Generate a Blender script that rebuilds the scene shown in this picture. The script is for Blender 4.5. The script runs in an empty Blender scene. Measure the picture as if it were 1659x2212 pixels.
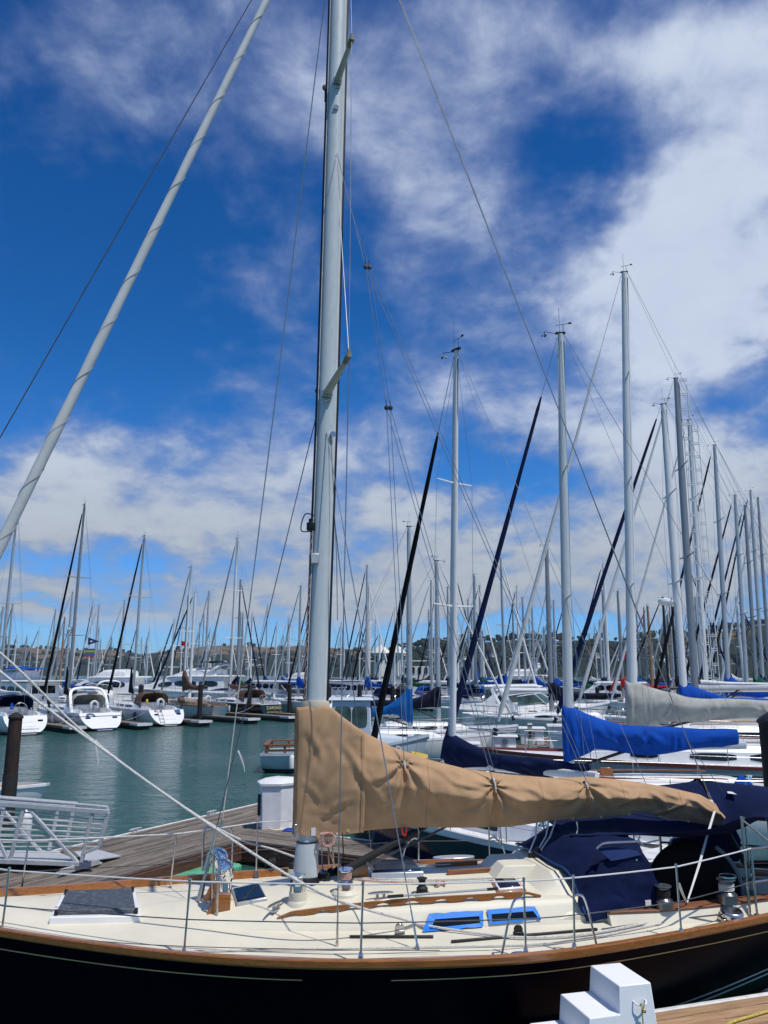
import bpy, bmesh, math, random
import numpy as np
from mathutils import Vector, Matrix, noise
R = math.radians
rnd = random.Random(11)
SC = bpy.context.scene
COL = SC.collection

# ------------------------------------------------------------------ camera
EYE, FOC, PCX, PCY = 3.8, 1700.0, 829.5, 1106.0
PITCH = math.atan(350 / FOC)
YS = 1.09
cam = bpy.data.objects.new('camera', bpy.data.cameras.new('camera'))
COL.objects.link(cam)
cam.data.sensor_fit = 'VERTICAL'; cam.data.sensor_height = 24
cam.data.lens = FOC / 2212 * 24
cam.data.clip_start = 0.05; cam.data.clip_end = 20000
cam.location = (0, 0, EYE); cam.rotation_euler = (R(90) + PITCH, 0, 0)
SC.camera = cam
CP, SP = math.cos(PITCH), math.sin(PITCH)
ORI = Vector((0, 0, EYE))
def ray(px, py):
    a = (px - PCX) / FOC; b = (PCY - py) / FOC
    return Vector((a, CP - b * SP, SP + b * CP))
def PZ(px, py, z):
    d = ray(px, py); return ORI + d * ((z - EYE) / d.z)
def PY(px, py, y):
    d = ray(px, py); return ORI + d * (y / d.y)

# ------------------------------------------------------------------ sky, sun, exposure
SUN_EL, SUN_AZ = R(64), math.atan2(0.8, -0.6)      # azimuth measured from +Y towards +X
SUNV = Vector((math.sin(SUN_AZ) * math.cos(SUN_EL), math.cos(SUN_AZ) * math.cos(SUN_EL), math.sin(SUN_EL)))
sl = bpy.data.lights.new('sun', 'SUN'); sl.energy = 3.9; sl.angle = R(0.53); sl.color = (1, .955, .89)
sun = bpy.data.objects.new('sun', sl); COL.objects.link(sun)
sun.rotation_euler = SUNV.to_track_quat('Z', 'Y').to_euler()
SC.view_settings.view_transform = 'Standard'; SC.view_settings.look = 'None'
SC.view_settings.exposure = 0.0; SC.view_settings.gamma = 1
SC.cycles.max_bounces = 6; SC.cycles.diffuse_bounces = 3; SC.cycles.glossy_bounces = 3
SC.cycles.transparent_max_bounces = 6; SC.cycles.use_denoising = True
SC.cycles.sample_clamp_indirect = 3.0

world = bpy.data.worlds.new('World'); SC.world = world; world.use_nodes = True
def make_sky():
    nt = world.node_tree; N = nt.nodes; Lk = nt.links; N.clear()
    def nd(t, **k):
        n = N.new(t)
        for a, b in k.items(): setattr(n, a, b)
        return n
    def mth(op, a, b=None, c=None, clamp=False):
        n = nd('ShaderNodeMath', operation=op, use_clamp=clamp)
        for i, x in enumerate((a, b, c)):
            if x is None: continue
            if isinstance(x, (int, float)): n.inputs[i].default_value = x
            else: Lk.new(x, n.inputs[i])
        return n.outputs[0]
    def vm(op, a, b=None, out=0):
        n = nd('ShaderNodeVectorMath', operation=op)
        for i, x in enumerate((a, b)):
            if x is None: continue
            if isinstance(x, (tuple, list)): n.inputs[i].default_value = x
            else: Lk.new(x, n.inputs[i])
        return n.outputs[out]
    def nz(vec, scale, detail=6, rough=.55, lac=2.0, dist=0.0):
        n = nd('ShaderNodeTexNoise'); n.inputs['Scale'].default_value = scale; n.inputs['Detail'].default_value = detail
        n.inputs['Roughness'].default_value = rough; n.inputs['Lacunarity'].default_value = lac; n.inputs['Distortion'].default_value = dist
        Lk.new(vec, n.inputs['Vector']); return n
    def sstep(x, a, b):
        n = nd('ShaderNodeMapRange', interpolation_type='SMOOTHSTEP'); n.inputs[1].default_value = a; n.inputs[2].default_value = b
        Lk.new(x, n.inputs[0]); return n.outputs[0]
    sky = nd('ShaderNodeTexSky', sky_type='NISHITA'); sky.sun_disc = False
    sky.sun_elevation = SUN_EL; sky.sun_rotation = SUN_AZ
    sky.air_density = 1.0; sky.dust_density = 0.25; sky.ozone_density = 3.0; sky.altitude = 0
    tc = nd('ShaderNodeTexCoord'); dv = vm('NORMALIZE', tc.outputs['Generated'])
    sp = nd('ShaderNodeSeparateXYZ'); Lk.new(dv, sp.inputs[0])
    x, y, z = sp.outputs
    az = mth('ARCTAN2', x, y); el = mth('ARCSINE', z)
    ae = nd('ShaderNodeCombineXYZ'); Lk.new(az, ae.inputs[0]); Lk.new(el, ae.inputs[1])
    # cloud deck coordinates: the direction pierced through a flat layer
    den = mth('ADD', mth('MAXIMUM', z, 0.0), 0.38)
    pc = nd('ShaderNodeCombineXYZ'); Lk.new(mth('DIVIDE', x, den), pc.inputs[0]); Lk.new(mth('DIVIDE', y, den), pc.inputs[1])
    w = nz(pc.outputs[0], 2.4, 5, .6)
    warp = vm('MULTIPLY', vm('SUBTRACT', w.outputs['Color'], (.5, .5, .5)), (.42, .34, 0))
    aw = vm('ADD', ae.outputs[0], warp)
    blobs = [(1500, 360, 360, 340, .80), (1000, 110, 290, 250, .72), (290, 110, 330, 170, .54), (640, 190, 170, 230, .52), (1270, 590, 350, 170, .68),
             (1540, 570, 250, 200, .70), (460, 1085, 400, 150, 1.0), (130, 1040, 240, 120, .85), (1270, 1235, 520, 130, 1.05), (860, 1215, 300, 100, .85), (330, 1285, 450, 70, .75),
             (1450, 1010, 320, 230, .55), (1250, 850, 300, 150, .42), (1000, 880, 280, 130, .62), (1560, 960, 230, 210, .85), (880, 430, 200, 160, .50), (600, 640, 150, 120, .42), (1480, 60, 340, 150, .62), (300, 1335, 560, 60, .85), (1100, 1330, 600, 40, .55),
             (450, 910, 170, 100, .50), (700, 980, 260, 130, .50), (1200, 1050, 200, 90, .30), (900, 700, 160, 130, .25),
             (1240, 290, 170, 150, -.75), (1600, 735, 130, 70, -.5), (1110, 1060, 150, 55, -.40), (760, 640, 130, 170, -.22), (140, 560, 330, 300, -.5), (1010, 560, 120, 110, -.25)]
    cov = None
    for bx, by, rx, ry, wt in blobs:
        d = ray(bx, by).normalized(); a = math.atan2(d.x, d.y); e = math.asin(d.z)
        ca = max(.35, math.cos(e))
        dl = vm('MULTIPLY', vm('SUBTRACT', aw, (a, e, 0)), (FOC * ca / (rx * 1.5), FOC / (ry * 1.5), 0))
        ln = vm('LENGTH', dl, out=1)
        f = mth('MULTIPLY', sstep(ln, 1.0, 0.0), wt)
        cov = f if cov is None else mth('ADD', cov, f)
    # away from the view in front: an even scatter of the same cloud
    cov = mth('ADD', cov, mth('MULTIPLY', sstep(y, .35, -.1), .45))
    n1 = nz(pc.outputs[0], 3.0, 10, .58, 2.1, .25)
    n2 = nz(pc.outputs[0], 9.0, 8, .60, 2.0, .3)
    tex = mth('ADD', mth('MULTIPLY', mth('SUBTRACT', n1.outputs[0], .5), 1.7), mth('MULTIPLY', mth('SUBTRACT', n2.outputs[0], .5), .95))
    dens = mth('ADD', mth('MULTIPLY', cov, .72), tex)
    mask = mth('POWER', sstep(dens, -.06, .92), 1.0)
    mask = mth('MULTIPLY', mask, sstep(el, .040, .078))
    # thick parts are white, thin parts and undersides bluish grey
    shade = mth('ADD', mth('MULTIPLY', sstep(dens, .20, 1.0), .9), mth('MULTIPLY', mth('SUBTRACT', n2.outputs[0], .5), .5), clamp=True)
    cc = nd('ShaderNodeMix', data_type='RGBA'); Lk.new(shade, cc.inputs[0])
    cc.inputs[6].default_value = (3.0, 3.9, 6.6, 1); cc.inputs[7].default_value = (7.0, 8.0, 9.7, 1)
    cl = nd('ShaderNodeMix', data_type='RGBA'); Lk.new(shade, cl.inputs[0])
    cl.inputs[6].default_value = (3.3, 3.8, 4.9, 1); cl.inputs[7].default_value = (5.5, 6.1, 6.9, 1)
    low = sstep(el, .36, .10)
    c2 = nd('ShaderNodeMix', data_type='RGBA'); Lk.new(low, c2.inputs[0]); Lk.new(cc.outputs[2], c2.inputs[6]); Lk.new(cl.outputs[2], c2.inputs[7])
    # clear air: deeper and purer blue with height, as the camera saw it
    rp = nd('ShaderNodeValToRGB'); E_ = rp.color_ramp.elements
    E_[0].position = 0.0; E_[0].color = (.28, .54, .93, 1); E_[1].position = .75; E_[1].color = (.010, .25, .55, 1)
    for p_, c_ in ((.06, (.235, .50, .91, 1)), (.20, (.13, .43, .78, 1)), (.40, (.045, .335, .655, 1))): e = E_.new(p_); e.color = c_
    Lk.new(el, rp.inputs[0])
    tint = nd('ShaderNodeMix', data_type='RGBA', blend_type='MULTIPLY'); tint.inputs[0].default_value = 1
    gn = vm('SCALE', rp.outputs[0]); gn.node.inputs[3].default_value = 2.0
    Lk.new(sky.outputs[0], tint.inputs[6]); Lk.new(gn, tint.inputs[7])
    mx = nd('ShaderNodeMix', data_type='RGBA'); Lk.new(mask, mx.inputs[0]); Lk.new(tint.outputs[2], mx.inputs[6]); Lk.new(c2.outputs[2], mx.inputs[7])
    bg = nd('ShaderNodeBackground'); bg.inputs['Strength'].default_value = 0.085
    Lk.new(mx.outputs[2], bg.inputs['Color'])
    out = nd('ShaderNodeOutputWorld'); Lk.new(bg.outputs[0], out.inputs[0])
make_sky()

# ------------------------------------------------------------------ mesh helpers
def V(*a): return Vector(a)
class MB:
    def __init__(s): s.v = []; s.f = []; s.m = []; s.cm = 0
    def add(s, vs, fs):
        o = len(s.v); s.v += [tuple(p) for p in vs]
        for q in fs: s.f.append([i + o for i in q]); s.m.append(s.cm)
        return s
    def box(s, c, d, rz=0.0, top=1.0, topy=None):
        topy = top if topy is None else topy
        cr, sr = math.cos(rz), math.sin(rz); vs = []
        for k in (-1, 1):
            tx, ty = (top, topy) if k > 0 else (1, 1)
            for i, j in ((-1, -1), (1, -1), (1, 1), (-1, 1)):
                x = i * d[0] / 2 * tx; y = j * d[1] / 2 * ty
                vs.append((c[0] + x * cr - y * sr, c[1] + x * sr + y * cr, c[2] + k * d[2] / 2))
        return s.add(vs, [(3, 2, 1, 0), (4, 5, 6, 7), (0, 1, 5, 4), (1, 2, 6, 5), (2, 3, 7, 6), (3, 0, 4, 7)])
    def tube(s, pts, r, n=6, cap=True, sq=1.0):
        pts = [Vector(p) for p in pts]; k = len(pts)
        rs = r if isinstance(r, (list, tuple)) else [r] * k
        vs, fs = [], []; up = None
        for i, p in enumerate(pts):
            t = (pts[min(i + 1, k - 1)] - pts[max(i - 1, 0)])
            if t.length < 1e-9: t = Vector((0, 0, 1))
            t.normalize()
            if up is None:
                up = Vector((0, 0, 1)) if abs(t.z) < .9 else Vector((1, 0, 0))
            a = up - t * up.dot(t)
            if a.length < 1e-6: a = Vector((0, 1, 0)) - t * t.y
            a.normalize(); b = t.cross(a); up = a
            for j in range(n):
                th = 2 * math.pi * j / n
                vs.append(p + (a * math.cos(th) + b * math.sin(th) * sq) * rs[i])
        for i in range(k - 1):
            for j in range(n):
                fs.append((i * n + j, i * n + (j + 1) % n, (i + 1) * n + (j + 1) % n, (i + 1) * n + j))
        if cap: fs.append(list(range(n))[::-1]); fs.append([(k - 1) * n + j for j in range(n)])
        return s.add(vs, fs)
    def bar(s, p, q, w, h, up=(0, 0, 1)):
        p, q = Vector(p), Vector(q); t = (q - p).normalized(); up = Vector(up)
        b = t.cross(up)
        if b.length < 1e-5: b = t.cross(Vector((1, 0, 0)))
        b.normalize(); a = b.cross(t); vs = []
        for e in (p, q):
            for i, j in ((-1, -1), (1, -1), (1, 1), (-1, 1)): vs.append(e + b * (i * w / 2) + a * (j * h / 2))
        return s.add(vs, [(3, 2, 1, 0), (4, 5, 6, 7), (0, 1, 5, 4), (1, 2, 6, 5), (2, 3, 7, 6), (3, 0, 4, 7)])
    def lathe(s, prof, c=(0, 0, 0), n=16, ax=(0, 0, 1)):
        ax = Vector(ax).normalized(); q = Vector((0, 0, 1)).rotation_difference(ax); c = Vector(c); vs, fs = [], []
        for r, z in prof:
            for j in range(n):
                th = 2 * math.pi * j / n
                vs.append(c + q @ Vector((r * math.cos(th), r * math.sin(th), z)))
        for i in range(len(prof) - 1):
            for j in range(n): fs.append((i * n + j, i * n + (j + 1) % n, (i + 1) * n + (j + 1) % n, (i + 1) * n + j))
        fs.append(list(range(n))[::-1]); fs.append([(len(prof) - 1) * n + j for j in range(n)])
        return s.add(vs, fs)
    def loft(s, rings, close=True, caps=(True, True)):
        n = len(rings[0]); vs = [p for r in rings for p in r]; fs = []
        m = n if close else n - 1
        for i in range(len(rings) - 1):
            for j in range(m): fs.append((i * n + j, i * n + (j + 1) % n, (i + 1) * n + (j + 1) % n, (i + 1) * n + j))
        if caps[0]: fs.append(list(range(n))[::-1])
        if caps[1]: fs.append([(len(rings) - 1) * n + j for j in range(n)])
        return s.add(vs, fs)
    def sheet(s, rows, th=0.0, dirn=(0, 0, -1), skip=None):
        """a grid of points; with th it gets a real thickness along dirn"""
        n = len(rows[0]); k = len(rows); fs = []
        for i in range(k - 1):
            for j in range(n - 1):
                if skip and skip(i, j): continue
                fs.append((i * n + j, i * n + j + 1, (i + 1) * n + j + 1, (i + 1) * n + j))
        vs = [Vector(p) for r in rows for p in r]
        if th:
            d = Vector(dirn) * th; o = len(vs); vs = vs + [p + d for p in vs]
            fs = fs + [[a + o for a in q][::-1] for q in fs]
            rim = [(0, j) for j in range(n)] + [(i, n - 1) for i in range(1, k)] + [(k - 1, j) for j in range(n - 2, -1, -1)] + [(i, 0) for i in range(k - 2, 0, -1)]
            ids = [a * n + b for a, b in rim]
            for a, b in zip(ids, ids[1:] + ids[:1]): fs.append((a, b, b + o, a + o))
        return s.add(vs, fs)
    def prism(s, poly, ext):
        n = len(poly); e = Vector(ext); vs = [Vector(p) for p in poly]; vs += [p + e for p in vs]
        fs = [list(range(n))[::-1], [n + i for i in range(n)]]
        for i in range(n): fs.append((i, (i + 1) % n, n + (i + 1) % n, n + i))
        return s.add(vs, fs)
    def ball(s, c, r, n=10, sq=(1, 1, 1)):
        k = max(4, n // 2); pr = []
        c = Vector(c); vs, fs = [], []
        for i in range(1, k):
            a = math.pi * i / k
            for j in range(n):
                th = 2 * math.pi * j / n
                vs.append(c + Vector((math.sin(a) * math.cos(th) * sq[0], math.sin(a) * math.sin(th) * sq[1], math.cos(a) * sq[2])) * r)
        for i in range(k - 2):
            for j in range(n): fs.append((i * n + j, (i + 1) * n + j, (i + 1) * n + (j + 1) % n, i * n + (j + 1) % n))
        fs.append([j for j in range(n)]); fs.append([(k - 2) * n + j for j in range(n)][::-1])
        return s.add(vs, fs)
    def build(s, name, mats, parent=None, ang=35, inv=None, fixn=True, bevel=0):
        me = bpy.data.meshes.new(name)
        vs = s.v if inv is None else [tuple(inv @ Vector(p)) for p in s.v]
        me.from_pydata(vs, [], s.f)
        if not isinstance(mats, (list, tuple)): mats = [mats]
        for m in mats: me.materials.append(m)
        if len(mats) > 1: me.polygons.foreach_set('material_index', s.m)
        if fixn:
            bm = bmesh.new(); bm.from_mesh(me); bmesh.ops.recalc_face_normals(bm, faces=bm.faces); bm.to_mesh(me); bm.free()
        me.polygons.foreach_set('use_smooth', [True] * len(me.polygons))
        me.set_sharp_from_angle(angle=R(ang)); me.update()
        o = bpy.data.objects.new(name, me); COL.objects.link(o)
        if parent is not None: o.parent = parent
        if bevel:
            b = o.modifiers.new('bevel', 'BEVEL'); b.width = bevel; b.segments = 2; b.limit_method = 'ANGLE'; b.angle_limit = R(40)
        return o
def tag(o, label=None, cat=None, group=None, kind=None):
    if label: o['label'] = label
    if cat: o['category'] = cat
    if group: o['group'] = group
    if kind: o['kind'] = kind
    return o
def thing(name, label, cat, loc=(0, 0, 0), rz=0.0, group=None):
    o = bpy.data.objects.new(name, None); COL.objects.link(o); o.empty_display_size = .3
    o.location = loc; o.rotation_euler = (0, 0, rz)
    return tag(o, label, cat, group)
def copy_tree(o, parent=None):
    c = o.copy(); COL.objects.link(c)
    if parent is not None: c.parent = parent
    for ch in o.children: copy_tree(ch, c)
    return c
def text(s, size, loc, rot, m, parent, name='lettering', ext=.002, align='CENTER'):
    cu = bpy.data.curves.new(name, 'FONT'); cu.body = s; cu.size = size; cu.extrude = ext; cu.align_x = align; cu.align_y = 'CENTER'
    cu.materials.append(m); cu.resolution_u = 3
    o = bpy.data.objects.new(name, cu); COL.objects.link(o); o.parent = parent
    if isinstance(rot, Matrix): o.matrix_basis = Matrix.Translation(loc) @ rot.to_4x4()
    else: o.location = loc; o.rotation_euler = rot
    return o
def frame(xd, nd_):
    """rotation with local X along xd and local Z along the normal nd_"""
    z = Vector(nd_).normalized(); x = Vector(xd); x = (x - z * x.dot(z)).normalized(); y = z.cross(x)
    return Matrix((x, y, z)).transposed()
def lerp(a, b, t): return a + (b - a) * t
def L3(p, q, t): return Vector(p).lerp(Vector(q), t)
def fbm(x, y, z=0.0, o=4):
    return noise.fractal(Vector((x, y, z)), 1.0, 2.0, o, noise_basis='PERLIN_ORIGINAL')
def sag(p, q, d, n=12):
    p, q = Vector(p), Vector(q)
    return [p.lerp(q, i / n) - Vector((0, 0, 4 * d * (i / n) * (1 - i / n))) for i in range(n + 1)]
def curve_pts(pts, n=8):
    """Catmull-Rom through points"""
    P = [Vector(p) for p in pts]; P = [P[0] * 2 - P[1]] + P + [P[-1] * 2 - P[-2]]; out = []
    for i in range(1, len(P) - 2):
        for k in range(n):
            t = k / n; a, b, c, d = P[i - 1:i + 3]
            out.append(.5 * ((2 * b) + (c - a) * t + (2 * a - 5 * b + 4 * c - d) * t * t + (3 * b - a - 3 * c + d) * t ** 3))
    out.append(P[-2]); return out
# ------------------------------------------------------------------ materials
MC = {}
def mat(name, col, rough=.5, metal=0.0, var=.10, vs=5.0, bump=0.0, bs=30.0, coat=0.0, scale=(1, 1, 1), spec=.5, rvar=.1, second=None, sharp=(.35, .65), isl=0.0, sheen=0, trans=0.0):
    if name in MC: return MC[name]
    m = bpy.data.materials.new(name); m.use_nodes = True; nt = m.node_tree; N = nt.nodes; Lk = nt.links
    b = N['Principled BSDF']
    tc = N.new('ShaderNodeTexCoord'); mp = N.new('ShaderNodeMapping'); mp.inputs['Scale'].default_value = scale
    Lk.new(tc.outputs['Object'], mp.inputs[0])
    n = N.new('ShaderNodeTexNoise'); n.inputs['Scale'].default_value = vs; n.inputs['Detail'].default_value = 6; n.inputs['Roughness'].default_value = .62
    Lk.new(mp.outputs[0], n.inputs['Vector'])
    rp = N.new('ShaderNodeMapRange'); rp.inputs[1].default_value = sharp[0]; rp.inputs[2].default_value = sharp[1]
    Lk.new(n.outputs[0], rp.inputs[0])
    mx = N.new('ShaderNodeMix'); mx.data_type = 'RGBA'; Lk.new(rp.outputs[0], mx.inputs[0])
    lo = [max(0, c * (1 - var)) for c in col]; hi = [min(1, c * (1 + var)) for c in col]
    if second: lo, hi = col, second
    mx.inputs[6].default_value = (*lo, 1); mx.inputs[7].default_value = (*hi, 1); out = mx.outputs[2]
    if isl:
        g = N.new('ShaderNodeNewGeometry'); mr = N.new('ShaderNodeMapRange'); mr.inputs[3].default_value = 1 - isl; mr.inputs[4].default_value = 1 + isl
        Lk.new(g.outputs['Random Per Island'], mr.inputs[0])
        hv = N.new('ShaderNodeHueSaturation'); Lk.new(mr.outputs[0], hv.inputs['Value']); Lk.new(out, hv.inputs['Color']); out = hv.outputs[0]
    Lk.new(out, b.inputs['Base Color'])
    r2 = N.new('ShaderNodeMapRange'); r2.inputs[3].default_value = max(.02, rough - rvar); r2.inputs[4].default_value = min(1, rough + rvar)
    Lk.new(n.outputs[0], r2.inputs[0]); Lk.new(r2.outputs[0], b.inputs['Roughness'])
    b.inputs['Metallic'].default_value = metal; b.inputs['Specular IOR Level'].default_value = spec
    b.inputs['Coat Weight'].default_value = coat; b.inputs['Coat Roughness'].default_value = .08
    if sheen: b.inputs['Sheen Weight'].default_value = sheen
    if trans: b.inputs['Transmission Weight'].default_value = trans
    if bump:
        n3 = N.new('ShaderNodeTexNoise'); n3.inputs['Scale'].default_value = bs; n3.inputs['Detail'].default_value = 5
        Lk.new(mp.outputs[0], n3.inputs['Vector'])
        bp = N.new('ShaderNodeBump'); bp.inputs['Strength'].default_value = bump; bp.inputs['Distance'].default_value = .02
        Lk.new(n3.outputs[0], bp.inputs['Height']); Lk.new(bp.outputs[0], b.inputs['Normal'])
    MC[name] = m; return m
def hullmat(name, col, boot=None, zb=(.04, .14), stripe=None, zst=None, rough=.16, anti=(.03, .012, .01), coat=.4):
    """painted hull: antifouling below the waterline, a boot stripe and maybe a sheer stripe, by height on the hull itself"""
    if name in MC: return MC[name]
    m = mat(name, col, rough, coat=coat, var=.05, vs=1.3, rvar=.06, scale=(.4, .4, 1.5))
    nt = m.node_tree; N = nt.nodes; Lk = nt.links; b = N['Principled BSDF']
    tc = N.new('ShaderNodeTexCoord'); sp = N.new('ShaderNodeSeparateXYZ'); Lk.new(tc.outputs['Object'], sp.inputs[0])
    src = b.inputs['Base Color'].links[0].from_socket
    def band(src, z0, z1, c):
        a = N.new('ShaderNodeMath'); a.operation = 'GREATER_THAN'; a.inputs[1].default_value = z0
        d = N.new('ShaderNodeMath'); d.operation = 'LESS_THAN'; d.inputs[1].default_value = z1
        Lk.new(sp.outputs[2], a.inputs[0]); Lk.new(sp.outputs[2], d.inputs[0])
        e = N.new('ShaderNodeMath'); e.operation = 'MULTIPLY'; Lk.new(a.outputs[0], e.inputs[0]); Lk.new(d.outputs[0], e.inputs[1])
        mx = N.new('ShaderNodeMix'); mx.data_type = 'RGBA'; Lk.new(e.outputs[0], mx.inputs[0]); Lk.new(src, mx.inputs[6]); mx.inputs[7].default_value = (*c, 1)
        return mx.outputs[2]
    src = band(src, -5, zb[0], anti)
    if boot: src = band(src, zb[0] + .02, zb[1], boot)
    if stripe: src = band(src, zst[0], zst[1], stripe)
    Lk.new(src, b.inputs['Base Color']); return m

WHITE = mat('white_gelcoat', (.80, .80, .78), .28, var=.05, vs=3, coat=.25)
DECKW = mat('white_deck', (.74, .74, .70), .5, var=.07, vs=4, bump=.05, bs=120)
CREAM = mat('cream_deck', (.665, .625, .495), .5, var=.075, vs=1.7, bump=.10, bs=190, sharp=(.32, .72))
NAVYH = hullmat('navy_hull', (.0010, .0014, .006), rough=.34, zb=(-.05, -.04), coat=0)
NAVYH.node_tree.nodes['Principled BSDF'].inputs['Specular IOR Level'].default_value = .035
TEAK = mat('varnished_teak', (.285, .105, .022), .3, var=.24, vs=9, coat=.5, scale=(.10, 6, 6))
TEAKD = mat('oiled_teak', (.20, .078, .033), .55, var=.3, vs=9, scale=(.4, 5, 5))
DRYTEAK = mat('bare_teak', (.36, .27, .18), .75, var=.25, vs=7, scale=(.4, 5, 5))
STEEL = mat('stainless_steel', (.56, .545, .53), .24, metal=1, var=.08, vs=20)
CHROME = mat('polished_chrome', (.78, .79, .8), .05, metal=1, var=.03, rvar=.03)
ALU = mat('mast_aluminium', (.44, .46, .46), .42, metal=.35, var=.07, vs=6, scale=(4, 4, .6))
ALUD = mat('grey_anodised_mast', (.30, .30, .30), .42, metal=.5, var=.08, vs=6, scale=(4, 4, .6))
ALUW = mat('white_painted_mast', (.70, .70, .68), .38, var=.06, vs=5, scale=(4, 4, .6))
WOODM = mat('varnished_wood_mast', (.30, .15, .05), .4, var=.25, vs=8, scale=(4, 4, .5), coat=.4)
PAINTM = mat('pale_grey_mast_paint', (.50, .545, .545), .42, var=.05, vs=9, coat=.15, scale=(2.5, 2.5, .8), bump=.02, bs=14)
BLACK = mat('black_plastic', (.008, .008, .009), .4, var=.3)
WIRE = mat('rigging_wire', (.30, .31, .32), .35, metal=.8, var=.1)
WIRED = mat('weathered_wire', (.10, .10, .105), .45, metal=.5, var=.2)
ROPEW = mat('white_rope', (.66, .645, .60), .8, var=.24, vs=70, bump=.8, bs=130)
ROPEP = mat('pinkish_rope', (.55, .33, .26), .8, var=.3, vs=60, bump=.8, bs=130)
ROPEB = mat('blue_rope', (.06, .13, .22), .8, var=.3, vs=60, bump=.6, bs=130)
ROPEN = mat('dark_navy_rope', (.012, .014, .04), .7, var=.3, vs=60)
ROPER = mat('red_rope', (.45, .02, .02), .8, var=.3, vs=60)
ROPEY = mat('yellow_rope', (.52, .42, .08), .8, var=.3, vs=60, bump=.6, bs=130)
TAN = mat('tan_canvas', (.425, .268, .150), .9, var=.12, vs=3, bump=.18, bs=420, spec=.15)
def cloth(name, col, var=.14): return mat(name, col, .82, var=var, vs=3, bump=.15, bs=300, spec=.15)
NAVYC = cloth('navy_canvas', (.0030, .0085, .043), .22)
BLUEC = cloth('bright_blue_canvas', (.003, .060, .34))
LBLUEC = cloth('light_blue_canvas', (.004, .090, .30))
GREYC = cloth('grey_canvas', (.36, .365, .33))
BROWNC = cloth('brown_canvas', (.135, .082, .055))
BLACKC = cloth('black_canvas', (.006, .006, .008))
GREENC = cloth('green_canvas', (.01, .09, .045))
REDC = cloth('red_canvas', (.36, .012, .015))
WHITEC = cloth('white_canvas', (.66, .66, .64), .08)
MAROONC = cloth('dark_navy_black_canvas', (.006, .007, .02))
JIB = mat('furled_white_sailcloth', (.60, .605, .58), .7, var=.06, vs=4, bump=.03, bs=40)
GLASS = mat('dark_window', (.006, .008, .010), .06, var=.3, vs=2, rvar=.03)
GLASSG = mat('greenish_window', (.06, .11, .10), .07, var=.5, vs=1.2, rvar=.03)
GLASSB = mat('blue_tinted_acrylic', (.012, .035, .075), .09, var=.3, vs=2, rvar=.05)
TAPE = mat('blue_masking_tape', (.015, .20, .66), .6, var=.10, vs=8)
RUBBER = mat('black_rubber', (.010, .010, .011), .7, var=.3)
PILEM = mat('tarred_timber_pile', (.012, .010, .009), .8, var=.5, vs=6, bump=.5, bs=12, scale=(3, 3, .5))
PILEB = mat('rusty_brown_pile', (.030, .014, .009), .8, var=.6, vs=4, bump=.5, bs=12, scale=(3, 3, .5))
PLANK = mat('weathered_dock_planks', (.085, .066, .050), .85, var=.35, vs=8, bump=.5, bs=30, scale=(.35, 6, 6), isl=.34, second=(.235, .20, .165))
PLANKN = mat('newer_dock_planks', (.26, .145, .075), .75, var=.3, vs=7, bump=.4, bs=30, scale=(.35, 6, 6), isl=.25, second=(.40, .26, .15))
BEAM = mat('red_brown_dock_beam', (.085, .032, .020), .8, var=.45, vs=5, bump=.3, bs=20, scale=(.5, 4, 4))
DOCKW = mat('white_dock_edging', (.66, .66, .64), .55, var=.16, vs=7, bump=.1)
BOXW = mat('white_fibreglass_box', (.72, .73, .73), .38, var=.08, vs=5, bump=.05, bs=60)
STEPW = mat('speckled_white_fibreglass', (.70, .71, .72), .5, var=.14, vs=30, bump=.10, bs=70, sharp=(.28, .37))
GREENF = mat('green_painted_float', (.10, .38, .22), .6, var=.25, vs=6, bump=.2)
GALV = mat('pale_painted_aluminium', (.50, .515, .52), .45, metal=.2, var=.10, vs=9)
YELLOW = mat('yellow_fibreglass', (.52, .36, .03), .4, var=.08)
HATCHG = mat('weathered_grey_hatch', (.045, .055, .07), .6, var=.5, vs=22, bump=.2, bs=90, second=(.14, .16, .18), sharp=(.45, .8))
GOLD = mat('gold_leaf', (.56, .43, .17), .5)
WALL = mat('cream_plaster', (.70, .68, .60), .7, var=.06)
LIGHTB = hullmat('pale_blue_grey_hull', (.46, .53, .58), boot=(.02, .03, .06), rough=.35)
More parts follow.
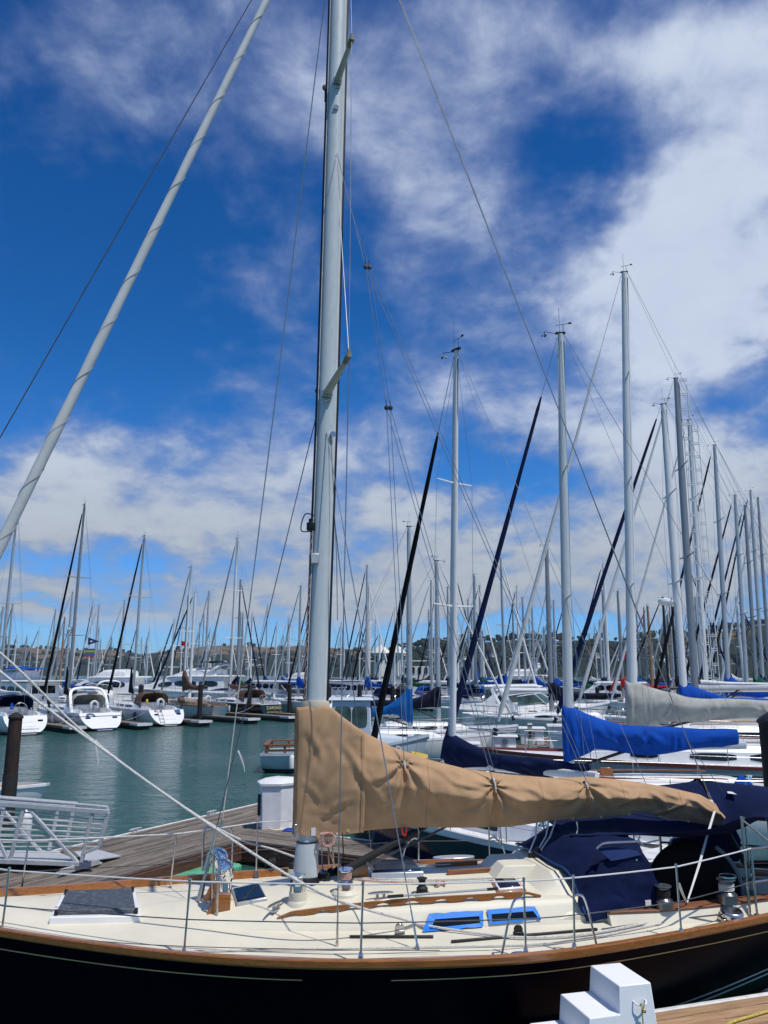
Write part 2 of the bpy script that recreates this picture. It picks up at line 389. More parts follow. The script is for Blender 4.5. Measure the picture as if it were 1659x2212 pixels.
def water_mat():
    m = bpy.data.materials.new('harbour_water'); m.use_nodes = True; nt = m.node_tree; N = nt.nodes; Lk = nt.links; b = N['Principled BSDF']
    tc = N.new('ShaderNodeTexCoord')
    def nz(sc, mscale, rot, det, dist=0.0):
        mp = N.new('ShaderNodeMapping'); mp.inputs['Scale'].default_value = mscale; mp.inputs['Rotation'].default_value = (0, 0, rot)
        Lk.new(tc.outputs['Object'], mp.inputs[0])
        n = N.new('ShaderNodeTexNoise'); n.inputs['Scale'].default_value = sc; n.inputs['Detail'].default_value = det; n.inputs['Distortion'].default_value = dist
        Lk.new(mp.outputs[0], n.inputs['Vector']); return n.outputs[0]
    a = nz(1.0, (.55, 1.3, 1), R(12), 4, .4); c = nz(4.2, (.5, 1.25, 1), R(-10), 4, .6); e = nz(.12, (1, 1, 1), 0, 3)
    s1 = N.new('ShaderNodeMath'); s1.operation = 'MULTIPLY_ADD'; Lk.new(c, s1.inputs[0]); s1.inputs[1].default_value = .55; Lk.new(a, s1.inputs[2])
    mr = N.new('ShaderNodeMapRange'); mr.inputs[1].default_value = .35; mr.inputs[2].default_value = .65; mr.inputs[3].default_value = .35; mr.inputs[4].default_value = 1.0
    Lk.new(e, mr.inputs[0])
    bp = N.new('ShaderNodeBump'); bp.inputs['Distance'].default_value = .24; Lk.new(mr.outputs[0], bp.inputs['Strength']); Lk.new(s1.outputs[0], bp.inputs['Height'])
    Lk.new(bp.outputs[0], b.inputs['Normal'])
    cr = N.new('ShaderNodeMix'); cr.data_type = 'RGBA'; cr.inputs[6].default_value = (.016, .068, .052, 1); cr.inputs[7].default_value = (.026, .096, .076, 1); Lk.new(e, cr.inputs[0])
    Lk.new(cr.outputs[2], b.inputs['Base Color']); b.inputs['Roughness'].default_value = .11; b.inputs['IOR'].default_value = 1.33
    return m
def hill_mat(name, dry, wood, scale, thr):
    m = bpy.data.materials.new(name); m.use_nodes = True; nt = m.node_tree; N = nt.nodes; Lk = nt.links; b = N['Principled BSDF']
    tc = N.new('ShaderNodeTexCoord'); n = N.new('ShaderNodeTexNoise'); n.inputs['Scale'].default_value = scale; n.inputs['Detail'].default_value = 9; n.inputs['Roughness'].default_value = .65
    Lk.new(tc.outputs['Object'], n.inputs['Vector'])
    sp = N.new('ShaderNodeSeparateXYZ'); Lk.new(tc.outputs['Object'], sp.inputs[0])
    zz = N.new('ShaderNodeMath'); zz.operation = 'MULTIPLY_ADD'; zz.inputs[1].default_value = .0042; zz.inputs[2].default_value = -.22; Lk.new(sp.outputs[2], zz.inputs[0])
    ad = N.new('ShaderNodeMath'); ad.operation = 'ADD'; Lk.new(n.outputs[0], ad.inputs[0]); Lk.new(zz.outputs[0], ad.inputs[1])
    mr = N.new('ShaderNodeMapRange'); mr.inputs[1].default_value = thr; mr.inputs[2].default_value = thr + .07; Lk.new(ad.outputs[0], mr.inputs[0])
    mx = N.new('ShaderNodeMix'); mx.data_type = 'RGBA'; mx.inputs[6].default_value = (*wood, 1); mx.inputs[7].default_value = (*dry, 1); Lk.new(mr.outputs[0], mx.inputs[0])
    n2 = N.new('ShaderNodeTexNoise'); n2.inputs['Scale'].default_value = scale * 9; n2.inputs['Detail'].default_value = 6; Lk.new(tc.outputs['Object'], n2.inputs['Vector'])
    hv = N.new('ShaderNodeHueSaturation'); m2 = N.new('ShaderNodeMapRange'); m2.inputs[1].default_value = .3; m2.inputs[2].default_value = .7; m2.inputs[3].default_value = .55; m2.inputs[4].default_value = 1.45
    Lk.new(n2.outputs[0], m2.inputs[0]); Lk.new(m2.outputs[0], hv.inputs['Value']); Lk.new(mx.outputs[2], hv.inputs['Color']); Lk.new(hv.outputs[0], b.inputs['Base Color'])
    b.inputs['Roughness'].default_value = .95; b.inputs['Specular IOR Level'].default_value = .1
    return m
# ------------------------------------------------------------------ water and hills
tag(MB().sheet([[(-5000, -60, 0), (5000, -60, 0)], [(-5000, 6000, 0), (5000, 6000, 0)]]).build('water', water_mat()), kind='structure')
def ridge(pts, y0, yr, mb_name, m, nx=260, ny=26, back=500, seed=0.0, amp=1.0):
    """a hill whose crest shows at the given picture heights when looked at from the quay: crest heights in metres along x"""
    xs = [p[0] for p in pts]; hs = [p[1] for p in pts]
    x0, x1 = xs[0], xs[-1]; rows = []
    ys = [lerp(y0, yr, i / (ny - 8)) for i in range(ny - 7)] + [yr + back * (i + 1) / 7 for i in range(7)]
    for y in ys:
        row = []
        for i in range(nx + 1):
            x = lerp(x0, x1, i / nx); h = float(np.interp(x, xs, hs))
            if y <= yr: f = ((y - y0) / (yr - y0)) ** .85
            else: f = 1 - ((y - yr) / back) ** 1.4
            n = fbm(x * .004 + seed, y * .004, seed) * .22 + fbm(x * .018, y * .018, seed) * .05
            row.append((x, y, max(-3, h * (f + n * amp * math.sin(math.pi * min(1, max(0, f))) * 1.1) - (2 if f <= 0 else 0))))
        rows.append(row)
    o = tag(MB().sheet(rows).build(mb_name, m, fixn=False, ang=180), kind='structure')
    return rows
def crest(px, py, y): p = PY(px, py, y); return (p.x, p.z)
HM1 = hill_mat('dry_grass_hillside', (.150, .112, .068), (.022, .034, .026), .009, .535)
HM2 = hill_mat('wooded_hillside', (.17, .115, .045), (.016, .026, .018), .011, .60)
farpts = [(-260, 1418), (-120, 1408), (0, 1401), (60, 1399), (150, 1405), (230, 1403), (300, 1413), (345, 1414), (400, 1404), (440, 1396), (520, 1393), (560, 1398), (600, 1399), (650, 1394), (700, 1398), (760, 1403), (800, 1406), (860, 1412), (920, 1424), (990, 1440), (1060, 1454)]
hill_far = ridge([crest(a, b, 2900) for a, b in farpts], 2000, 2900, 'hills', HM1, seed=3.1)
nearpts = [(690, 1452), (740, 1436), (790, 1424), (840, 1412), (880, 1402), (920, 1395), (960, 1391), (1010, 1388), (1060, 1387), (1100, 1384), (1150, 1381), (1180, 1386), (1230, 1384), (1290, 1382), (1340, 1386), (1400, 1380), (1460, 1376), (1520, 1372), (1560, 1364), (1620, 1352), (1680, 1346), (1800, 1330), (1950, 1330)]
hill_near = ridge([crest(a, b, 1500) for a, b in nearpts], 1020, 1500, 'hills', HM2, seed=9.7)
def hill_z(rows, x, y):
    best = None
    ys = [r[0][1] for r in rows]; j = int(np.argmin([abs(v - y) for v in ys])); r = rows[j]
    i = int(round((x - r[0][0]) / (r[-1][0] - r[0][0]) * (len(r) - 1))); i = min(len(r) - 1, max(0, i)); return r[i]
# woods on the hills: uneven crowns of many small lobes, far off and reading as one mass
WOODM1 = mat('far_tree_foliage', (.014, .026, .016), .95, var=.5, vs=.08, second=(.042, .056, .030), isl=.4)
def crown(mb, x, y, z, r, h, rr):
    for k in range(4):
        a = rr.random() * 6.28; q = r * (.35 + .4 * rr.random())
        mb.ball((x + math.cos(a) * r * .45, y + math.sin(a) * r * .3, z + h * (.45 + .45 * rr.random())), q, 6, (1, 1, .8 + .5 * rr.random()))
    mb.tube([(x, y, z - 1), (x, y, z + h * .5)], r * .08, 4)
rr = random.Random(5); mb = MB()
for k in range(1050):
    rowi = len(hill_near) - 8 if k < 330 else rr.randrange(3, len(hill_near) - 9)
    p = hill_near[rowi][rr.randrange(8, len(hill_near[0]) - 4)]
    px_ = PCX + FOC * p[0] / p[1]
    if k < 330 and 1235 < px_ < 1360 and rr.random() < .85: continue
    if rowi < len(hill_near) - 8 and fbm(p[0] * .01, p[1] * .01, 4) < -.08: continue
    s = rr.uniform(4.0, 8.2)
    crown(mb, p[0] + rr.uniform(-4, 4), p[1] + rr.uniform(-8, 8), p[2] - 1, s, s * rr.uniform(1.3, 2.1), rr)
for k in range(520):
    rowi = rr.randrange(2, len(hill_far) - 7)
    p = hill_far[rowi][rr.randrange(8, len(hill_far[0]) - 4)]
    f = rowi / (len(hill_far) - 8)
    if rr.random() < f * .75 or fbm(p[0] * .006, p[1] * .006, 2) < -.05: continue
    s = rr.uniform(6, 13); crown(mb, p[0], p[1], p[2] - 2, s, s * rr.uniform(.8, 1.2), rr)
for k in range(46):
    p = hill_far[len(hill_far) - 8][rr.randrange(20, 110)]; s = rr.uniform(6, 10); crown(mb, p[0], p[1], p[2] - 2, s, s * 1.2, rr)
tag(mb.build('hillside_woods', WOODM1, fixn=False, ang=60), kind='stuff', label='dark evergreen woods covering the hills across the bay', cat='woods')
# hillside houses: one built, the rest copies
HWALL = [mat('house_wall_%s' % n, c, .8, var=.1) for n, c in (('white', (.55, .54, .51)), ('grey', (.22, .22, .21)), ('brown', (.16, .12, .09)))]
ROOFM = mat('house_roof', (.09, .07, .065), .85, var=.3); ROOFL = mat('pale_house_roof', (.30, .28, .27), .85)
def house(wall, roof):
    t = thing('hillside_house', 'x', 'house')
    MB().box((0, 0, 2.6), (11, 8, 6.4)).build('wall', wall, t)
    b = MB().prism([(-6, -4.6, 5.8), (-6, 4.6, 5.8), (-6, 0, 8.2)], (12, 0, 0)).build('roof', roof, t)
    for i in (-2.7, 2.7): MB().box((i, -4.05, 3.2), (2.6, .12, 1.5)).build('window', GLASS, t)
    return t
protos = [house(HWALL[0], ROOFM), house(HWALL[1], ROOFL), house(HWALL[2], ROOFM)]
hl = ['white gabled house among the trees on the far hillside', 'grey house with pale roof among the trees on the far hillside', 'brown house with dark roof among the trees on the far hillside']
for k in range(118):
    v = rr.choice((0, 0, 1, 2)); o = protos[v] if protos[v].get('u') is None else copy_tree(protos[v]); protos[v]['u'] = 1
    if k % 3: rows = hill_near; rowi = rr.randrange(3, len(rows) - 9); p = rows[rowi][rr.randrange(20, len(rows[0]) - 20)]; sc = rr.uniform(.65, 1.0)
    else: rows = hill_far; rowi = rr.randrange(1, 11); p = rows[rowi][rr.randrange(20, 210)]; sc = rr.uniform(.8, 1.3)
    o.location = (p[0], p[1] - 6, p[2] + 1.0 * sc); o.scale = (sc,) * 3; o.rotation_euler = (0, 0, rr.uniform(-.6, .6))
    if 'u' in o: del o['u']
    tag(o, hl[v], 'house', ['white houses on the hills', 'grey houses on the hills', 'brown houses on the hills'][v])
    protos[v]['u'] = 1
for p in protos:
    if 'u' in p: del p['u']
for o in list(SC.objects):
    if o.name.startswith('hillside_house') and 'u' in o: del o['u']

# ------------------------------------------------------------------ the white domed hall on the water
Yd = 330
def domed():
    c = PY(868, 1456, Yd); t = thing('domed_hall', 'ornate white hall with two small domed towers standing out over the water', 'building', (c.x, Yd, 0))
    def w(px): return PY(px, 1456, Yd).x - c.x
    def h(py): return PY(868, py, Yd).z
    x0, x1 = w(812), w(945)
    MB().box(((x0 + x1) / 2, 6, h(1448) / 2 + .6), (x1 - x0, 12, h(1436) * 1)).build('wall', WALL, t)
    for i in range(9): MB().box((lerp(x0 + 2, x1 - 2, i / 8), -.1, h(1452) + .6), (1.3, .3, 2.2)).tube([(lerp(x0 + 2, x1 - 2, i / 8), -.25, h(1452) + 1.5), (lerp(x0 + 2, x1 - 2, i / 8), .1, h(1452) + 1.5)], .65, 10).build('arched_window', GLASS, t)
    MB().box(((x0 + x1) / 2, 6, h(1436) + 1.6), (x1 - x0 + 1, 13, .5)).build('cornice', WALL, t)
    for cx in (w(823), w(857)):
        tw = MB().lathe([(3.1, 0), (3.1, h(1410) - 1), (3.4, h(1410) - 1), (3.4, h(1410) - .4)], (cx, 1.5, 0), 8).build('tower', WALL, t)
        MB().lathe([(4.1, 0), (4.2, .35), (3.6, .8), (2.6, 2.0), (1.5, 2.9), (.5, 3.4), (.15, 3.6), (.12, 4.6), (.01, 4.9)], (cx, 1.5, h(1410) - .4), 16).build('dome', WALL, tw)
        for a in range(5): th = -math.pi / 2 + (a - 2) * math.pi / 4; MB().box((cx + 2.9 * math.cos(th), 1.5 + 2.9 * math.sin(th), h(1424)), (.8, 1.1, 2.6), th).build('window', GLASS, tw)
    pl = MB()
    for i in range(10):
        for j in (0, 8): pl.tube([(lerp(x0, x1, i / 9), j + 1, -2), (lerp(x0, x1, i / 9), j + 1, 1.6)], .3, 6)
    pl.build('pile_footing', PILEM, t)
domed()

# ------------------------------------------------------------------ the long dark pier and the breakwater behind the marina
def pier(px0, px1, Y, ztop, label, fence=True):
    a, b = PY(px0, 1480, Y).x, PY(px1, 1480, Y).x
    t = thing('timber_pier', label, 'pier', ((a + b) / 2, Y, 0)); L = b - a
    MB().box((0, 1.5, ztop), (L, 3.4, .35)).build('deck', PILEM, t)
    mb = MB(); n = int(L / 3)
    for i in range(n + 1): mb.tube([(-L / 2 + L * i / n, .1, -1), (-L / 2 + L * i / n, .1, ztop)], .17, 6)
    mb.build('post', PILEM, t)
    mb = MB()
    for z in (.35, .7, 1.05): mb.box((0, -.1, ztop + z), (L, .10, .16))
    for i in range(2 * n + 1): mb.box((-L / 2 + L * i / (2 * n), -.02, ztop + .6), (.16, .16, 1.1))
    mb.build('railing', PILEM, t)
    mb = MB()
    for z in (.5, 1.0): mb.box((0, .25, ztop - z), (L, .12, .3))
    mb.build('fender_beam', BEAM, t)
pier(-60, 735, 104, 1.45, 'long dark timber pier with railing behind the left hand motor yachts')
pier(1150, 1720, 150, 1.0, 'dark timber walkway running behind the far right rows of masts')

# ------------------------------------------------------------------ piles
def pile(px, ptop, pbot, Yb, r, m, label, group=None, cap='cone'):
    """a pile that shows from ptop to pbot in the picture and stands at depth Yb"""
    Yb *= YS; a = PY(px, ptop, Yb); t = thing('timber_pile', label, 'pile', (a.x, Yb, 0), 0, group)
    rnd_ = random.Random(px); h = a.z; rings = []
    for i in range(9):
        z = lerp(-2.5, h, i / 8); q = r * (1.06 - .08 * i / 8) * (1 + rnd_.uniform(-.02, .02))
        rings.append([(q * math.cos(2 * math.pi * j / 14), q * math.sin(2 * math.pi * j / 14), z) for j in range(14)])
    MB().loft(rings).build('shaft', m, t)
    MB().lathe([(r * 1.10, 0), (r * 1.12, .04), (r * .95, .08), (.03, r * .95)], (0, 0, h), 14).build('pile_cap', BLACK if m != PILEB else PILEM, t)
    if m is PILEB: MB().lathe([(r * 1.085, -2.4), (r * 1.075, h * .48), (r * 1.055, h * .48 + .01)], (0, 0, 0), 14).build('tar_wrap', PILEM, t)
    return t
pile(34, 1552, 1720, 19.5, .17, PILEB, 'thick brown and black pile with conical cap at the left edge behind the gangway')
pile(1664, 1562, 1710, 12.5, .19, PILEM, 'tall black pile with pointed cap cut off by the right edge')
gl = 'dark pointed mooring pile standing off the sterns of the left hand row'
for i, (px, pt, Yb) in enumerate([(160, 1487, 53), (305, 1483, 58), (434, 1481, 61), (540, 1481, 66), (626, 1480, 72), (711, 1483, 70), (777, 1482, 66), (848, 1484, 66), (1050, 1486, 68), (1192, 1487, 70), (1290, 1487, 75), (1397, 1490, 78), (1585, 1480, 82)]):
    nm = ['beside the white yacht with the wide stern steps', 'left of the yacht with brown canvas', 'in front of the varnished cockpit yacht', 'left of the green transom yacht', 'right of the green transom yacht',
          'behind the blue canvas trawler', 'right of the blue canvas trawler', 'right of the tan sail cover head', 'left of the boats with greenish windows', 'behind the white furled stay', 'left of the tall blue sail cover', 'behind the grey sail cover mast', 'among the far right masts'][i]
    pile(px, pt, 0, Yb, .20, PILEM, 'dark mooring pile ' + nm, 'mooring piles off the slips')
pile(868, 1490, 0, 40, .34, PILEB, 'thick rust brown pile with dark conical head behind the pilothouse boat')

# ------------------------------------------------------------------ docks
def dock(name, label, cat, A, B, width, z, mplank, side=1, wd=.14, th=.045, edge=(1, 0), fascia=True, seed=1, along=True, beamh=.32):
    """plank dock: A-B is one long edge (world xy), the deck extends `width` to the left of A->B (side=1)"""
    A = Vector((A[0], A[1], 0)); B = Vector((B[0], B[1], 0)); L = (B - A).length; an = math.atan2(B.y - A.y, B.x - A.x)
    t = thing(name, label, cat, (A.x, A.y, 0), an); q = random.Random(seed); mb = MB()
    if along:
        n = int(round(width / wd)); w = width / n
        for i in range(n):
            x = -q.uniform(0, 3)
            while x < L:
                l = q.uniform(3.5, 5.5); a, b = max(0, x), min(L, x + l)
                if b - a > .1: mb.box(((a + b) / 2, side * (i + .5) * w, z - th / 2 + q.uniform(-.006, .006)), (b - a - .006, w - .010, th))
                x += l
    else:
        n = int(round(L / wd)); w = L / n
        for i in range(n): mb.box(((i + .5) * w, side * width / 2, z - th / 2 + q.uniform(-.005, .005)), (w - .009, width - .01, th))
    mb.build('planking', mplank, t, fixn=False)
    MB().box((L / 2, side * width / 2, z - th - .17), (L - .1, width - .14, .30)).build('floating_frame', RUBBER, t)
    for k, e in enumerate(edge):
        y = side * (width + .03 if k == 1 else -.03)
        if e == 1: MB().box((L / 2, y, z - .06), (L, .06, .14)).build('edge_strip', DOCKW, t, bevel=.012)
        elif e == 2: MB().box((L / 2, y, z - .06 - beamh / 2), (L, .075, beamh)).build('side_beam', BEAM, t, bevel=.01)
    return t
dz = .45
f0, f1 = PZ(60, 1851, dz), PZ(551, 1738, dz)
dirw = (f1 - f0).normalized(); fA = f0 - dirw * 9; fB = f1 + dirw * 44
main_dock = dock('timber_dock', 'long weathered grey plank dock with a white edge running away behind the navy sloop', 'dock', fA, fB, 2.55, dz, PLANK, side=-1, edge=(1, 2), seed=4)
g0, g1 = PZ(700, 1803, dz + .02), PZ(1046, 1846, dz + .02)
dirg = (g1 - g0).normalized()
fing = dock('finger_dock', 'short dark plank finger dock between the cream decked sloop and the navy hulled boat', 'dock', g0 - dirg * 1.6, g1 + dirg * 7, 1.25, dz + .012, PLANK, side=-1, edge=(1, 2), seed=9)
# cleats on the white edge of the dock
def cleat(parent, loc, rz, L, m, name='cleat', tilt=0.0):
    mb = MB(); h = L * .22
    mb.tube([(-L / 2, 0, h * .95), (-L * .3, 0, h), (0, 0, h * 1.02), (L * .3, 0, h), (L / 2, 0, h * .95)], [L * .03, L * .055, L * .06, L * .055, L * .03], 8)
    for s in (-1, 1): mb.tube([(s * L * .13, 0, 0), (s * L * .13, 0, h)], [L * .075, L * .05], 8)
    mb.box((0, 0, L * .02), (L * .48, L * .16, L * .04))
    mb.v = [(p[0] * math.cos(rz) - p[1] * math.sin(rz) + loc[0], p[0] * math.sin(rz) + p[1] * math.cos(rz) + loc[1], p[2] + loc[2]) for p in mb.v]
    return mb.build(name, m, parent)
for px, py in ((292, 1799), (457, 1760)):
    w = main_dock.matrix_basis.inverted() @ PZ(px, py, dz); cleat(main_dock, w, 0, .36, GALV)
# foreground dock, lower right, and its fibreglass steps
dz2 = .62
e0, e1 = PZ(1406, 2189, dz2), PZ(1659, 2150, dz2); de = (e1 - e0).normalized()
fdock = dock('near_dock', 'warm brown plank dock with bright white edge in the lower right corner', 'dock', e0 - de * 1.3, e1 + de * 5, 1.1, dz2, PLANKN, side=-1, edge=(1, 0), seed=21, wd=.15)
def steps():
    zt = 1.30
    A, B, C, D = PZ(1278, 2085, zt), PZ(1341, 2081, zt), PZ(1399, 2117, zt), PZ(1331, 2127, zt)
    o = (A + B + C + D) / 4; dx = ((B - A) + (C - D)).normalized(); dy = Vector((-dx.y, dx.x, 0)); tr = ((B - A).length + (C - D).length) / 2; wd = (A - D).length
    t = thing('dock_steps', 'white fibreglass boarding steps with three treads standing on the brown dock', 'steps', (o.x, o.y, 0), math.atan2(dx.y, dx.x))
    hgt = .205; prof = [(tr / 2 + .015, zt)]
    pts = [(tr * .5, zt), (tr * .5 + .05, dz2 + .004), (-2.5 * tr - .04, dz2 + .004), (-2.5 * tr, zt - 2 * hgt), (-1.5 * tr - .015, zt - 2 * hgt), (-1.5 * tr, zt - hgt), (-.5 * tr - .015, zt - hgt), (-.5 * tr, zt)]
    mb = MB(); rows = []
    for y, dzz in ((-wd / 2 - .03, 0), (wd / 2, 0)): rows.append([(x, y, z) for x, z in pts])
    # flared skirt towards the bottom
    for r, sgn in zip(rows, (-1, 1)):
        for i, (x, y, z) in enumerate(r): r[i] = (x, y + sgn * .05 * (zt - z) / (zt - dz2), z)
    mb.loft(rows)
    mb.build('stair_body', STEPW, t, ang=25, bevel=.009)
    h = MB(); yf = -wd / 2 - .052; zc = zt - .13; xc = .02
    h.tube(curve_pts([(xc - .055, yf + .012, zc + .012), (xc - .045, yf - .022, zc), (xc, yf - .034, zc - .014), (xc + .045, yf - .022, zc), (xc + .055, yf + .012, zc + .012)], 4), [.006] * 17, 6)
    h.build('cleat_handle', STEPW, t)
    r = MB(); r.tube(curve_pts([(xc - .018, yf - .03, zc - .005), (xc - .014, yf - .045, zc + .008), (xc + .012, yf - .045, zc - .002), (xc - .012, yf - .045, zc - .03), (xc + .024, yf - .04, zc - .05), (xc + .012, yf - .035, zc - .065), (xc - .006, yf - .035, zc - .04), (xc - .002, yf - .032, zc - .13), (xc - .006, yf - .035, zc - .30), (xc - .01, yf - .05, zc - .52)], 5), .0055, 6)
    tag(r.build('mooring_line', ROPEY), 'thin yellow line knotted to the handle of the white dock steps', 'rope')
    bpy.context.view_layer.update(); o_ = bpy.data.objects['mooring_line']; o_.location = t.location; o_.rotation_euler = t.rotation_euler
steps()
tag(MB().tube(curve_pts([PZ(1560, 2218, dz2 + .015), PZ(1590, 2205, dz2 + .015), PZ(1640, 2190, dz2 + .015), PZ(1700, 2172, dz2 + .015)], 6), .012, 7).build('dock_line', ROPEY), 'loose yellow rope lying across the brown dock at lower right', 'rope')

# white corner dock box with triangular plan on the grey dock
def corner_box(label, c, rz, w, h, z, group=None):
    t = thing('dock_box', label, 'dock box', (c[0], c[1], z), rz, group); k = w
    base = [(-k * .5, -k * .30), (-k * .06, -k * .42), (k * .42, -k * .20), (k * .48, k * .06), (-k * .02, k * .5), (-k * .5, k * .16)]
    MB().loft([[(x * .97, y * .97, 0) for x, y in base], [(x, y, h) for x, y in base]]).build('cabinet', BOXW, t, bevel=.012)
    MB().loft([[(x * 1.1, y * 1.1, h + .004) for x, y in base], [(x * 1.12, y * 1.12, h + .07) for x, y in base], [(x * .7, y * .7, h + .15) for x, y in base]]).build('lid', BOXW, t, bevel=.01)
    MB().box((-k * .53, -k * .05, h * .55), (.05, .1, h * .5)).build('shore_power_panel', BLACK, t)
    return t
bc = PZ(604, 1786, dz); boxm = corner_box('white three cornered dock box with peaked lid standing on the grey dock', bc, R(18), .92, .90, dz + .004)
def coil(c, r, n, rope, m, label, name='coiled_rope', tr=.013, flat=.5, q=3):
    rr_ = random.Random(q); pts = []
    for i in range(n * 12 + 1):
        a = 2 * math.pi * i / 12; k = r * (1 - .5 * i / (n * 12)) * (1 + rr_.uniform(-.08, .08)); pts.append((c[0] + k * math.cos(a), c[1] + k * math.sin(a) * flat, c[2] + tr * (1 + (i / 12) * .9) + rr_.uniform(0, .01)))
    return tag(MB().tube(pts, tr, 6).build(name, m), label, 'rope')
cb = PZ(638, 1786, dz); coil(cb, .30, 5, .013, mat('cream_hose', (.62, .54, .38), .6), 'cream hose coiled at the foot of the white dock box', 'coiled_hose', .016, .8)
cb = PZ(628, 1797, dz); coil(cb, .19, 4, .013, mat('blue_poly_rope', (.01, .08, .45), .6), 'bright blue rope heaped in front of the white dock box', 'coiled_rope', .014, .6, 5)
hp = [PZ(563, 1781, dz + .02), PZ(580, 1791, dz + .02), PZ(602, 1793, dz + .02), PZ(630, 1788, dz + .02)]
tag(MB().tube(curve_pts(hp, 6), .022, 7).build('hose', MC['cream_hose']), 'cream hose lying along the base of the white dock box', 'hose')
# green painted float under the dock edge
def float_box():
    zf = .20; A, B, C, D = PZ(372, 1912, zf), PZ(523, 1866, zf), PZ(526, 1893, -.02), PZ(372, 1930, -.02)
    t = thing('green_float', 'pale green painted float lying in the water beside the grey dock', 'float', (A.x, A.y, 0), math.atan2(B.y - A.y, B.x - A.x)); L = (B - A).length
    mb = MB(); mb.loft([[(x, y, z) for y, z in ((0, -.25), (0, zf - .03), (.05, zf), (.55, zf), (.6, zf - .03), (.6, -.25))] for x in (-.6, L - .02, L)])
    mb.build('float_hull', GREENF, t, bevel=.015)
    MB().tube([(L * .86, -.01, .04), (L * .86, -.025, .1), (L * .94, -.025, .1), (L * .94, -.01, .04)], .01, 6).build('grab_loop', RUBBER, t)
float_box()

# ------------------------------------------------------------------ aluminium gangway, left
def gangway():
    Yn, Yf = 14.5, 15.9
    t = thing('gangway', 'pale aluminium truss gangway with railings resting on the grey dock', 'gangway', tuple(PY(60, 1862, (Yn + Yf) / 2)))
    inv = Matrix.Translation(-Vector(t.location))
    def cc(c): return (.18 * c[0], 1625.8 + .18 * c[1])
    def side(Y, off, top, bot, verts, diags, rails, hand, nm):
        P = lambda c: PY(*cc(c), Y)
        def part(n, segs, w, h, m=GALV):
            mb = MB()
            for a, b in segs: mb.bar(P(a), P(b), w, h, (0, 1, 0))
            return mb.build(n, m, t, inv=inv, bevel=.006)
        part('top_chord', [top], .075, .09); part('bottom_chord', [bot], .075, .10)
        for v in verts: part('upright', [v], .06, .06)
        for d in diags: part('diagonal_brace', [d], .05, .065)
        mb = MB()
        for a, b in rails: mb.tube([P(a), P(b)], .013, 6)
        mb.build('guard_rails', GALV, t, inv=inv)
        mb = MB(); mb.tube(curve_pts([P(c) for c in hand], 4), .022, 8); mb.build('handrail', GALV, t, inv=inv)
    rn = []
    for i in range(7):
        a = i / 6; y0 = lerp(690, 1160, a); rn.append(((-260, y0 - 30), (lerp(1262, 1190, a), lerp(812, 1128, a) - (0 if i < 6 else 0))))
    side(Yn, 0, ((-300, 590), (1305, 712)), ((-300, 1288), (955, 1332)), [((292, 640), (120, 1290)), ((1117, 690), (978, 1318)), ((1300, 716), (1196, 1120)), ((-180, 610), (-330, 1280))],
         [((330, 655), (930, 1318)), ((-200, 610), (90, 1290)), ((1196, 1130), (985, 1215))], rn, [(-300, 520), (700, 600), (1240, 648), (1285, 665), (1298, 705)], 'n')
    rf = [((-200, 690 + 78 * i), (lerp(885, 810, i / 5), 755 + 62 * i)) for i in range(6)]
    side(Yf, 0, ((-300, 575), (905, 662)), ((-300, 1200), (720, 1205)), [((712, 640), (590, 1170)), ((890, 662), (800, 1060)), ((60, 600), (-60, 1190))],
         [((0, 640), (490, 1185))], rf, [(-300, 505), (840, 598), (880, 612), (892, 650)], 'f')
    mb = MB(); a, b = PY(*cc((-300, 1262)), Yn), PY(*cc((955, 1300)), Yn); mb.sheet([[a, b], [PY(*cc((-300, 1205)), Yf), PY(*cc((720, 1200)), Yf)]], .04); mb.build('tread_plate', GALV, t, inv=inv)
    # hinged transition plate lying on the dock and its galvanised track
    q = [PZ(182, 1862, dz + .13), PZ(262, 1851, dz + .02), PZ(205, 1836, dz + .02), PZ(160, 1842, dz + .13)]
    MB().prism(q, (0, 0, .02)).build('transition_plate', GALV, t, inv=inv)
    mb = MB(); mb.bar(PZ(128, 1887, dz + .03), PZ(214, 1863, dz + .03), .16, .03); mb.bar(PZ(128, 1885, dz + .08), PZ(214, 1861, dz + .08), .03, .10); mb.build('dock_track', GALV, t, inv=inv, bevel=.006)
gangway()
# white fender and the dinghy nose seen through and behind the gangway
fp = PY(56, 1852, 15.6); tag(MB().lathe([(.01, 0), (.08, .02), (.13, .10), (.14, .32), (.13, .50), (.08, .60), (.035, .63), (.03, .70), (.01, .71)], (PY(54, 1780, 17.2).x, 17.2, .42), 14).build('white_fender', BOXW), 'dirty white fender hanging behind the gangway rails', 'fender')
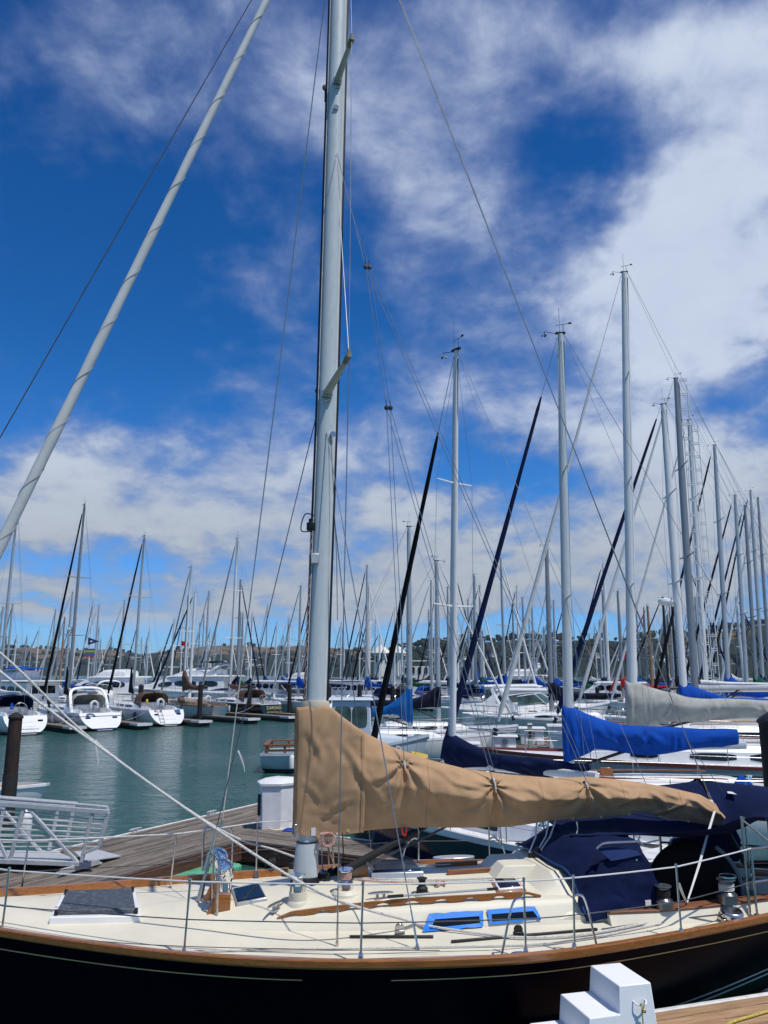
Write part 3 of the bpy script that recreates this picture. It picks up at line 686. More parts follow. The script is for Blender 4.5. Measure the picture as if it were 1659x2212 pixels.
# ------------------------------------------------------------------ boats: hull geometry
def hull_rings(L, B, fb, fbow, bt=.72, draft=.35, scoop=.55, n=22, stem=.55, p=.62, tb=.02, m=9, umax=.42):
    rings, sheer = [], []
    for i in range(n + 1):
        u = i / n; u = u if u < .9 else u
        b = B / 2 * ((bt + (1 - bt) * math.sin(math.pi / 2 * u / umax)) if u < umax else max(.004, (1 - ((u - umax) / (1 - umax)) ** 2.1)))
        zs = fb + (fbow - fb) * max(0, (u - .1) / .9) ** 1.7
        zk = -draft * math.sin(math.pi * min(1, u * 1.02)) ** .8 + tb * (1 - u) ** 3 if u < .98 else -.02
        if u > .86: zk = lerp(zk, .10 * zs, ((u - .86) / .14) ** 2)
        x = u * L; half = []
        for j in range(m + 1):
            a = math.pi / 2 * j / m
            v = min(1, u / .45); tt = b * math.cos(a) ** lerp(max(p, .80), p, v); z = zs - (zs - zk) * math.sin(a) ** lerp(1.0, 1.25, v)
            xx = x + scoop * max(-.1, z / zs) * (1 - u) ** 4 - stem * (1 - max(0, z) / zs) * u ** 9
            half.append((xx, tt, z))
        rings.append(half + [(x_, -t_, z_) for x_, t_, z_ in half[-2::-1]])
        sheer.append((half[0][0], b, zs))
    return rings, sheer
def sheer_at(sheer, x):
    return (float(np.interp(x, [s[0] for s in sheer], [s[1] for s in sheer])), float(np.interp(x, [s[0] for s in sheer], [s[2] for s in sheer])))
def deck_sheet(sheer, inset, drop, camber, x0=None, well=None, nt=8):
    rows = []; xs = [s[0] for s in sheer]
    for x, b, z in sheer:
        w = max(.002, b - inset)
        rows.append([(x, t * w, z - drop + camber * (1 - t * t)) for t in np.linspace(-1, 1, nt + 1)])
    skip = None
    if well: skip = lambda i, j: well[0] < sheer[i][0] and sheer[i + 1][0] < well[1] and nt * .25 <= j < nt * .75
    return rows, skip
def trunk(secs, top=.86):
    """coachroof loft: (x, half width, z base, height)"""
    rings = []
    for x, w, z, h in secs:
        r = [(x, w, z), (x, w * .97, z + h * .72), (x, w * top, z + h), (x, w * .45, z + h * 1.10), (x, 0, z + h * 1.13)]
        rings.append(r + [(a, -b, c) for a, b, c in r[-2::-1]])
    return rings
def side_window(mb, secs, x0, x1, h0, h1, side, n=4, th=.014, rnd_=.0):
    """a dark pane standing 3 mm proud of the coachroof side"""
    def pt(x, h, off):
        xs = [s[0] for s in secs]; w = np.interp(x, xs, [s[1] for s in secs]); z = np.interp(x, xs, [s[2] for s in secs]); hh = np.interp(x, xs, [s[3] for s in secs])
        return (x, side * (w * (1 - .03 * h / .72) + off), z + hh * h)
    a, b = [], []
    for i in range(n + 1):
        x = lerp(x0, x1, i / n); e = .22 if rnd_ and i in (0, n) else 0
        a.append(pt(x, lerp(h0, h1, e), th)); b.append(pt(x, lerp(h1, h0, e), th))
    mb.sheet([a, b], .02, (0, -side, 0))
def mast_obj(root, x, z0, H, r, m, rake, fore=1.35, name='mast', n=10, taper=.6):
    """mast with the long axis of its section fore and aft"""
    rings = []
    for i in range(7):
        f = i / 6; z = lerp(z0, H, f); q = r * (1 if f < .7 else lerp(1, taper, (f - .7) / .3)); xx = x - math.tan(rake) * (z - z0)
        rings.append([(xx + q * fore * math.cos(2 * math.pi * j / n), q * math.sin(2 * math.pi * j / n), z) for j in range(n)])
    return MB().loft(rings).build(name, m, root, ang=60)
def cover_mesh(x0, x1, z0, z1, hm, he, w0, w1, drop=0.12, seed=0.0, n=44, k=20, wr=1.0, skirt=0.0):
    """folded mainsail under its cover along a boom from (x0,z0) at the mast to (x1,z1); hm is the height up the mast"""
    rings = []; qc = random.Random(int(seed * 10) + 1); cr = []
    for c in range(int(22 * wr) if n > 30 else 0):     # long creases running down and aft from the tall end, and between ties
        fx = qc.random() ** 1.5; xa = lerp(x0, x1, fx); xb_ = xa + (x1 - x0) * qc.uniform(-.05, .14); za = lerp(z0, z1, fx) + lerp(hm, he, min(1, fx * 3)) * qc.uniform(.45, 1.0); zc = lerp(z0, z1, fx) - drop + qc.uniform(0, .25)
        cr.append((xa, za, xb_ - xa, zc - za, qc.uniform(.035, .075), qc.uniform(.018, .036), qc.choice((-1, 1))))
    for i in range(n + 1):
        f = i / n; x = lerp(x0, x1, f); zb = lerp(z0, z1, f) - drop * (.6 + .4 * math.sin(f * 9 + seed)) * (1 - .3 * f)
        g = max(0.0, 1 - max(0, f - .05) / .36); zb -= skirt * max(0, 1 - f / .17) ** .6
        top = lerp(z0, z1, f) + lerp(he * 1.5, he, f) + (hm - he * 1.5) * g ** 1.7
        w = lerp(w0, w1, f) * (1 if 0 < i < n else .72)
        ring = []
        for j in range(k):
            th = 2 * math.pi * j / k; c, s = math.cos(th), math.sin(th)
            h = .5 - .5 * c                               # 0 bottom .. 1 top
            sh = float(np.interp(h, [0, .1, .35, .6, .8, .93, 1], [.42, .55, .86, 1.0, .78, .46, 0]))
            t = w * sh * (1 if s >= 0 else -1) if abs(s) > 1e-6 else 0
            z = lerp(zb, top, h)
            d = wr * (.05 * fbm(x * 1.0 + z * 1.2 + seed, z * 1.8 - x * .5, seed + (3 if s > 0 else 8), 2) + .026 * math.sin(x * 2.6 + 6 * z + seed * 3 + 2.0 * fbm(x * .8, z, seed, 2)))
            for xa, za, dx_, dz_, w_, a_, sd_ in cr:
                if sd_ * s < 0: continue
                L2 = dx_ * dx_ + dz_ * dz_; q_ = ((x - xa) * dx_ + (z - za) * dz_) / L2
                if 0 < q_ < 1:
                    e_ = ((x - xa) * dz_ - (z - za) * dx_) / math.sqrt(L2)
                    if abs(e_) < 4 * w_: d += wr * a_ * math.sin(math.pi * q_) ** .5 * (math.exp(-(e_ / w_) ** 2) - .7 * math.exp(-((abs(e_) - 1.9 * w_) / w_) ** 2))
            ring.append((x + .02 * d, t + (d if s >= 0 else -d) * (abs(s) ** .5), z + .35 * d * (h > .5)))
        rings.append(ring)
    return MB().loft(rings)
def instruments(parent, x, z, s=1.0, sp=1, q=None, m=BLACK):
    """masthead wind vane, anemometer and whip aerial"""
    mb = MB()
    mb.box((x, 0, z + .03 * s), (.34 * s, .10 * s, .06 * s))
    mb.tube([(x + .12 * s, 0, z), (x + .55 * s, 0, z + .10 * s)], .010 * s, 4); mb.tube([(x + .55 * s, 0, z + .10 * s), (x + .55 * s, 0, z - .04 * s)], .012 * s, 4)
    for a in range(3): mb.ball((x + .55 * s + .07 * s * math.cos(a * 2.1), .07 * s * math.sin(a * 2.1), z - .05 * s), .035 * s, 6)
    mb.tube([(x - .10 * s, 0, z), (x - .10 * s, 0, z + .34 * s)], .010 * s, 4); mb.tube([(x - .30 * s, .05 * s, z + .36 * s), (x + .14 * s, -.03 * s, z + .33 * s)], .010 * s, 4)
    mb.box((x - .33 * s, .06 * s, z + .36 * s), (.10 * s, .012 * s, .07 * s))
    mb.tube([(x + .03 * s, .04, z), (x + .03 * s, .04, z + .95 * s)], .006 * s, 4)
    return mb.build('masthead_instruments', m, parent)
def furled(parent, p, q, r, m, low=.05, high=.96, uv=None, name='furled_headsail', n=26, seed=1):
    """headsail rolled round its stay, thicker low down, with a spiral edge"""
    p, q = Vector(p), Vector(q); pts, rs = [], []; qq = random.Random(seed)
    for i in range(n + 1):
        f = lerp(low, high, i / n); pts.append(p.lerp(q, f)); rs.append(r * lerp(1.0, .45, i / n) * (.55 if i in (0, n) else 1) * qq.uniform(.94, 1.06))
    o = MB().tube(pts, rs, 9).build(name, m, parent, ang=70)
    MB().tube([p, q], .008, 5).build('forestay', WIRE, parent)
    MB().lathe([(.05, 0), (.10, .02), (.10, .06), (.06, .08), (.06, .16), (.10, .18), (.10, .21), (.04, .23)], p.lerp(q, low * .45), 12, (q - p)).build('furler_drum', BLACK, parent)
    return o
def rail_line(sheer, x0, x1, side, inset, dz, n=14):
    return [(x, side * (sheer_at(sheer, x)[0] - inset), sheer_at(sheer, x)[1] + dz) for x in np.linspace(x0, x1, n)]

def sailboat(label, loc, head, L=11., B=3.5, fb=1.15, fbow=1.45, hull=None, deck=WHITE, scoop=.6, bt=.74, cab=(.30, .74), ch=.42, wins=((.36, .46), (.49, .56), (.59, .64)), wh=(.25, .66), wcol=GLASS,
             mx=.57, H=15., mr=.085, mm=ALU, rake=1.2, jib=None, jr=.10, bow=None, spr=(.5,), spw=1.0, sprake=.0, boom=4.0, bz=None, cov=None, cm=1.3, ce=.28, bw=.17, covdrop=.12, dodger=None, bimini=None, rail=True,
             trim=None, ladder=True, name='sailing_yacht', group=None, lite=False, arch=False, wheel=True, radar=False, flagcov=None, steps=True, seed=0, backstay=True, boomr=.085, boomm=None, skirt=0.0, jhigh=.96):
    t = thing(name, label, 'sailboat', loc, head, group); q = random.Random(seed * 7 + 3)
    rings, sheer = hull_rings(L, B, fb, fbow, bt, scoop=scoop)
    MB().loft(rings, close=False, caps=(False, False)).add([p for p in rings[0]], [list(range(len(rings[0])))]).build('hull', hull or WHITE, t, ang=50)
    xw0, xw1 = scoop + .05 * L, cab[0] * L - .1
    rows, sk = deck_sheet(sheer, .04, .05, .06, well=(xw0, xw1))
    dk = MB().sheet(rows, skip=sk).build('deck', deck, t, fixn=False)
    for s in (-1, 1): MB().loft([[(x, s * (b - .06), z - .06), (x, s * (b - .055), z + .045), (x, s * (b + .005), z + .045), (x, s * (b + .008), z - .05)] for x, b, z in sheer]).build('toe_rail', trim or deck, t)
    # cockpit
    b0, z0 = sheer_at(sheer, (xw0 + xw1) / 2); wb = b0 * .5
    mb = MB(); d = .48
    mb.box(((xw0 + xw1) / 2, 0, z0 - d - .02), (xw1 - xw0 + .5, 2 * wb + .35, .04))
    for s in (-1, 1): mb.box(((xw0 + xw1) / 2, s * (wb + .12), z0 - d / 2), (xw1 - xw0 + .5, .06, d)); mb.box(((xw0 + xw1) / 2, s * (wb * .78), z0 - d + .2), (xw1 - xw0, wb * .42, .4))
    for x in (xw0 - .2, xw1 + .2): mb.box((x, 0, z0 - d / 2), (.06, 2 * wb + .2, d))
    mb.build('cockpit_well', deck, t)
    for s in (-1, 1): MB().loft([[(x, s * (wb + .10), z0 - .03), (x, s * (wb + .14), z0 + h), (x, s * (wb + .26), z0 + h), (x, s * (wb + .34), z0 - .05)] for x, h in ((xw0 - .1, .12), (xw0 + .3, .2), (xw1, .3), (xw1 + .4, .34))]).build('coaming', deck, t)
    # coachroof
    x0, x1 = cab[0] * L, cab[1] * L; secs = []
    for f, wf, hf in ((0, .62, 1.0), (.06, .63, 1.05), (.35, .64, 1.0), (.7, .60, .82), (.9, .50, .5), (1.0, .38, .12)):
        x = lerp(x0, x1, f); b, z = sheer_at(sheer, x); secs.append((x, min(b - .28, b * wf), z - .02, ch * hf))
    tr = MB().loft(trunk(secs)).build('coachroof', deck, t, ang=30)
    for (a, b_) in wins:
        for s in (-1, 1):
            w = MB(); side_window(w, secs, a * L, b_ * L, wh[0], wh[1], s, rnd_=1); w.build('cabin_window', wcol, tr)
    b_, zc = sheer_at(sheer, .62 * L)
    MB().box((.66 * L, 0, zc + ch * .95), (.5, .5, .06)).build('deck_hatch', GLASS, tr, bevel=.01)
    if not lite:
        for s in (-1, 1): MB().tube(curve_pts([(lerp(x0, x1, a), s * float(np.interp(lerp(x0, x1, a), [k[0] for k in secs], [k[1] for k in secs])) * .74, float(np.interp(lerp(x0, x1, a), [k[0] for k in secs], [k[2] + k[3] * 1.06 for k in secs])) + (.07 if a not in (.08, .68) else .02)) for a in (.08, .10, .3, .5, .66, .68)], 3), .018, 6).build('grab_rail', TEAKD if trim else STEEL, tr)
        for s in (-1, 1): MB().lathe([(.09, 0), (.085, .05), (.06, .07), (.055, .13), (.08, .16), (.02, .17)], (xw1 - .5, s * (wb + .2), z0 + .26), 12).build('winch', CHROME, t)
    # rig
    bm_, zm = sheer_at(sheer, mx * L); zm += ch * 1.05; rk = R(rake); mxx = mx * L
    mo = mast_obj(t, mxx, zm - .1, H, mr, mm, rk, n=10 if lite else 14)
    xt = mxx - math.tan(rk) * (H - zm)
    if not lite:
        MB().bar((mxx - mr * 1.36, 0, zm + .6), (xt - mr * .85, 0, H - .2), mr * .35, mr * .28, (0, 1, 0)).build('sail_track', BLACK, mo)
        MB().tube([(mxx + mr * .2, -mr * .99, zm + .5), (mxx + mr * .1 - math.tan(rk) * (H - zm) * .55, -mr * 1.0, lerp(zm, H, .55))], .007, 4).build('halyard', ROPEW, mo)
        for f_ in (.22, .47, .8): MB().box((mxx - math.tan(rk) * (lerp(zm, H, f_) - zm), -mr * .98, lerp(zm, H, f_)), (mr * .8, .03, .22)).build('mast_fitting', STEEL, mo)
    instruments(mo, xt, H, .72, m=BLACK if not lite else ALUD)
    zbm = bz if bz is not None else zm + .75
    xb = mxx - mr * 1.3
    MB().tube([(xb, 0, zbm), (xb - boom, 0, zbm + .06)], boomr, 8, sq=.75).build('boom', boomm or mm, t)
    if cov:
        cover_mesh(xb + mr * 2.7, xb - boom + .15, zbm, zbm + .06, cm, ce, bw, bw * .5, covdrop, seed * 1.7, skirt=skirt, n=130 if not lite else 18, k=40 if not lite else 10).build('sail_cover', cov, t, ang=80)
    elif not lite:
        cover_mesh(xb - .1, xb - boom + .2, zbm + .08, zbm + .12, .26, .10, .12, .06, .02, seed, n=24, k=12, wr=.5).build('flaked_mainsail', WHITEC, t, ang=80)
    if not lite: MB().tube([(xb - .02, 0, zm + .12), (xb - boom * .32, 0, zbm - .06)], .035, 8).build('boom_vang', BLACK, t)
    for f in spr:
        zsp = lerp(zm, H, f); xs_ = mxx - math.tan(rk) * (zsp - zm); w = spw * B * .29 * (1.1 - .35 * f)
        for s in (-1, 1):
            MB().tube([(xs_, s * mr * .8, zsp), (xs_ - sprake * w, s * w, zsp + .05 * w)], [mr * .42, mr * .24], 6, sq=.6).build('spreader', mm, mo)
    xc_, bc_ = mxx - .12, sheer_at(sheer, mxx - .1)[0] - .1; zc_ = sheer_at(sheer, mxx)[1]
    for s in (-1, 1):
        pts = [(xc_, s * bc_, zc_)] + [(mxx - math.tan(rk) * (lerp(zm, H, f) - zm) - sprake * spw * B * .29 * (1.1 - .35 * f), s * spw * B * .29 * (1.1 - .35 * f), lerp(zm, H, f)) for f in sorted(spr)] + [(xt, s * mr * .5, H - .15)]
        MB().tube(pts, .0065 if lite else .0055, 4).build('cap_shroud', WIRE, t)
        f = min(spr); zsp = lerp(zm, H, f)
        MB().tube([(xc_ - .35, s * bc_, zc_), (mxx - math.tan(rk) * (zsp - zm), s * mr, zsp - .1)], .0055, 4).build('lower_shroud', WIRE, t)
    xbow = sheer[-1][0]; zbow = sheer[-1][2]
    pj = Vector((xbow - .12 if bow is None else bow, 0, zbow + .05)); qj = Vector((xt + mr, 0, H - .1))
    if jib: furled(t, pj, qj, jr, jib, high=jhigh, seed=seed)
    else: MB().tube([pj, qj], .006, 4).build('forestay', WIRE, t)
    if backstay: MB().tube([(xt - mr, 0, H), (scoop + .05, 0, z0)], .006, 4).build('backstay', WIRE, t)
    MB().tube([(xt - mr, 0, H - .05), (xb - boom + .02, 0, zbm + .12)], .004, 4).build('topping_lift', WIRE, t)
    MB().tube([(mxx + mr * 1.35, .03, zm + .4), (xt + mr, .03, H - .3)], .009, 4).build('halyard', ROPEN if q.random() < .5 else ROPEW, t)
    # rails
    if rail:
        xp = .93 * L; bb, zz = sheer_at(sheer, xp); hr = .58
        mb = MB()
        mb.tube(curve_pts([rail_line(sheer, .86 * L, .86 * L + .01, 1, .08, hr, 2)[0], (xp, bb - .05, zz + hr), (xbow + .02, 0, zbow + hr + .04), (xp, -bb + .05, zz + hr), rail_line(sheer, .86 * L, .86 * L + .01, -1, .08, hr, 2)[0]], 5), .014, 6)
        for s in (-1, 1):
            for x in (.86 * L, .94 * L): p = rail_line(sheer, x, x + .01, s, .08, 0, 2)[0]; mb.tube([p, (p[0], p[1], p[2] + hr)], .013, 6)
        mb.build('pulpit', STEEL, t)
        xs0 = scoop + .12; a = rail_line(sheer, xs0 + .9, xs0 + .91, 1, .07, 0, 2)[0]; c = rail_line(sheer, xs0, xs0 + .01, 1, .10, 0, 2)[0]
        for s in (-1, 1):
            mb = MB()
            for hh in (hr, hr * .5): mb.tube(curve_pts([(a[0], s * a[1], a[2] + hh), (c[0] + .1, s * c[1], c[2] + hh), (c[0], s * c[1] * .35, c[2] + hh)], 4), .014, 6)
            for p in (a, c, (c[0], c[1] * .35, c[2])): mb.tube([(p[0], s * p[1], p[2]), (p[0], s * p[1], p[2] + hr)], .013, 6)
            mb.build('pushpit', STEEL, t)
        for s in (-1, 1):
            mb = MB()
            for hh in (hr, hr * .5): mb.tube(rail_line(sheer, xs0 + .9, .86 * L, s, .075, hh), .0065, 4)
            for x in np.linspace(xs0 + .9, .86 * L, 6)[1:-1]: p = rail_line(sheer, x, x + .01, s, .075, 0, 2)[0]; mb.tube([p, (p[0], p[1], p[2] + hr)], .011, 5)
            mb.build('lifelines', STEEL, t)
    # stern furniture
    if steps and scoop > .3:
        zst = fb
        mb = MB(); w = B * bt * .17
        for k in range(3):
            z = zst * (.78 - .24 * k); x = scoop * z / zst
            mb.box((x + .02, 0, z - .12), (.26, 2 * w * (1 + .12 * k), .05))
            mb.box((x + .13, 0, z - .06), (.03, 2 * w * (1 + .12 * k), .12))
        mb.build('stern_steps', WHITE, t, bevel=.012)
        for s in (-1, 1): z = zst * .72; x = scoop * z / zst; MB().box((x - .0, s * w * 1.9, z), (.07, w * .7, .16)).build('stern_port', GLASS, t, bevel=.02)
    if ladder:
        mb = MB(); w = .17; yo = B * bt * .22; zt = fb + .25; xb0 = scoop
        for s in (-1, 1): mb.tube([(xb0 + .12, yo + s * w, zt), (xb0 - .06, yo + s * w, zt - .2), (scoop * .2 - .08, yo + s * w, fb * .2)], .014, 6)
        for k in range(4): f = .15 + .25 * k; mb.tube([(lerp(xb0 - .06, scoop * .2 - .08, f), yo - w, lerp(zt - .2, fb * .2, f)), (lerp(xb0 - .06, scoop * .2 - .08, f), yo + w, lerp(zt - .2, fb * .2, f))], .014, 6)
        mb.build('boarding_ladder', STEEL, t)
    if wheel:
        xw = (xw0 + xw1) / 2 - .5; mb = MB(); c = Vector((xw, 0, z0 + .35)); rr2 = .45
        mb.tube([c + Vector((0, rr2 * math.cos(a), rr2 * math.sin(a))) for a in np.linspace(0, 2 * math.pi, 25)], .018, 6)
        for k in range(5): a = k * 1.2566; mb.tube([c, c + Vector((0, rr2 * math.cos(a), rr2 * math.sin(a)))], .01, 4)
        mb.tube([(xw + .12, 0, z0 - .4), (xw + .12, 0, z0 + .45)], [.12, .09], 10)
        mb.build('steering_wheel', STEEL, t)
    if dodger:
        xd = x0 + .25; w = wb + .28; zd = z0 + ch * .9; rws = []
        for dx, hz, wf in ((1.0, -.02, .8), (.55, .62, .85), (.2, .85, .95), (-.4, .92, 1.0), (-.95, .84, 1.02)):
            rws.append([(xd + dx, s_ * w * wf, zd + (-.25 if abs(s_) == 1 else hz * k_)) for s_, k_ in ((-1, 0), (-.96, .62), (-.75, .95), (0, 1.04), (.75, .95), (.96, .62), (1, 0))])
        do = MB().sheet(rws, .02).build('spray_hood', dodger, t, ang=40)
        for s in (-1, 1):
            MB().sheet([[(xd + .86, s * w * .30 - .25 * w, zd + .20), (xd + .86, s * w * .30 + .25 * w, zd + .20)], [(xd + .62, s * w * .30 - .25 * w, zd + .60), (xd + .62, s * w * .30 + .25 * w, zd + .60)]], .01, (-1, 0, -.5)).build('clear_panel', GLASSG, do)
    if bimini:
        xbm = (xw0 + xw1) / 2; w = wb + .5; zb_ = z0 + 1.55; rws = []
        for dx, hz in ((1.1, -.10), (.5, 0), (-.4, .02), (-1.2, -.10)): rws.append([(xbm + dx, s_ * w, zb_ + hz - .16 * abs(s_) ** 2.2) for s_ in (-1, -.6, 0, .6, 1)])
        bo = MB().sheet(rws, .02).build('bimini', bimini, t, ang=50)
        mb = MB()
        for s in (-1, 1):
            for dx in (-1.1, 1.0): mb.tube([(xbm - .1, s * (wb + .4), z0), (xbm + dx, s * w * .98, zb_ - .18)], .013, 6)
        mb.build('bimini_frame', STEEL, bo)
    if arch:
        mb = MB(); xa = xw1 + .1; w = wb + .42
        mb.tube(curve_pts([(xa - .9, w, z0), (xa - .45, w * .98, z0 + 1.0), (xa - .1, w * .78, z0 + 1.55), (xa, 0, z0 + 1.68), (xa - .1, -w * .78, z0 + 1.55), (xa - .45, -w * .98, z0 + 1.0), (xa - .9, -w, z0)], 6), .075, 8, sq=1.5)
        mb.build('traveller_arch', WHITE, t)
    if radar:
        zr = lerp(zm, H, .36); xr = mxx - math.tan(rk) * (zr - zm) + mr * 1.3
        MB().lathe([(.05, -.12), (.24, -.10), (.30, 0), (.28, .09), (.14, .14), (.01, .15)], (xr + .30, 0, zr), 14).box((xr + .12, 0, zr - .14), (.3, .1, .05)).build('radar_dome', WHITE, mo)
    if flagcov:
        pts = [(xb + .55, .02, zbm + 1.9), (xb + .7, .05, zbm - .1), (xb - .1, .02, zbm - .2), (xb + .25, .01, zbm + 1.2)]
        MB().prism(pts, (.0, .08, 0)).build('mast_sail_flap', flagcov, t)
    return t

def motorboat(label, loc, head, L=12., B=4., fb=1.3, fbow=2.0, hull=None, deck=WHITE, kind='cruiser', canopy=None, glass=GLASS, group=None, name='motor_yacht', seed=0, fly=True, arch=True, radar=True, cat='motorboat'):
    t = thing(name, label, cat, loc, head, group)
    rings, sheer = hull_rings(L, B, fb, fbow, .92, draft=.45, scoop=-.1, stem=1.1, p=.40, umax=.5)
    MB().loft(rings, close=False, caps=(False, False)).add(rings[0], [list(range(len(rings[0])))]).build('hull', hull or WHITE, t, ang=40)
    rows, sk = deck_sheet(sheer, .05, .05, .08); MB().sheet(rows).build('deck', deck, t, fixn=False)
    mb = MB()
    for s in (-1, 1): mb.loft([[(x, s * (b - .06), z - .06), (x, s * (b - .05), z + .05), (x, s * (b + .03), z + .04), (x, s * (b + .03), z - .05)] for x, b, z in sheer])
    mb.build('rub_rail', deck, t)
    def house(nm, secs, wins, wh, par, top=.9, m=deck):
        o = MB().loft(trunk(secs, top)).build(nm, m, par, ang=30)
        for a, b in wins:
            for s in (-1, 1): w = MB(); side_window(w, secs, a, b, wh[0], wh[1], s, rnd_=1); w.build('side_window', glass, o)
        return o
    def front_glass(par, x, w, z0, z1, lean, n=3, back=False):
        for i in range(n):
            y0 = lerp(-w, w, i / n) + .04; y1 = lerp(-w, w, (i + 1) / n) - .04; d = -1 if back else 1
            MB().sheet([[(x + d * .012, y0, z0), (x + d * .012, y1, z0)], [(x - lean + d * .012, y0 * .94, z1), (x - lean + d * .012, y1 * .94, z1)]], .02, (-d, 0, 0)).build('windscreen_pane', glass, par)
    zd = sheer_at(sheer, .4 * L)[1]; b = B / 2
    if kind == 'cruiser':      # flybridge cruiser
        secs = [(.16 * L, b * .80, zd - .1, 1.75), (.5 * L, b * .80, zd - .05, 1.75), (.60 * L, b * .76, zd, 1.35), (.70 * L, b * .62, zd + .1, .75), (.84 * L, b * .42, zd + .3, .2)]
        h = house('cabin', secs, ((.2 * L, .33 * L), (.35 * L, .50 * L), (.52 * L, .62 * L)), (.38, .74), t)
        front_glass(h, .165 * L, b * .6, zd + .1, zd + 1.35, 0, 2, True)
        f = MB().loft(trunk([(.10 * L, b * .82, zd + 1.70, .14), (.5 * L, b * .84, zd + 1.70, .16), (.57 * L, b * .7, zd + 1.62, .12)])).build('flybridge_deck', deck, t)
        f2 = MB().loft(trunk([(.22 * L, b * .70, zd + 1.83, .62), (.27 * L, b * .72, zd + 1.83, .75), (.42 * L, b * .70, zd + 1.83, .70), (.53 * L, b * .5, zd + 1.8, .10)])).build('flybridge', deck, t)
        front_glass(f2, .46 * L, b * .45, zd + 2.3, zd + 2.62, .35, 3)
        if arch:
            mb = MB(); mb.tube(curve_pts([(.30 * L, b * .72, zd + 1.8), (.20 * L, b * .68, zd + 2.9), (.19 * L, 0, zd + 3.05), (.20 * L, -b * .68, zd + 2.9), (.30 * L, -b * .72, zd + 1.8)], 6), .14, 8, sq=.7); a = mb.build('radar_arch', deck, t)
            if radar: MB().lathe([(.1, 0), (.3, .05), (.32, .16), (.2, .26), (.02, .28)], (.2 * L, 0, zd + 3.18), 14).build('radar_dome', WHITE, a)
    elif kind == 'trawler':    # upright pilothouse, wide roof
        secs = [(.10 * L, b * .78, zd - .1, 1.55), (.62 * L, b * .76, zd - .05, 1.55), (.68 * L, b * .70, zd, 1.5), (.69 * L, b * .6, zd, .5), (.82 * L, b * .44, zd + .15, .3)]
        h = house('cabin', secs, [(lerp(.13, .56, i / 5) * L, (lerp(.13, .56, i / 5) + .07) * L) for i in range(6)], (.42, .80), t, .97)
        front_glass(h, .685 * L, b * .6, zd + .75, zd + 1.3, .02, 3); front_glass(h, .10 * L, b * .6, zd + .55, zd + 1.2, 0, 3, True)
        MB().loft(trunk([(.02 * L, b * .88, zd + 1.56, .10), (.70 * L, b * .84, zd + 1.56, .12), (.74 * L, b * .6, zd + 1.56, .06)])).build('roof', deck, t)
        mb = MB()
        for s in (-1, 1): mb.tube([(.04 * L, s * b * .8, zd), (.04 * L, s * b * .8, zd + 1.56)], .04, 6)
        mb.build('roof_post', deck, t)
        if fly:
            f2 = MB().loft(trunk([(.26 * L, b * .55, zd + 1.66, .72), (.42 * L, b * .58, zd + 1.66, .80), (.50 * L, b * .46, zd + 1.66, .62), (.52 * L, b * .4, zd + 1.66, .1)])).build('flybridge', deck, t)
            front_glass(f2, .51 * L, b * .4, zd + 2.2, zd + 2.55, .12, 3)
    elif kind == 'express':    # low express cruiser with raked screen
        secs = [(.30 * L, b * .74, zd - .05, .55), (.45 * L, b * .74, zd, .60), (.62 * L, b * .62, zd + .1, .45), (.85 * L, b * .32, zd + .35, .12)]
        h = house('cabin', secs, ((.55 * L, .66 * L),), (.35, .7), t)
        mb = MB(); w = b * .72; ws = [[(.30 * L, -w, zd + .48), (.50 * L, -w * .95, zd + .52), (.60 * L, -w * .5, zd + .58), (.625 * L, 0, zd + .60), (.60 * L, w * .5, zd + .58), (.50 * L, w * .95, zd + .52), (.30 * L, w, zd + .48)],
                                  [(.30 * L, -w * .9, zd + 1.0), (.42 * L, -w * .85, zd + 1.15), (.48 * L, -w * .45, zd + 1.2), (.495 * L, 0, zd + 1.22), (.48 * L, w * .45, zd + 1.2), (.42 * L, w * .85, zd + 1.15), (.30 * L, w * .9, zd + 1.0)]]
        mb.sheet(ws, .02, (-.6, 0, -.2)).build('windscreen', glass, t)
        fr = MB(); fr.tube(ws[1], .028, 6)
        for k in (1, 2, 3, 4, 5): fr.tube([ws[0][k], ws[1][k]], .022, 6)
        fr.build('windscreen_frame', WHITE, t)
        if arch:
            mb = MB(); mb.tube(curve_pts([(.28 * L, b * .80, zd), (.2 * L, b * .76, zd + 1.3), (.19 * L, 0, zd + 1.6), (.2 * L, -b * .76, zd + 1.3), (.28 * L, -b * .80, zd)], 6), .11, 8, sq=.6); mb.build('radar_arch', deck, t)
    elif kind == 'hardtop':    # cabin cruiser with greenish windows all round
        secs = [(.18 * L, b * .74, zd - .1, 1.5), (.55 * L, b * .72, zd - .05, 1.5), (.60 * L, b * .66, zd, 1.0), (.66 * L, b * .58, zd + .05, .5), (.85 * L, b * .38, zd + .25, .2)]
        h = house('cabin', secs, [(lerp(.2, .50, i / 3) * L, (lerp(.2, .50, i / 3) + .085) * L) for i in range(4)], (.48, .86), t, .95)
        front_glass(h, .60 * L, b * .55, zd + .75, zd + 1.3, .25, 3); front_glass(h, .178 * L, b * .6, zd + .5, zd + 1.2, 0, 3, True)
        MB().loft(trunk([(.10 * L, b * .80, zd + 1.44, .12), (.50 * L, b * .78, zd + 1.46, .14), (.58 * L, b * .6, zd + 1.42, .08)])).build('roof', deck, t)
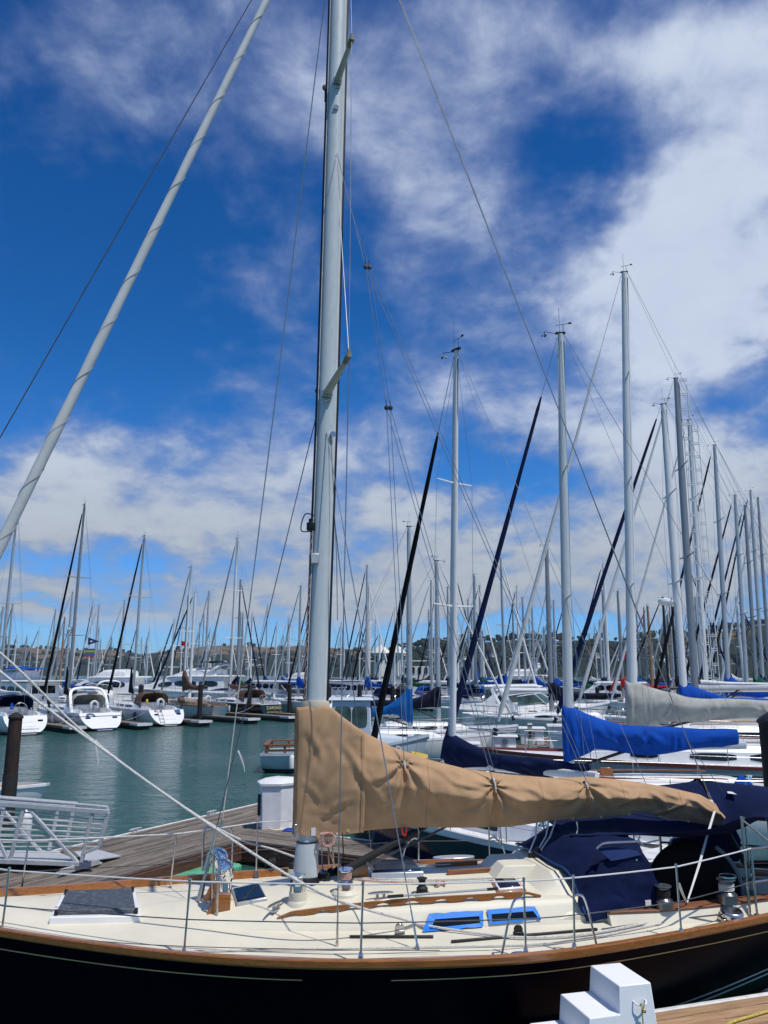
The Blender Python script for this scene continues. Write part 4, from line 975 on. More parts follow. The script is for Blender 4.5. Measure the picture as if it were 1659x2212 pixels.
    if canopy:
        zc = {'cruiser': zd + 3.45, 'trawler': zd + 2.75, 'express': zd + 1.5, 'hardtop': zd + 1.4}[kind]; xc = {'cruiser': .26, 'trawler': .30, 'express': .22, 'hardtop': .02}[kind] * L; w = b * .74
        rws = [[(xc + dx, s_ * w, zc + hz - .12 * abs(s_) ** 2) for s_ in (-1, -.5, 0, .5, 1)] for dx, hz in ((-1.5, -.1), (-.7, .02), (.6, .02), (1.5, -.1))]
        c = MB().sheet(rws, .03).build('canopy', canopy, t, ang=50); mb = MB()
        for s in (-1, 1):
            for dx in (-1.4, 1.4): mb.tube([(xc + dx * .3, s * w, zc - .95), (xc + dx, s * w, zc - .12)], .018, 6)
        mb.build('canopy_frame', STEEL, c)
    mb = MB()
    for hh in (.62, .34):
        pts = rail_line(sheer, .40 * L, .97 * L, 1, .08, hh, 10); mb.tube(pts + [(x, -y, z) for x, y, z in pts[::-1]], .016, 5)
    for s in (-1, 1):
        for x in np.linspace(.40 * L, .95 * L, 8): p = rail_line(sheer, x, x + .01, s, .08, 0, 2)[0]; mb.tube([p, (p[0], p[1], p[2] + .62)], .014, 5)
    mb.build('bow_rail', STEEL, t)
    MB().box((-.35, 0, .35), (.75, B * .8, .08)).build('swim_platform', deck, t, bevel=.02)
    for x, s in ((.35 * L, 1), (.6 * L, -1), (.6 * L, 1), (.3 * L, -1)): bb, zz = sheer_at(sheer, x); MB().lathe([(.02, 0), (.1, .04), (.12, .2), (.11, .45), (.05, .55), (.01, .58)], (x, s * (bb + .14), zz - .75), 10).tube([(x, s * (bb + .14), zz - .2), (x, s * (bb - .05), zz + .1)], .01, 4).build('fender', MAROONC, t)
    return t
# ------------------------------------------------------------------ hull paints
HW1 = hullmat('white_hull_black_boot', (.78, .78, .76), boot=(.01, .012, .02), zb=(.06, .16))
HW2 = hullmat('white_hull_navy_stripes', (.76, .77, .76), boot=(.01, .02, .08), zb=(.06, .18), stripe=(.02, .04, .14), zst=(.92, .97))
HW3 = hullmat('white_hull_red_boot', (.78, .77, .74), boot=(.25, .02, .02), zb=(.06, .14))
HNAVY = hullmat('dark_navy_hull', (.004, .006, .028), boot=(.6, .6, .58), zb=(.06, .13), stripe=(.55, .55, .52), zst=(1.02, 1.06))
HGREY = hullmat('grey_hull', (.32, .34, .34), boot=(.02, .02, .025), zb=(.06, .15), stripe=(.06, .06, .065), zst=(1.0, 1.035))
HGREEN = hullmat('dark_green_hull', (.004, .022, .014), boot=(.35, .03, .02), zb=(.04, .12))
HBLUE = hullmat('mid_blue_hull', (.03, .10, .22), boot=(.6, .6, .6), zb=(.06, .14))
HCREAM = hullmat('cream_hull', (.58, .58, .50), boot=(.03, .06, .05), zb=(.06, .14))
DECKG = mat('pale_grey_deck', (.52, .53, .52), .55, var=.08)
DECKTEAK = DRYTEAK

def at_mast(px, py, Y, head, L, mx):
    Y *= YS; p = PY(px, py, Y); return (p.x - math.cos(head) * mx * L, Y - math.sin(head) * mx * L, 0)
def top_z(px, py, Y): return PY(px, py, Y * YS).z
def at_stern(px, py):
    p = PZ(px, py, 0); return (p.x, p.y, 0)

# ---- the row right of the grey dock, bows towards it
RH = R(176)
hA = R(130)
A_ = sailboat('navy hulled sloop with white deck moored just behind the cream decked boat', at_mast(975, 1640, 15.2, hA, 9.2, .60), hA, 9.2, 3.0, 1.05, 1.25, hull=HNAVY, deck=WHITE, mx=.60, H=top_z(983, 768, 15.2), mr=.058, mm=ALUW, jib=BLACKC, jr=.085,
              cov=NAVYC, cm=.55, ce=.18, bw=.16, boom=3.4, bz=2.05, spr=(.40, .68), spw=.7, rake=2.2, ladder=False, steps=False, cab=(.34, .70), ch=.30, seed=1, bow=8.35, jhigh=.825)
B_ = sailboat('white sloop with teak grab rails and bright blue sail cover', at_mast(1228, 1600, 16.8, RH, 10.6, .60), RH, 10.6, 3.3, 1.1, 1.35, hull=HW3, deck=DECKW, mx=.60, H=top_z(1217, 722, 16.8), mr=.080, mm=PAINTM, jib=NAVYC, jr=.085,
              cov=BLUEC, cm=.90, ce=.34, bw=.24, covdrop=.22, boom=3.75, bz=2.2, spr=(.37, .66), spw=.75, rake=1.4, ladder=False, steps=False, trim=TEAK, cab=(.26, .78), ch=.42, wins=((.34, .42), (.45, .53), (.57, .62)), seed=2, bow=9.35, skirt=.25, jhigh=.855)
C_ = sailboat('grey hulled yacht with red rail, long black windows and grey sail cover', at_mast(1366, 1560, 23.0, R(171), 12.6, .60), R(171), 12.6, 3.9, 1.2, 1.5, hull=HGREY, deck=WHITE, mx=.60, H=top_z(1363, 592, 23), mr=.108, mm=ALUW, jib=JIB, jr=.085,
              cov=GREYC, cm=1.12, ce=.42, bw=.30, covdrop=.16, boom=5.6, bz=2.5, spr=(.30, .52, .75), spw=.72, rake=2.4, ladder=False, steps=False, trim=mat('maroon_rail', (.11, .016, .012), .5), cab=(.22, .76), ch=.52, wins=((.27, .36), (.39, .49), (.56, .62)), seed=3, bow=11.9, skirt=.75, jhigh=.82)
D_ = sailboat('white yacht with navy furled headsail and wide black window band', at_mast(1480, 1540, 28.5, RH, 13.0, .60), RH, 13.0, 4.0, 1.3, 1.6, hull=HW1, deck=WHITE, mx=.60, H=top_z(1439, 874, 28.5), mr=.115, mm=ALUW, jib=BLUEC if False else NAVYC, jr=.11,
              cov=BLUEC, cm=1.0, ce=.28, bw=.22, boom=5.2, bz=2.5, spr=(.42, .70), rake=.2, ladder=False, steps=False, cab=(.2, .80), ch=.55, wins=((.25, .52), (.58, .62), (.66, .70)), wh=(.3, .72), seed=4, radar=True)
E_ = sailboat('varnished deckhouse ketch with step rungs up its tall mast', at_mast(1503, 1520, 33.5, RH, 14.0, .60), RH, 14.0, 4.1, 1.3, 1.7, hull=HCREAM, deck=DRYTEAK, mx=.60, H=top_z(1466, 818, 33.5), mr=.125, mm=ALUD, jib=JIB, jr=.09,
              boom=5.8, bz=3.2, spr=(.45, .72), rake=.9, ladder=False, steps=False, trim=TEAKD, cab=(.25, .70), ch=.5, seed=5, boomm=ALUW, boomr=.14)
F_ = sailboat('white yacht whose second ringed mast stands right of the ketch', at_mast(1526, 1500, 38.5, RH, 13.2, .60), RH, 13.2, 4.0, 1.3, 1.6, hull=HW2, mx=.60, H=top_z(1489, 908, 38.5), mr=.105, mm=ALUW, jib=JIB, jr=.08, boom=5.4, bz=3.0, spr=(.44, .72), rake=.9, ladder=False, steps=False, seed=6, boomm=ALUW, boomr=.13)
for i, (tp, bp_, Y, mm_, jb, lab, hm_) in enumerate([((1549, 962), 1572, 44, ALU, BLACKC, 'white yacht with black furled headsail next right of the ringed masts', HW1),
        ((1602, 1070), 1612, 50, ALU, BLACKC, 'white yacht with navy stripes and grey mast near the right edge', HW2),
        ((1624, 1092), 1633, 55, ALUD, NAVYC, 'dark hulled sloop with short grey mast near the right edge', HNAVY),
        ((1637, 1060), 1648, 60, ALU, BLACKC, 'white yacht with the rightmost tall twin spreader mast', HW3),
        ((1652, 1075), 1664, 66, ALUD, JIB, 'cream sloop cut by the right edge of the view', HCREAM)]):
    sailboat(lab, at_mast(bp_, 1480, Y, RH, 12, .6), RH, 12, 3.8, 1.2, 1.5, hull=hm_, mx=.6, H=top_z(*tp, Y), mr=.11, mm=mm_, jib=jb, jr=.11, spr=(.42, .7), boom=4.6, cov=(BLUEC, None, GREENC, NAVYC, None)[i], rake=1.6, lite=True, ladder=False, steps=False, seed=10 + i)
# mast steps: rungs beside the ketch masts
for o, off in ((E_, .34), (F_, .30)):
    m_ = [c for c in o.children if c.name.startswith('mast')][0]
    zs = [v.co.z for v in m_.data.vertices]; x_ = min(v.co.x for v in m_.data.vertices); z0_, z1_ = min(zs), max(zs) - .3
    mb = MB()
    for k in range(2): mb.tube([(x_ - off * k - .10, 0, z0_ + 1), (x_ - off * k - .05, 0, z1_)], .022, 5)
    n = int((z1_ - z0_) / .75)
    for k in range(n): z = z0_ + 1 + k * .75; mb.box((x_ - off / 2 - .08, 0, z), (off, .05, .05)); mb.box((x_ - off / 2 - .08, 0, z + .1), (off, .05, .03))
    mb.build('mast_ladder', ALUW, m_)
# teak grating, ventilator and loudhailer radar on the ketch
G = MB()
for k in range(16): G.box((9.2 - k * .09, -1.0, 1.95), (.045, .62, .20))
G.box((8.5, -1.0, 2.08), (1.62, .70, .03)); G.box((8.5, -1.0, 1.86), (1.7, .74, .06)); G.build('skylight_grating', TEAKD, E_)

bpy.context.view_layer.update()
def on_boat(root, name, m, p, mb): return mb.build(name, m, root, inv=root.matrix_world.inverted(), bevel=.006)
p = PY(1313, 1676, 17.2); on_boat(B_, 'companionway_washboard', TEAK, p, MB().loft([[(p.x - .16, p.y, p.z - .14), (p.x + .17, p.y, p.z - .14), (p.x + .17, p.y + .05, p.z - .14), (p.x - .16, p.y + .05, p.z - .14)], [(p.x - .13, p.y + .06, p.z + .16), (p.x + .10, p.y + .06, p.z + .16), (p.x + .10, p.y + .11, p.z + .16), (p.x - .13, p.y + .11, p.z + .16)]]))
p = PY(1282, 1679, 17.2); qq_ = random.Random(3); on_boat(B_, 'red_line_heap', ROPER, p, MB().tube(curve_pts([(p.x + qq_.uniform(-.18, .28), p.y + qq_.uniform(-.1, .1), p.z + qq_.uniform(-.04, .05)) for k in range(16)], 4), .016, 6))
p = PY(1255, 1672, 17.2); on_boat(B_, 'red_winch', mat('red_winch_drum', (.05, .01, .012), .3), p, MB().lathe([(.08, -.1), (.075, -.02), (.05, .0), (.05, .06), (.085, .09), (.02, .1)], p, 14))
p = PY(1604, 1690, 17.0); tag(MB().loft([[(p.x - .22, p.y - .1, p.z - .16), (p.x + .26, p.y - .1, p.z - .16), (p.x + .26, p.y + .12, p.z - .16), (p.x - .22, p.y + .12, p.z - .16)], [(p.x - .14, p.y - .06, p.z + .02), (p.x + .16, p.y - .07, p.z - .01), (p.x + .18, p.y + .07, p.z), (p.x - .12, p.y + .08, p.z + .02)], [(p.x - .05, p.y, p.z + .14), (p.x + .03, p.y, p.z + .12), (p.x + .03, p.y + .04, p.z + .12), (p.x - .05, p.y + .04, p.z + .14)]]).build('blue_sail_bag', BLUEC, bevel=.03), 'small bright blue canvas bag on the white sloop deck beyond the navy awning', 'bag')
# small white skiff lying behind the gangway
sk_ = PZ(92, 1737, 0); t = thing('skiff', 'small white skiff with beige deck lying behind the gangway at far left', 'skiff', (sk_.x - 4.2, sk_.y + .4, 0), R(-4)); rg_, sh_ = hull_rings(4.3, 1.7, .42, .55, .85, draft=.2, scoop=0, stem=.3)
MB().loft(rg_, close=False, caps=(False, False)).add(rg_[0], [list(range(len(rg_[0])))]).build('hull', WHITE, t, ang=50); rw_, _k = deck_sheet(sh_, .07, .03, .05); MB().sheet(rw_).build('deck', DRYTEAK, t, fixn=False)
for s_ in (-1, 1): MB().loft([[(x, s_ * (b - .08), z - .03), (x, s_ * (b - .08), z + .04), (x, s_ * (b + .03), z + .03), (x, s_ * (b + .03), z - .04)] for x, b, z in sh_]).build('gunwale', WHITE, t)
# ---- left hand row: sterns towards us, bows away to the left
LH = R(133)
def mid_dir(loc, head, L, mx, px, py):
    x = loc[0] + math.cos(head) * L * mx; y = loc[1] + math.sin(head) * L * mx; return PY(px, py, y).z
def left(px, py, top, label, L=11.5, **k):
    loc = at_stern(px, py); mx = k.get('mx', .56); return sailboat(label, loc, k.pop('head', LH), L, H=mid_dir(loc, LH, L, mx, *top), seed=int(px), **k)
b1 = left(62, 1588, (22, 1095), 'white yacht at far left with boarding ladder on its open stern', 11.5, B=3.7, hull=HW1, mr=.10, mm=ALU, spr=(.5,), boom=4.4, dodger=NAVYC, scoop=.9)
b2 = left(228, 1579, (185, 1090), 'white yacht with arch and wide stepped stern and black furled sail', 12.2, B=4.0, hull=HW2, mr=.105, mm=ALUD, jib=BLACKC, jr=.12, spr=(.33, .62), boom=5.0, dodger=GREYC, arch=True, radar=True, scoop=1.1, flagcov=BLACKC, ladder=False)
b3 = left(370, 1569, (304, 1158), 'white yacht with dark brown canvas and ring buoy on its stern rail', 11.6, B=3.8, hull=HW1, mr=.10, mm=ALU, jib=BLACKC, jr=.12, spr=(.33, .62), boom=4.6, dodger=BROWNC, scoop=.9, flagcov=BLACKC)
b4 = left(470, 1556, (384, 1225), 'pale classic sloop with varnished cockpit and brown sail cover', 10.5, B=3.0, hull=hullmat('pale_counter_hull', (.55, .60, .58), boot=(.5, .48, .4), zb=(.05, .12)), deck=DRYTEAK, trim=TEAK, mr=.085, mm=ALUW, jib=GREYC, jr=.10, spr=(.5,), boom=4.2, cov=BROWNC, cm=1.9, ce=.3, scoop=-.5, bt=.5, steps=False, ladder=False)
b5 = left(594, 1551, (512, 1163), 'dark green cutter with gold lettering across its transom', 13.2, B=3.9, hull=HGREEN, deck=WHITE, trim=TEAKD, mr=.12, mm=ALUW, jib=GREYC, jr=.11, spr=(.36, .66), boom=4.4, cov=BROWNC, cm=.5, ce=.22, scoop=.25, dodger=BROWNC, steps=False, ladder=False, bimini=None)
b6 = left(772, 1541, (757, 1258), 'white racing sloop with open stern right behind the tan sail cover', 10.5, B=3.4, hull=HW1, mr=.08, mm=ALU, jib=JIB, jr=.08, spr=(.5,), boom=4.2, cov=NAVYC, scoop=.7, ladder=False)
# names on sterns and bows
GREENP = mat('green_transom_paint', (.01, .085, .05), .3, coat=.3)
def stern_text(root, s, size, z, m, L, B, fb, scoop, rz=R(90)):
    n = Vector((-fb, 0, scoop)).normalized()   # outward normal of a raked transom
    x = scoop * z / fb
    text(s, size, Vector((x, 0, z)) + n * .012, frame((0, -1, 0), n), m, root)
fbq = 1.15
tp = [p for p in []]
for zz, s, sz in ((.86, 'DARING', .42), (.50, 'SAN FRANCISCO, CA', .17)): stern_text(b5, s, sz, zz, GOLD, 13.2, 3.9, fbq, .25)
stern_text(b1, 'SAN FRANCISCO CA', .15, .34, BLACK, 11.5, 3.7, fbq, .9)
stern_text(b3, 'PORT OF CA', .12, .30, ALUD, 11.6, 3.8, fbq, .9) if False else None
def side_text(root, s, size, x, z, y, m, side=1): text(s, size, (x, side * y, z), frame((-1, 0, 0), (0, side, .1)), m, root)
bq = sheer_at([(0, 1.41, 0), (4.6, 1.9, 0)], 2.2)
side_text(b3, 'Osprey', .50, 2.3, .72, 1.78, BLACK)
for b_, cl in ((b3, WHITEC), (b4, WHITEC), (b2, WHITEC)):
    pts = [(.62, .65 + .24 * math.cos(a), 1.66 + .30 * math.sin(a)) for a in np.linspace(-.5, math.pi + .5, 14)]
    MB().tube(pts, .085, 8).build('horseshoe_buoy', cl, b_)
for b_ in (b3,): MB().lathe([(.01, -.25), (.2, -.2), (.27, 0), (.2, .2), (.01, .25)], (.45, -.95, 1.85), 12, (0, 1, 0)).build('barbecue_cover', BROWNC, b_)
def rail_outboard(root, x, y, z):
    MB().loft([[(x + dx, y + w * math.cos(a), z + h * math.sin(a)) for a in np.linspace(0, 6.2832, 12, False)] for dx, w, h in ((-.16, .06, .10), (-.12, .12, .20), (.10, .12, .21), (.16, .07, .12))]).build('rail_outboard', BLACK, root)
    MB().box((x - .02, y, z - .45), (.10, .12, .6)).box((x - .06, y, z - .75), (.28, .04, .06)).build('outboard_leg', BLACK, root, bevel=.01)
rail_outboard(b1, 1.2, -1.55, 2.0); rail_outboard(b3, 1.1, -1.35, 1.95)
for b_, y_, c_ in ((b1, .7, BLUEC), (b2, -1.2, WHITEC), (b3, 1.3, YELLOW), (b5, -.9, WHITEC)): MB().lathe([(.01, 0), (.09, .03), (.10, .3), (.05, .4), (.02, .42)], (1.5, y_, 1.55), 10).build('stowed_fender', c_, b_)
for b_ in (b1, b2, b3, b5):
    qd = random.Random(int(b_.location.x * 10)); p0 = Vector((.9, 1.5, 1.2)); MB().tube(sag(p0, p0 + Vector((1.2, 1.1, -.75)), .12, 10), .018, 5).build('dock_line', ROPEW, b_)
    for k in range(4): x_ = 2.2 + k * 2.2; MB().lathe([(.02, 0), (.10, .04), (.12, .2), (.11, .5), (.05, .6), (.01, .62)], (x_, (1.86, 1.92, 1.92, 1.75)[k], .42), 10).build('hull_fender', WHITEC if k % 2 else NAVYC, b_)
# pennants hoisted at the starboard spreader of the second yacht
fl = PY(190, 1386, 66); mb = MB()
tag(MB().prism([(fl.x, fl.y, fl.z + .35), (fl.x + .95, fl.y, fl.z + .02), (fl.x, fl.y, fl.z - .3)], (0, .02, 0)).build('pennant', mat('navy_flag', (.01, .02, .12), .8)), 'navy triangular pennant with pale spot hoisted above a striped flag', 'flag')
MB().tube([(fl.x + .28, fl.y - .01, fl.z + .02), (fl.x + .28, fl.y + .03, fl.z + .02)], .09, 10).build('pale_spot', WHITEC, bpy.data.objects['pennant'])
t = thing('striped_flag', 'small rainbow striped flag flying below the navy pennant', 'flag', (fl.x, fl.y, fl.z - .95))
for k, c in enumerate(((.03, .05, .3), (.5, .4, .03), (.03, .2, .08), (.02, .1, .35), (.45, .03, .03))): MB().box((.25, 0, .3 - .13 * k), (.75, .02, .125)).build('stripe', mat('flag_stripe_%d' % k, c, .8), t)
fl = PY(391, 1394, 90); tag(MB().prism([(fl.x, 90, fl.z + .5), (fl.x + .9, 90, fl.z + .3), (fl.x + .8, 90, fl.z - .2), (fl.x, 90, fl.z)], (0, .02, 0)).build('red_flag', REDC), 'tiny red flag among the masts below the hill', 'flag')

# finger floats beside the mooring piles
for i, (px, pb, Y) in enumerate([(168, 1569, 53.5), (312, 1562, 58.5), (443, 1556, 61.5), (548, 1551, 66.5), (634, 1547, 72), (700, 1545, 71)]):
    w = PZ(px, pb, .45); t = thing('finger_float', 'low dock finger with a white bumper end ' + ['left of the stepped stern yacht', 'right of the stepped stern yacht', 'right of the ring buoy yacht', 'left of the green cutter', 'right of the green cutter', 'beside the white racing sloop'][i], 'dock', (w.x, w.y, 0), LH, 'dock fingers between the left hand yachts')
    MB().box((5, 0, .34), (10, 1.0, .16)).build('planking', PLANK, t); MB().box((5, 0, .15), (9.8, .9, .22)).build('float', RUBBER, t)
    mb = MB(); mb.box((-.02, 0, .36), (.12, 1.1, .18)); mb.box((.5, .53, .36), (1.2, .08, .14)); mb.box((.5, -.53, .36), (1.2, .08, .14)); mb.build('bumper', DOCKW, t)

# ---- motor yachts behind the left row
def mot(px, py, label, head, **k): return motorboat(label, at_stern(px, py), head, seed=int(px), **k)
mot(545, 1530, 'large white flybridge motor yacht with black bimini behind the brown sail cover', R(168), L=17.5, B=4.8, fb=1.7, fbow=2.5, kind='cruiser', canopy=BLACKC, hull=HW1)
mot(110, 1556, 'old white trawler with bright blue canopies at the far left', R(150), L=13.5, B=4.3, fb=1.5, fbow=2.3, kind='trawler', canopy=BLUEC, hull=HCREAM)
mot(262, 1532, 'white express cruiser with tall arch behind the stepped stern yacht', R(146), L=11.5, B=3.8, fb=1.4, fbow=1.9, kind='express', glass=GLASSG, hull=HW1)
mot(330, 1528, 'white motor yacht with long dark side windows between two black sails', R(165), L=14, B=4.3, fb=1.6, fbow=2.2, kind='cruiser', hull=HW2, arch=False)
mot(812, 1531, 'trawler with navy canvas enclosure under a white roof', R(140), L=11.5, B=4.0, fb=1.35, fbow=1.9, kind='trawler', canopy=None, hull=hullmat('grey_white_trawler_hull', (.55, .56, .53), boot=(.02, .02, .02)), fly=False, glass=NAVYC)
mot(640, 1524, 'motor cruiser with blue canvas aft right of the flybridge yacht', R(150), L=11, B=3.8, kind='hardtop', canopy=BLUEC, hull=HW1)
mot(215, 1515, 'white hardtop cruiser in the second row behind the arch yacht', R(150), L=11, B=3.8, kind='hardtop', hull=HW3)
mot(60, 1518, 'white flybridge cruiser in the second row at far left', R(150), L=13, B=4.2, kind='cruiser', hull=HW1, canopy=BLUEC)
mot(705, 1512, 'white sportfisher behind the thick mast', R(150), L=12, B=4, kind='cruiser', hull=HW2, arch=False)
# ---- the middle water, right of the thick mast
mot(965, 1531, 'white express cruiser with tan cover in the middle row', R(30), L=10.5, B=3.6, kind='express', glass=GLASSG, hull=HW1)
mot(1010, 1527, 'white hardtop cabin boat with greenish windows in the middle row', R(155), L=10, B=3.6, kind='hardtop', glass=GLASSG, hull=HW2)
mot(1110, 1524, 'second white hardtop with greenish windows beside dark piles', R(155), L=10.5, B=3.6, kind='hardtop', glass=GLASSG, hull=HW1)
mot(1215, 1518, 'tall white flybridge trawler yacht with enclosed wheelhouse under the wooded hill', R(165), L=15, B=4.8, fb=1.7, fbow=2.5, kind='cruiser', hull=HW1, glass=GLASS)
mot(1330, 1545, 'white sport cruiser with raked greenish screen left of the grey sail cover', R(172), L=10.5, B=3.6, kind='express', glass=GLASSG, hull=HW1, arch=False)
mot(1268, 1580, 'low white cabin cruiser with navy deck cover and row of dark windows', R(176), L=10.5, B=3.4, fb=1.2, fbow=1.6, kind='hardtop', hull=HCREAM, canopy=None)
mot(1015, 1588, 'white sport cruiser with green tinted windscreen nearest the dock', R(8), L=9.5, B=3.3, kind='express', glass=GLASSG, hull=HW1, arch=True)
mot(1010, 1565, 'white cruiser with hard roof and green side windows behind the sport cruiser', R(10), L=10, B=3.5, kind='hardtop', glass=GLASSG, hull=HW2)
mot(1420, 1535, 'white hardtop cruiser with black windows behind the grey boom', R(172), L=11, B=3.7, kind='hardtop', hull=HW1)
# pilothouse workboat moored on the near side
def workboat():
    loc = at_stern(570, 1664); t = thing('workboat', 'pale blue grey workboat with upright pilothouse and timber stern rail', 'workboat', loc, R(3))
    L, B = 6.7, 2.6; rings, sheer = hull_rings(L, B, .72, 1.35, .86, draft=.4, scoop=-.06, stem=.5, umax=.5)
    MB().loft(rings, close=False, caps=(False, False)).add(rings[0], [list(range(len(rings[0])))]).build('hull', LIGHTB, t, ang=45)
    rows, sk = deck_sheet(sheer, .05, .16, .03); MB().sheet(rows).build('deck', DECKG, t, fixn=False)
    mb = MB()
    for s in (-1, 1): mb.loft([[(x, s * (b - .08), z - .14), (x, s * (b - .08), z + .04), (x, s * (b + .05), z + .04), (x, s * (b + .05), z - .06)] for x, b, z in sheer])
    mb.build('gunwale', LIGHTB, t)
    mb = MB(); zr = 1.06
    for s in (-1, 1):
        mb.bar((.15, s * 1.12, zr), (2.3, s * 1.22, zr + .02), .14, .07)
        for x in (.2, .9, 1.6, 2.2): mb.box((x, s * (1.12 + .04 * x), .88), (.09, .08, .42))
    mb.bar((.12, -1.15, zr), (.12, 1.15, zr), .16, .07); mb.bar((.12, -1.12, .86), (2.2, -1.2, .88), .05, .09)
    for y in (-.5, .5): mb.box((.12, y, .88), (.08, .09, .42))
    mb.build('timber_rail', TEAKD, t)
    LB2 = mat('pale_blue_grey_house', (.50, .57, .62), .45, var=.05)
    h0, h1, x0, x1, w = .7, 2.75, 2.7, 4.35, .92
    house = MB().loft([[(x0, -w, h0), (x1, -w, h0), (x1, w, h0), (x0, w, h0)], [(x0 + .02, -w * .94, h1), (x1 - .1, -w * .94, h1), (x1 - .1, w * .94, h1), (x0 + .02, w * .94, h1)]]).build('pilothouse', LB2, t, bevel=.05)
    MB().box(((x0 + x1) / 2 - .05, 0, h1 + .05), (x1 - x0 + .22, 2 * w + .1, .09), top=.94).build('roof', LB2, house, bevel=.03)
    def pane(c, ax, w_, h_):
        o = MB(); ax = Vector(ax); up = Vector((0, 0, 1)); n = ax.cross(up); c = Vector(c); k = []
        for a in range(16):
            th = 2 * math.pi * a / 16; e = .35
            k.append(c + ax * (w_ / 2 * abs(math.cos(th)) ** e * (1 if math.cos(th) > 0 else -1)) + up * (h_ / 2 * abs(math.sin(th)) ** e * (1 if math.sin(th) > 0 else -1)))
        return o.prism(k, n * .02), k
    for c, ax, w_, h_ in (((x0 + .45, -w * .965 - .004, 2.12), (1, 0, 0), .62, .78), ((x0 + 1.13, -w * .965 - .004, 2.12), (1, 0, 0), .55, .78), ((x1 - .06 + .012, -.42, 2.15), (0, 1, 0), .62, .78), ((x1 - .06 + .012, .42, 2.15), (0, 1, 0), .62, .78)):
        o, k = pane(c, ax, w_, h_); g = o.build('window', GLASSG, house); MB().tube(k + k[:1], .022, 6).build('window_frame', RUBBER, g)
    MB().loft(trunk([(4.35, .72, .85, .55), (5.0, .6, .95, .4), (5.8, .32, 1.1, .12)])).build('fore_cabin', LB2, t, ang=30)
    text('U O D', .34, (5.05, -1.02, .86), frame((1, .42, 0), (.42, -1, .15)), mat('hull_letter_white', (.7, .7, .7), .5), t, ext=.01)
    MB().lathe([(.01, 0), (.11, .03), (.12, .4), (.06, .5), (.02, .52)], (1.2, -1.35, .2), 10).build('fender', WHITEC, t)
workboat()
# sailboats lying bow to the dock beyond the workboat
s2 = sailboat('small white sloop with light blue sail cover behind the pilothouse boat', at_mast(886, 1600, 33, R(4), 8.6, .58), R(4), 8.6, 2.8, .95, 1.2, hull=HW1, mx=.58, H=top_z(893, 1138, 33), mr=.085, mm=ALU, cov=LBLUEC, cm=1.25, ce=.26, bw=.18, boom=3.4, bz=2.0, spr=(.5,), rake=0, jib=None, seed=31, steps=False, ladder=False, skirt=.3)
s3 = sailboat('white sloop with dark navy and grey sail cover left of the tall cream mast', at_mast(948, 1580, 37, R(4), 9.5, .58), R(4), 9.5, 3.0, 1.0, 1.3, hull=HW2, mx=.58, H=top_z(956, 1212, 37), mr=.085, mm=ALU, cov=MAROONC, cm=1.0, ce=.26, bw=.19, boom=3.8, bz=2.2, spr=(.5,), rake=0, jib=JIB, jr=.07, seed=32, steps=False, ladder=False)
s4 = sailboat('white racing sloop with long black hull windows lying across the middle water', at_mast(1192, 1540, 45, R(178), 10.5, .55), R(178), 10.5, 3.4, 1.1, 1.35, hull=HCREAM, mx=.55, H=top_z(1168, 1178, 45), mr=.11, mm=ALUD, cov=MAROONC, cm=1.1, ce=.28, boom=4.2, bz=2.3, spr=(.5,), rake=.5, jib=None, wins=((.3, .4), (.43, .53), (.56, .66)), seed=33, steps=False, ladder=False)
# things on the dock beyond
for i, (px, py, Y, w, h) in enumerate([(1006, 1641, 29.5, 1.05, .72), (1091, 1619, 33.5, 1.05, .66), (1150, 1609, 36.5, 1.2, .80), (1207, 1619, 34.6, .95, 1.05)]):
    Y *= YS; p = PY(px, py, Y); t = thing('dock_locker', ['white dock locker with round vent nearest the navy sail cover', 'white dock locker beside the white furled stay', 'white dock locker with moulded step behind the grey post', 'tall white dock locker left of the blue sail cover'][i], 'dock box', (p.x, Y, .46), R(-8), 'white lockers along the dock')
    MB().box((0, 0, h * .46), (w * .92, w * .7, h * .92)).build('cabinet', BOXW, t, bevel=.03); MB().box((0, 0, h * .96), (w * 1.12, w * .86, h * .1), top=.93).build('lid', BOXW, t, bevel=.02)
    MB().lathe([(.13, 0), (.13, .03), (.09, .035), (.09, .01)], (0, -w * .35, h * .6), 16, (0, -1, 0)).build('round_vent', ALUD, t)
    MB().box((w * .3, -w * .42, h * .16), (w * .3, w * .2, h * .3)).build('moulded_step', BOXW, t, bevel=.02)
p = PY(1146, 1617, 37); t = thing('power_pedestal', 'slim grey green power post standing in front of the white lockers', 'post', (p.x, 37, .45))
MB().box((0, 0, .55), (.20, .20, 1.1), top=.92).build('post_body', mat('grey_green_paint', (.30, .36, .30), .6), t, bevel=.01); MB().box((0, 0, 1.13), (.24, .24, .06), top=.8).build('post_cap', GALV, t); MB().box((0, -.105, .7), (.12, .02, .25)).build('socket', BLACK, t)
p = PY(906, 1641, 29.4); t = thing('yellow_locker', 'yellow fibreglass locker with sloping top behind the tan sail cover', 'dock box', (p.x, 29.4, .46), R(-4))
MB().loft([[(-.31, -.25, 0), (.31, -.25, 0), (.31, .25, 0), (-.31, .25, 0)], [(-.31, -.25, .50), (.31, -.25, .42), (.31, .25, .50), (-.31, .25, .62)]]).build('cabinet', YELLOW, t, bevel=.03); MB().box((.27, -.255, .2), (.06, .02, .12)).build('latch', BLACK, t)
p = PY(1071, 1660, 27.8); t = thing('yacht_sign', 'pale blue edged sign board reading marotta yachts standing on the dock', 'sign', (p.x, 27.8, .46))
MB().box((0, 0, .42), (.50, .02, .46)).build('board', mat('pale_blue_sign', (.34, .45, .62), .5, var=.05), t); SB = mat('sign_blue', (.02, .07, .25), .5)
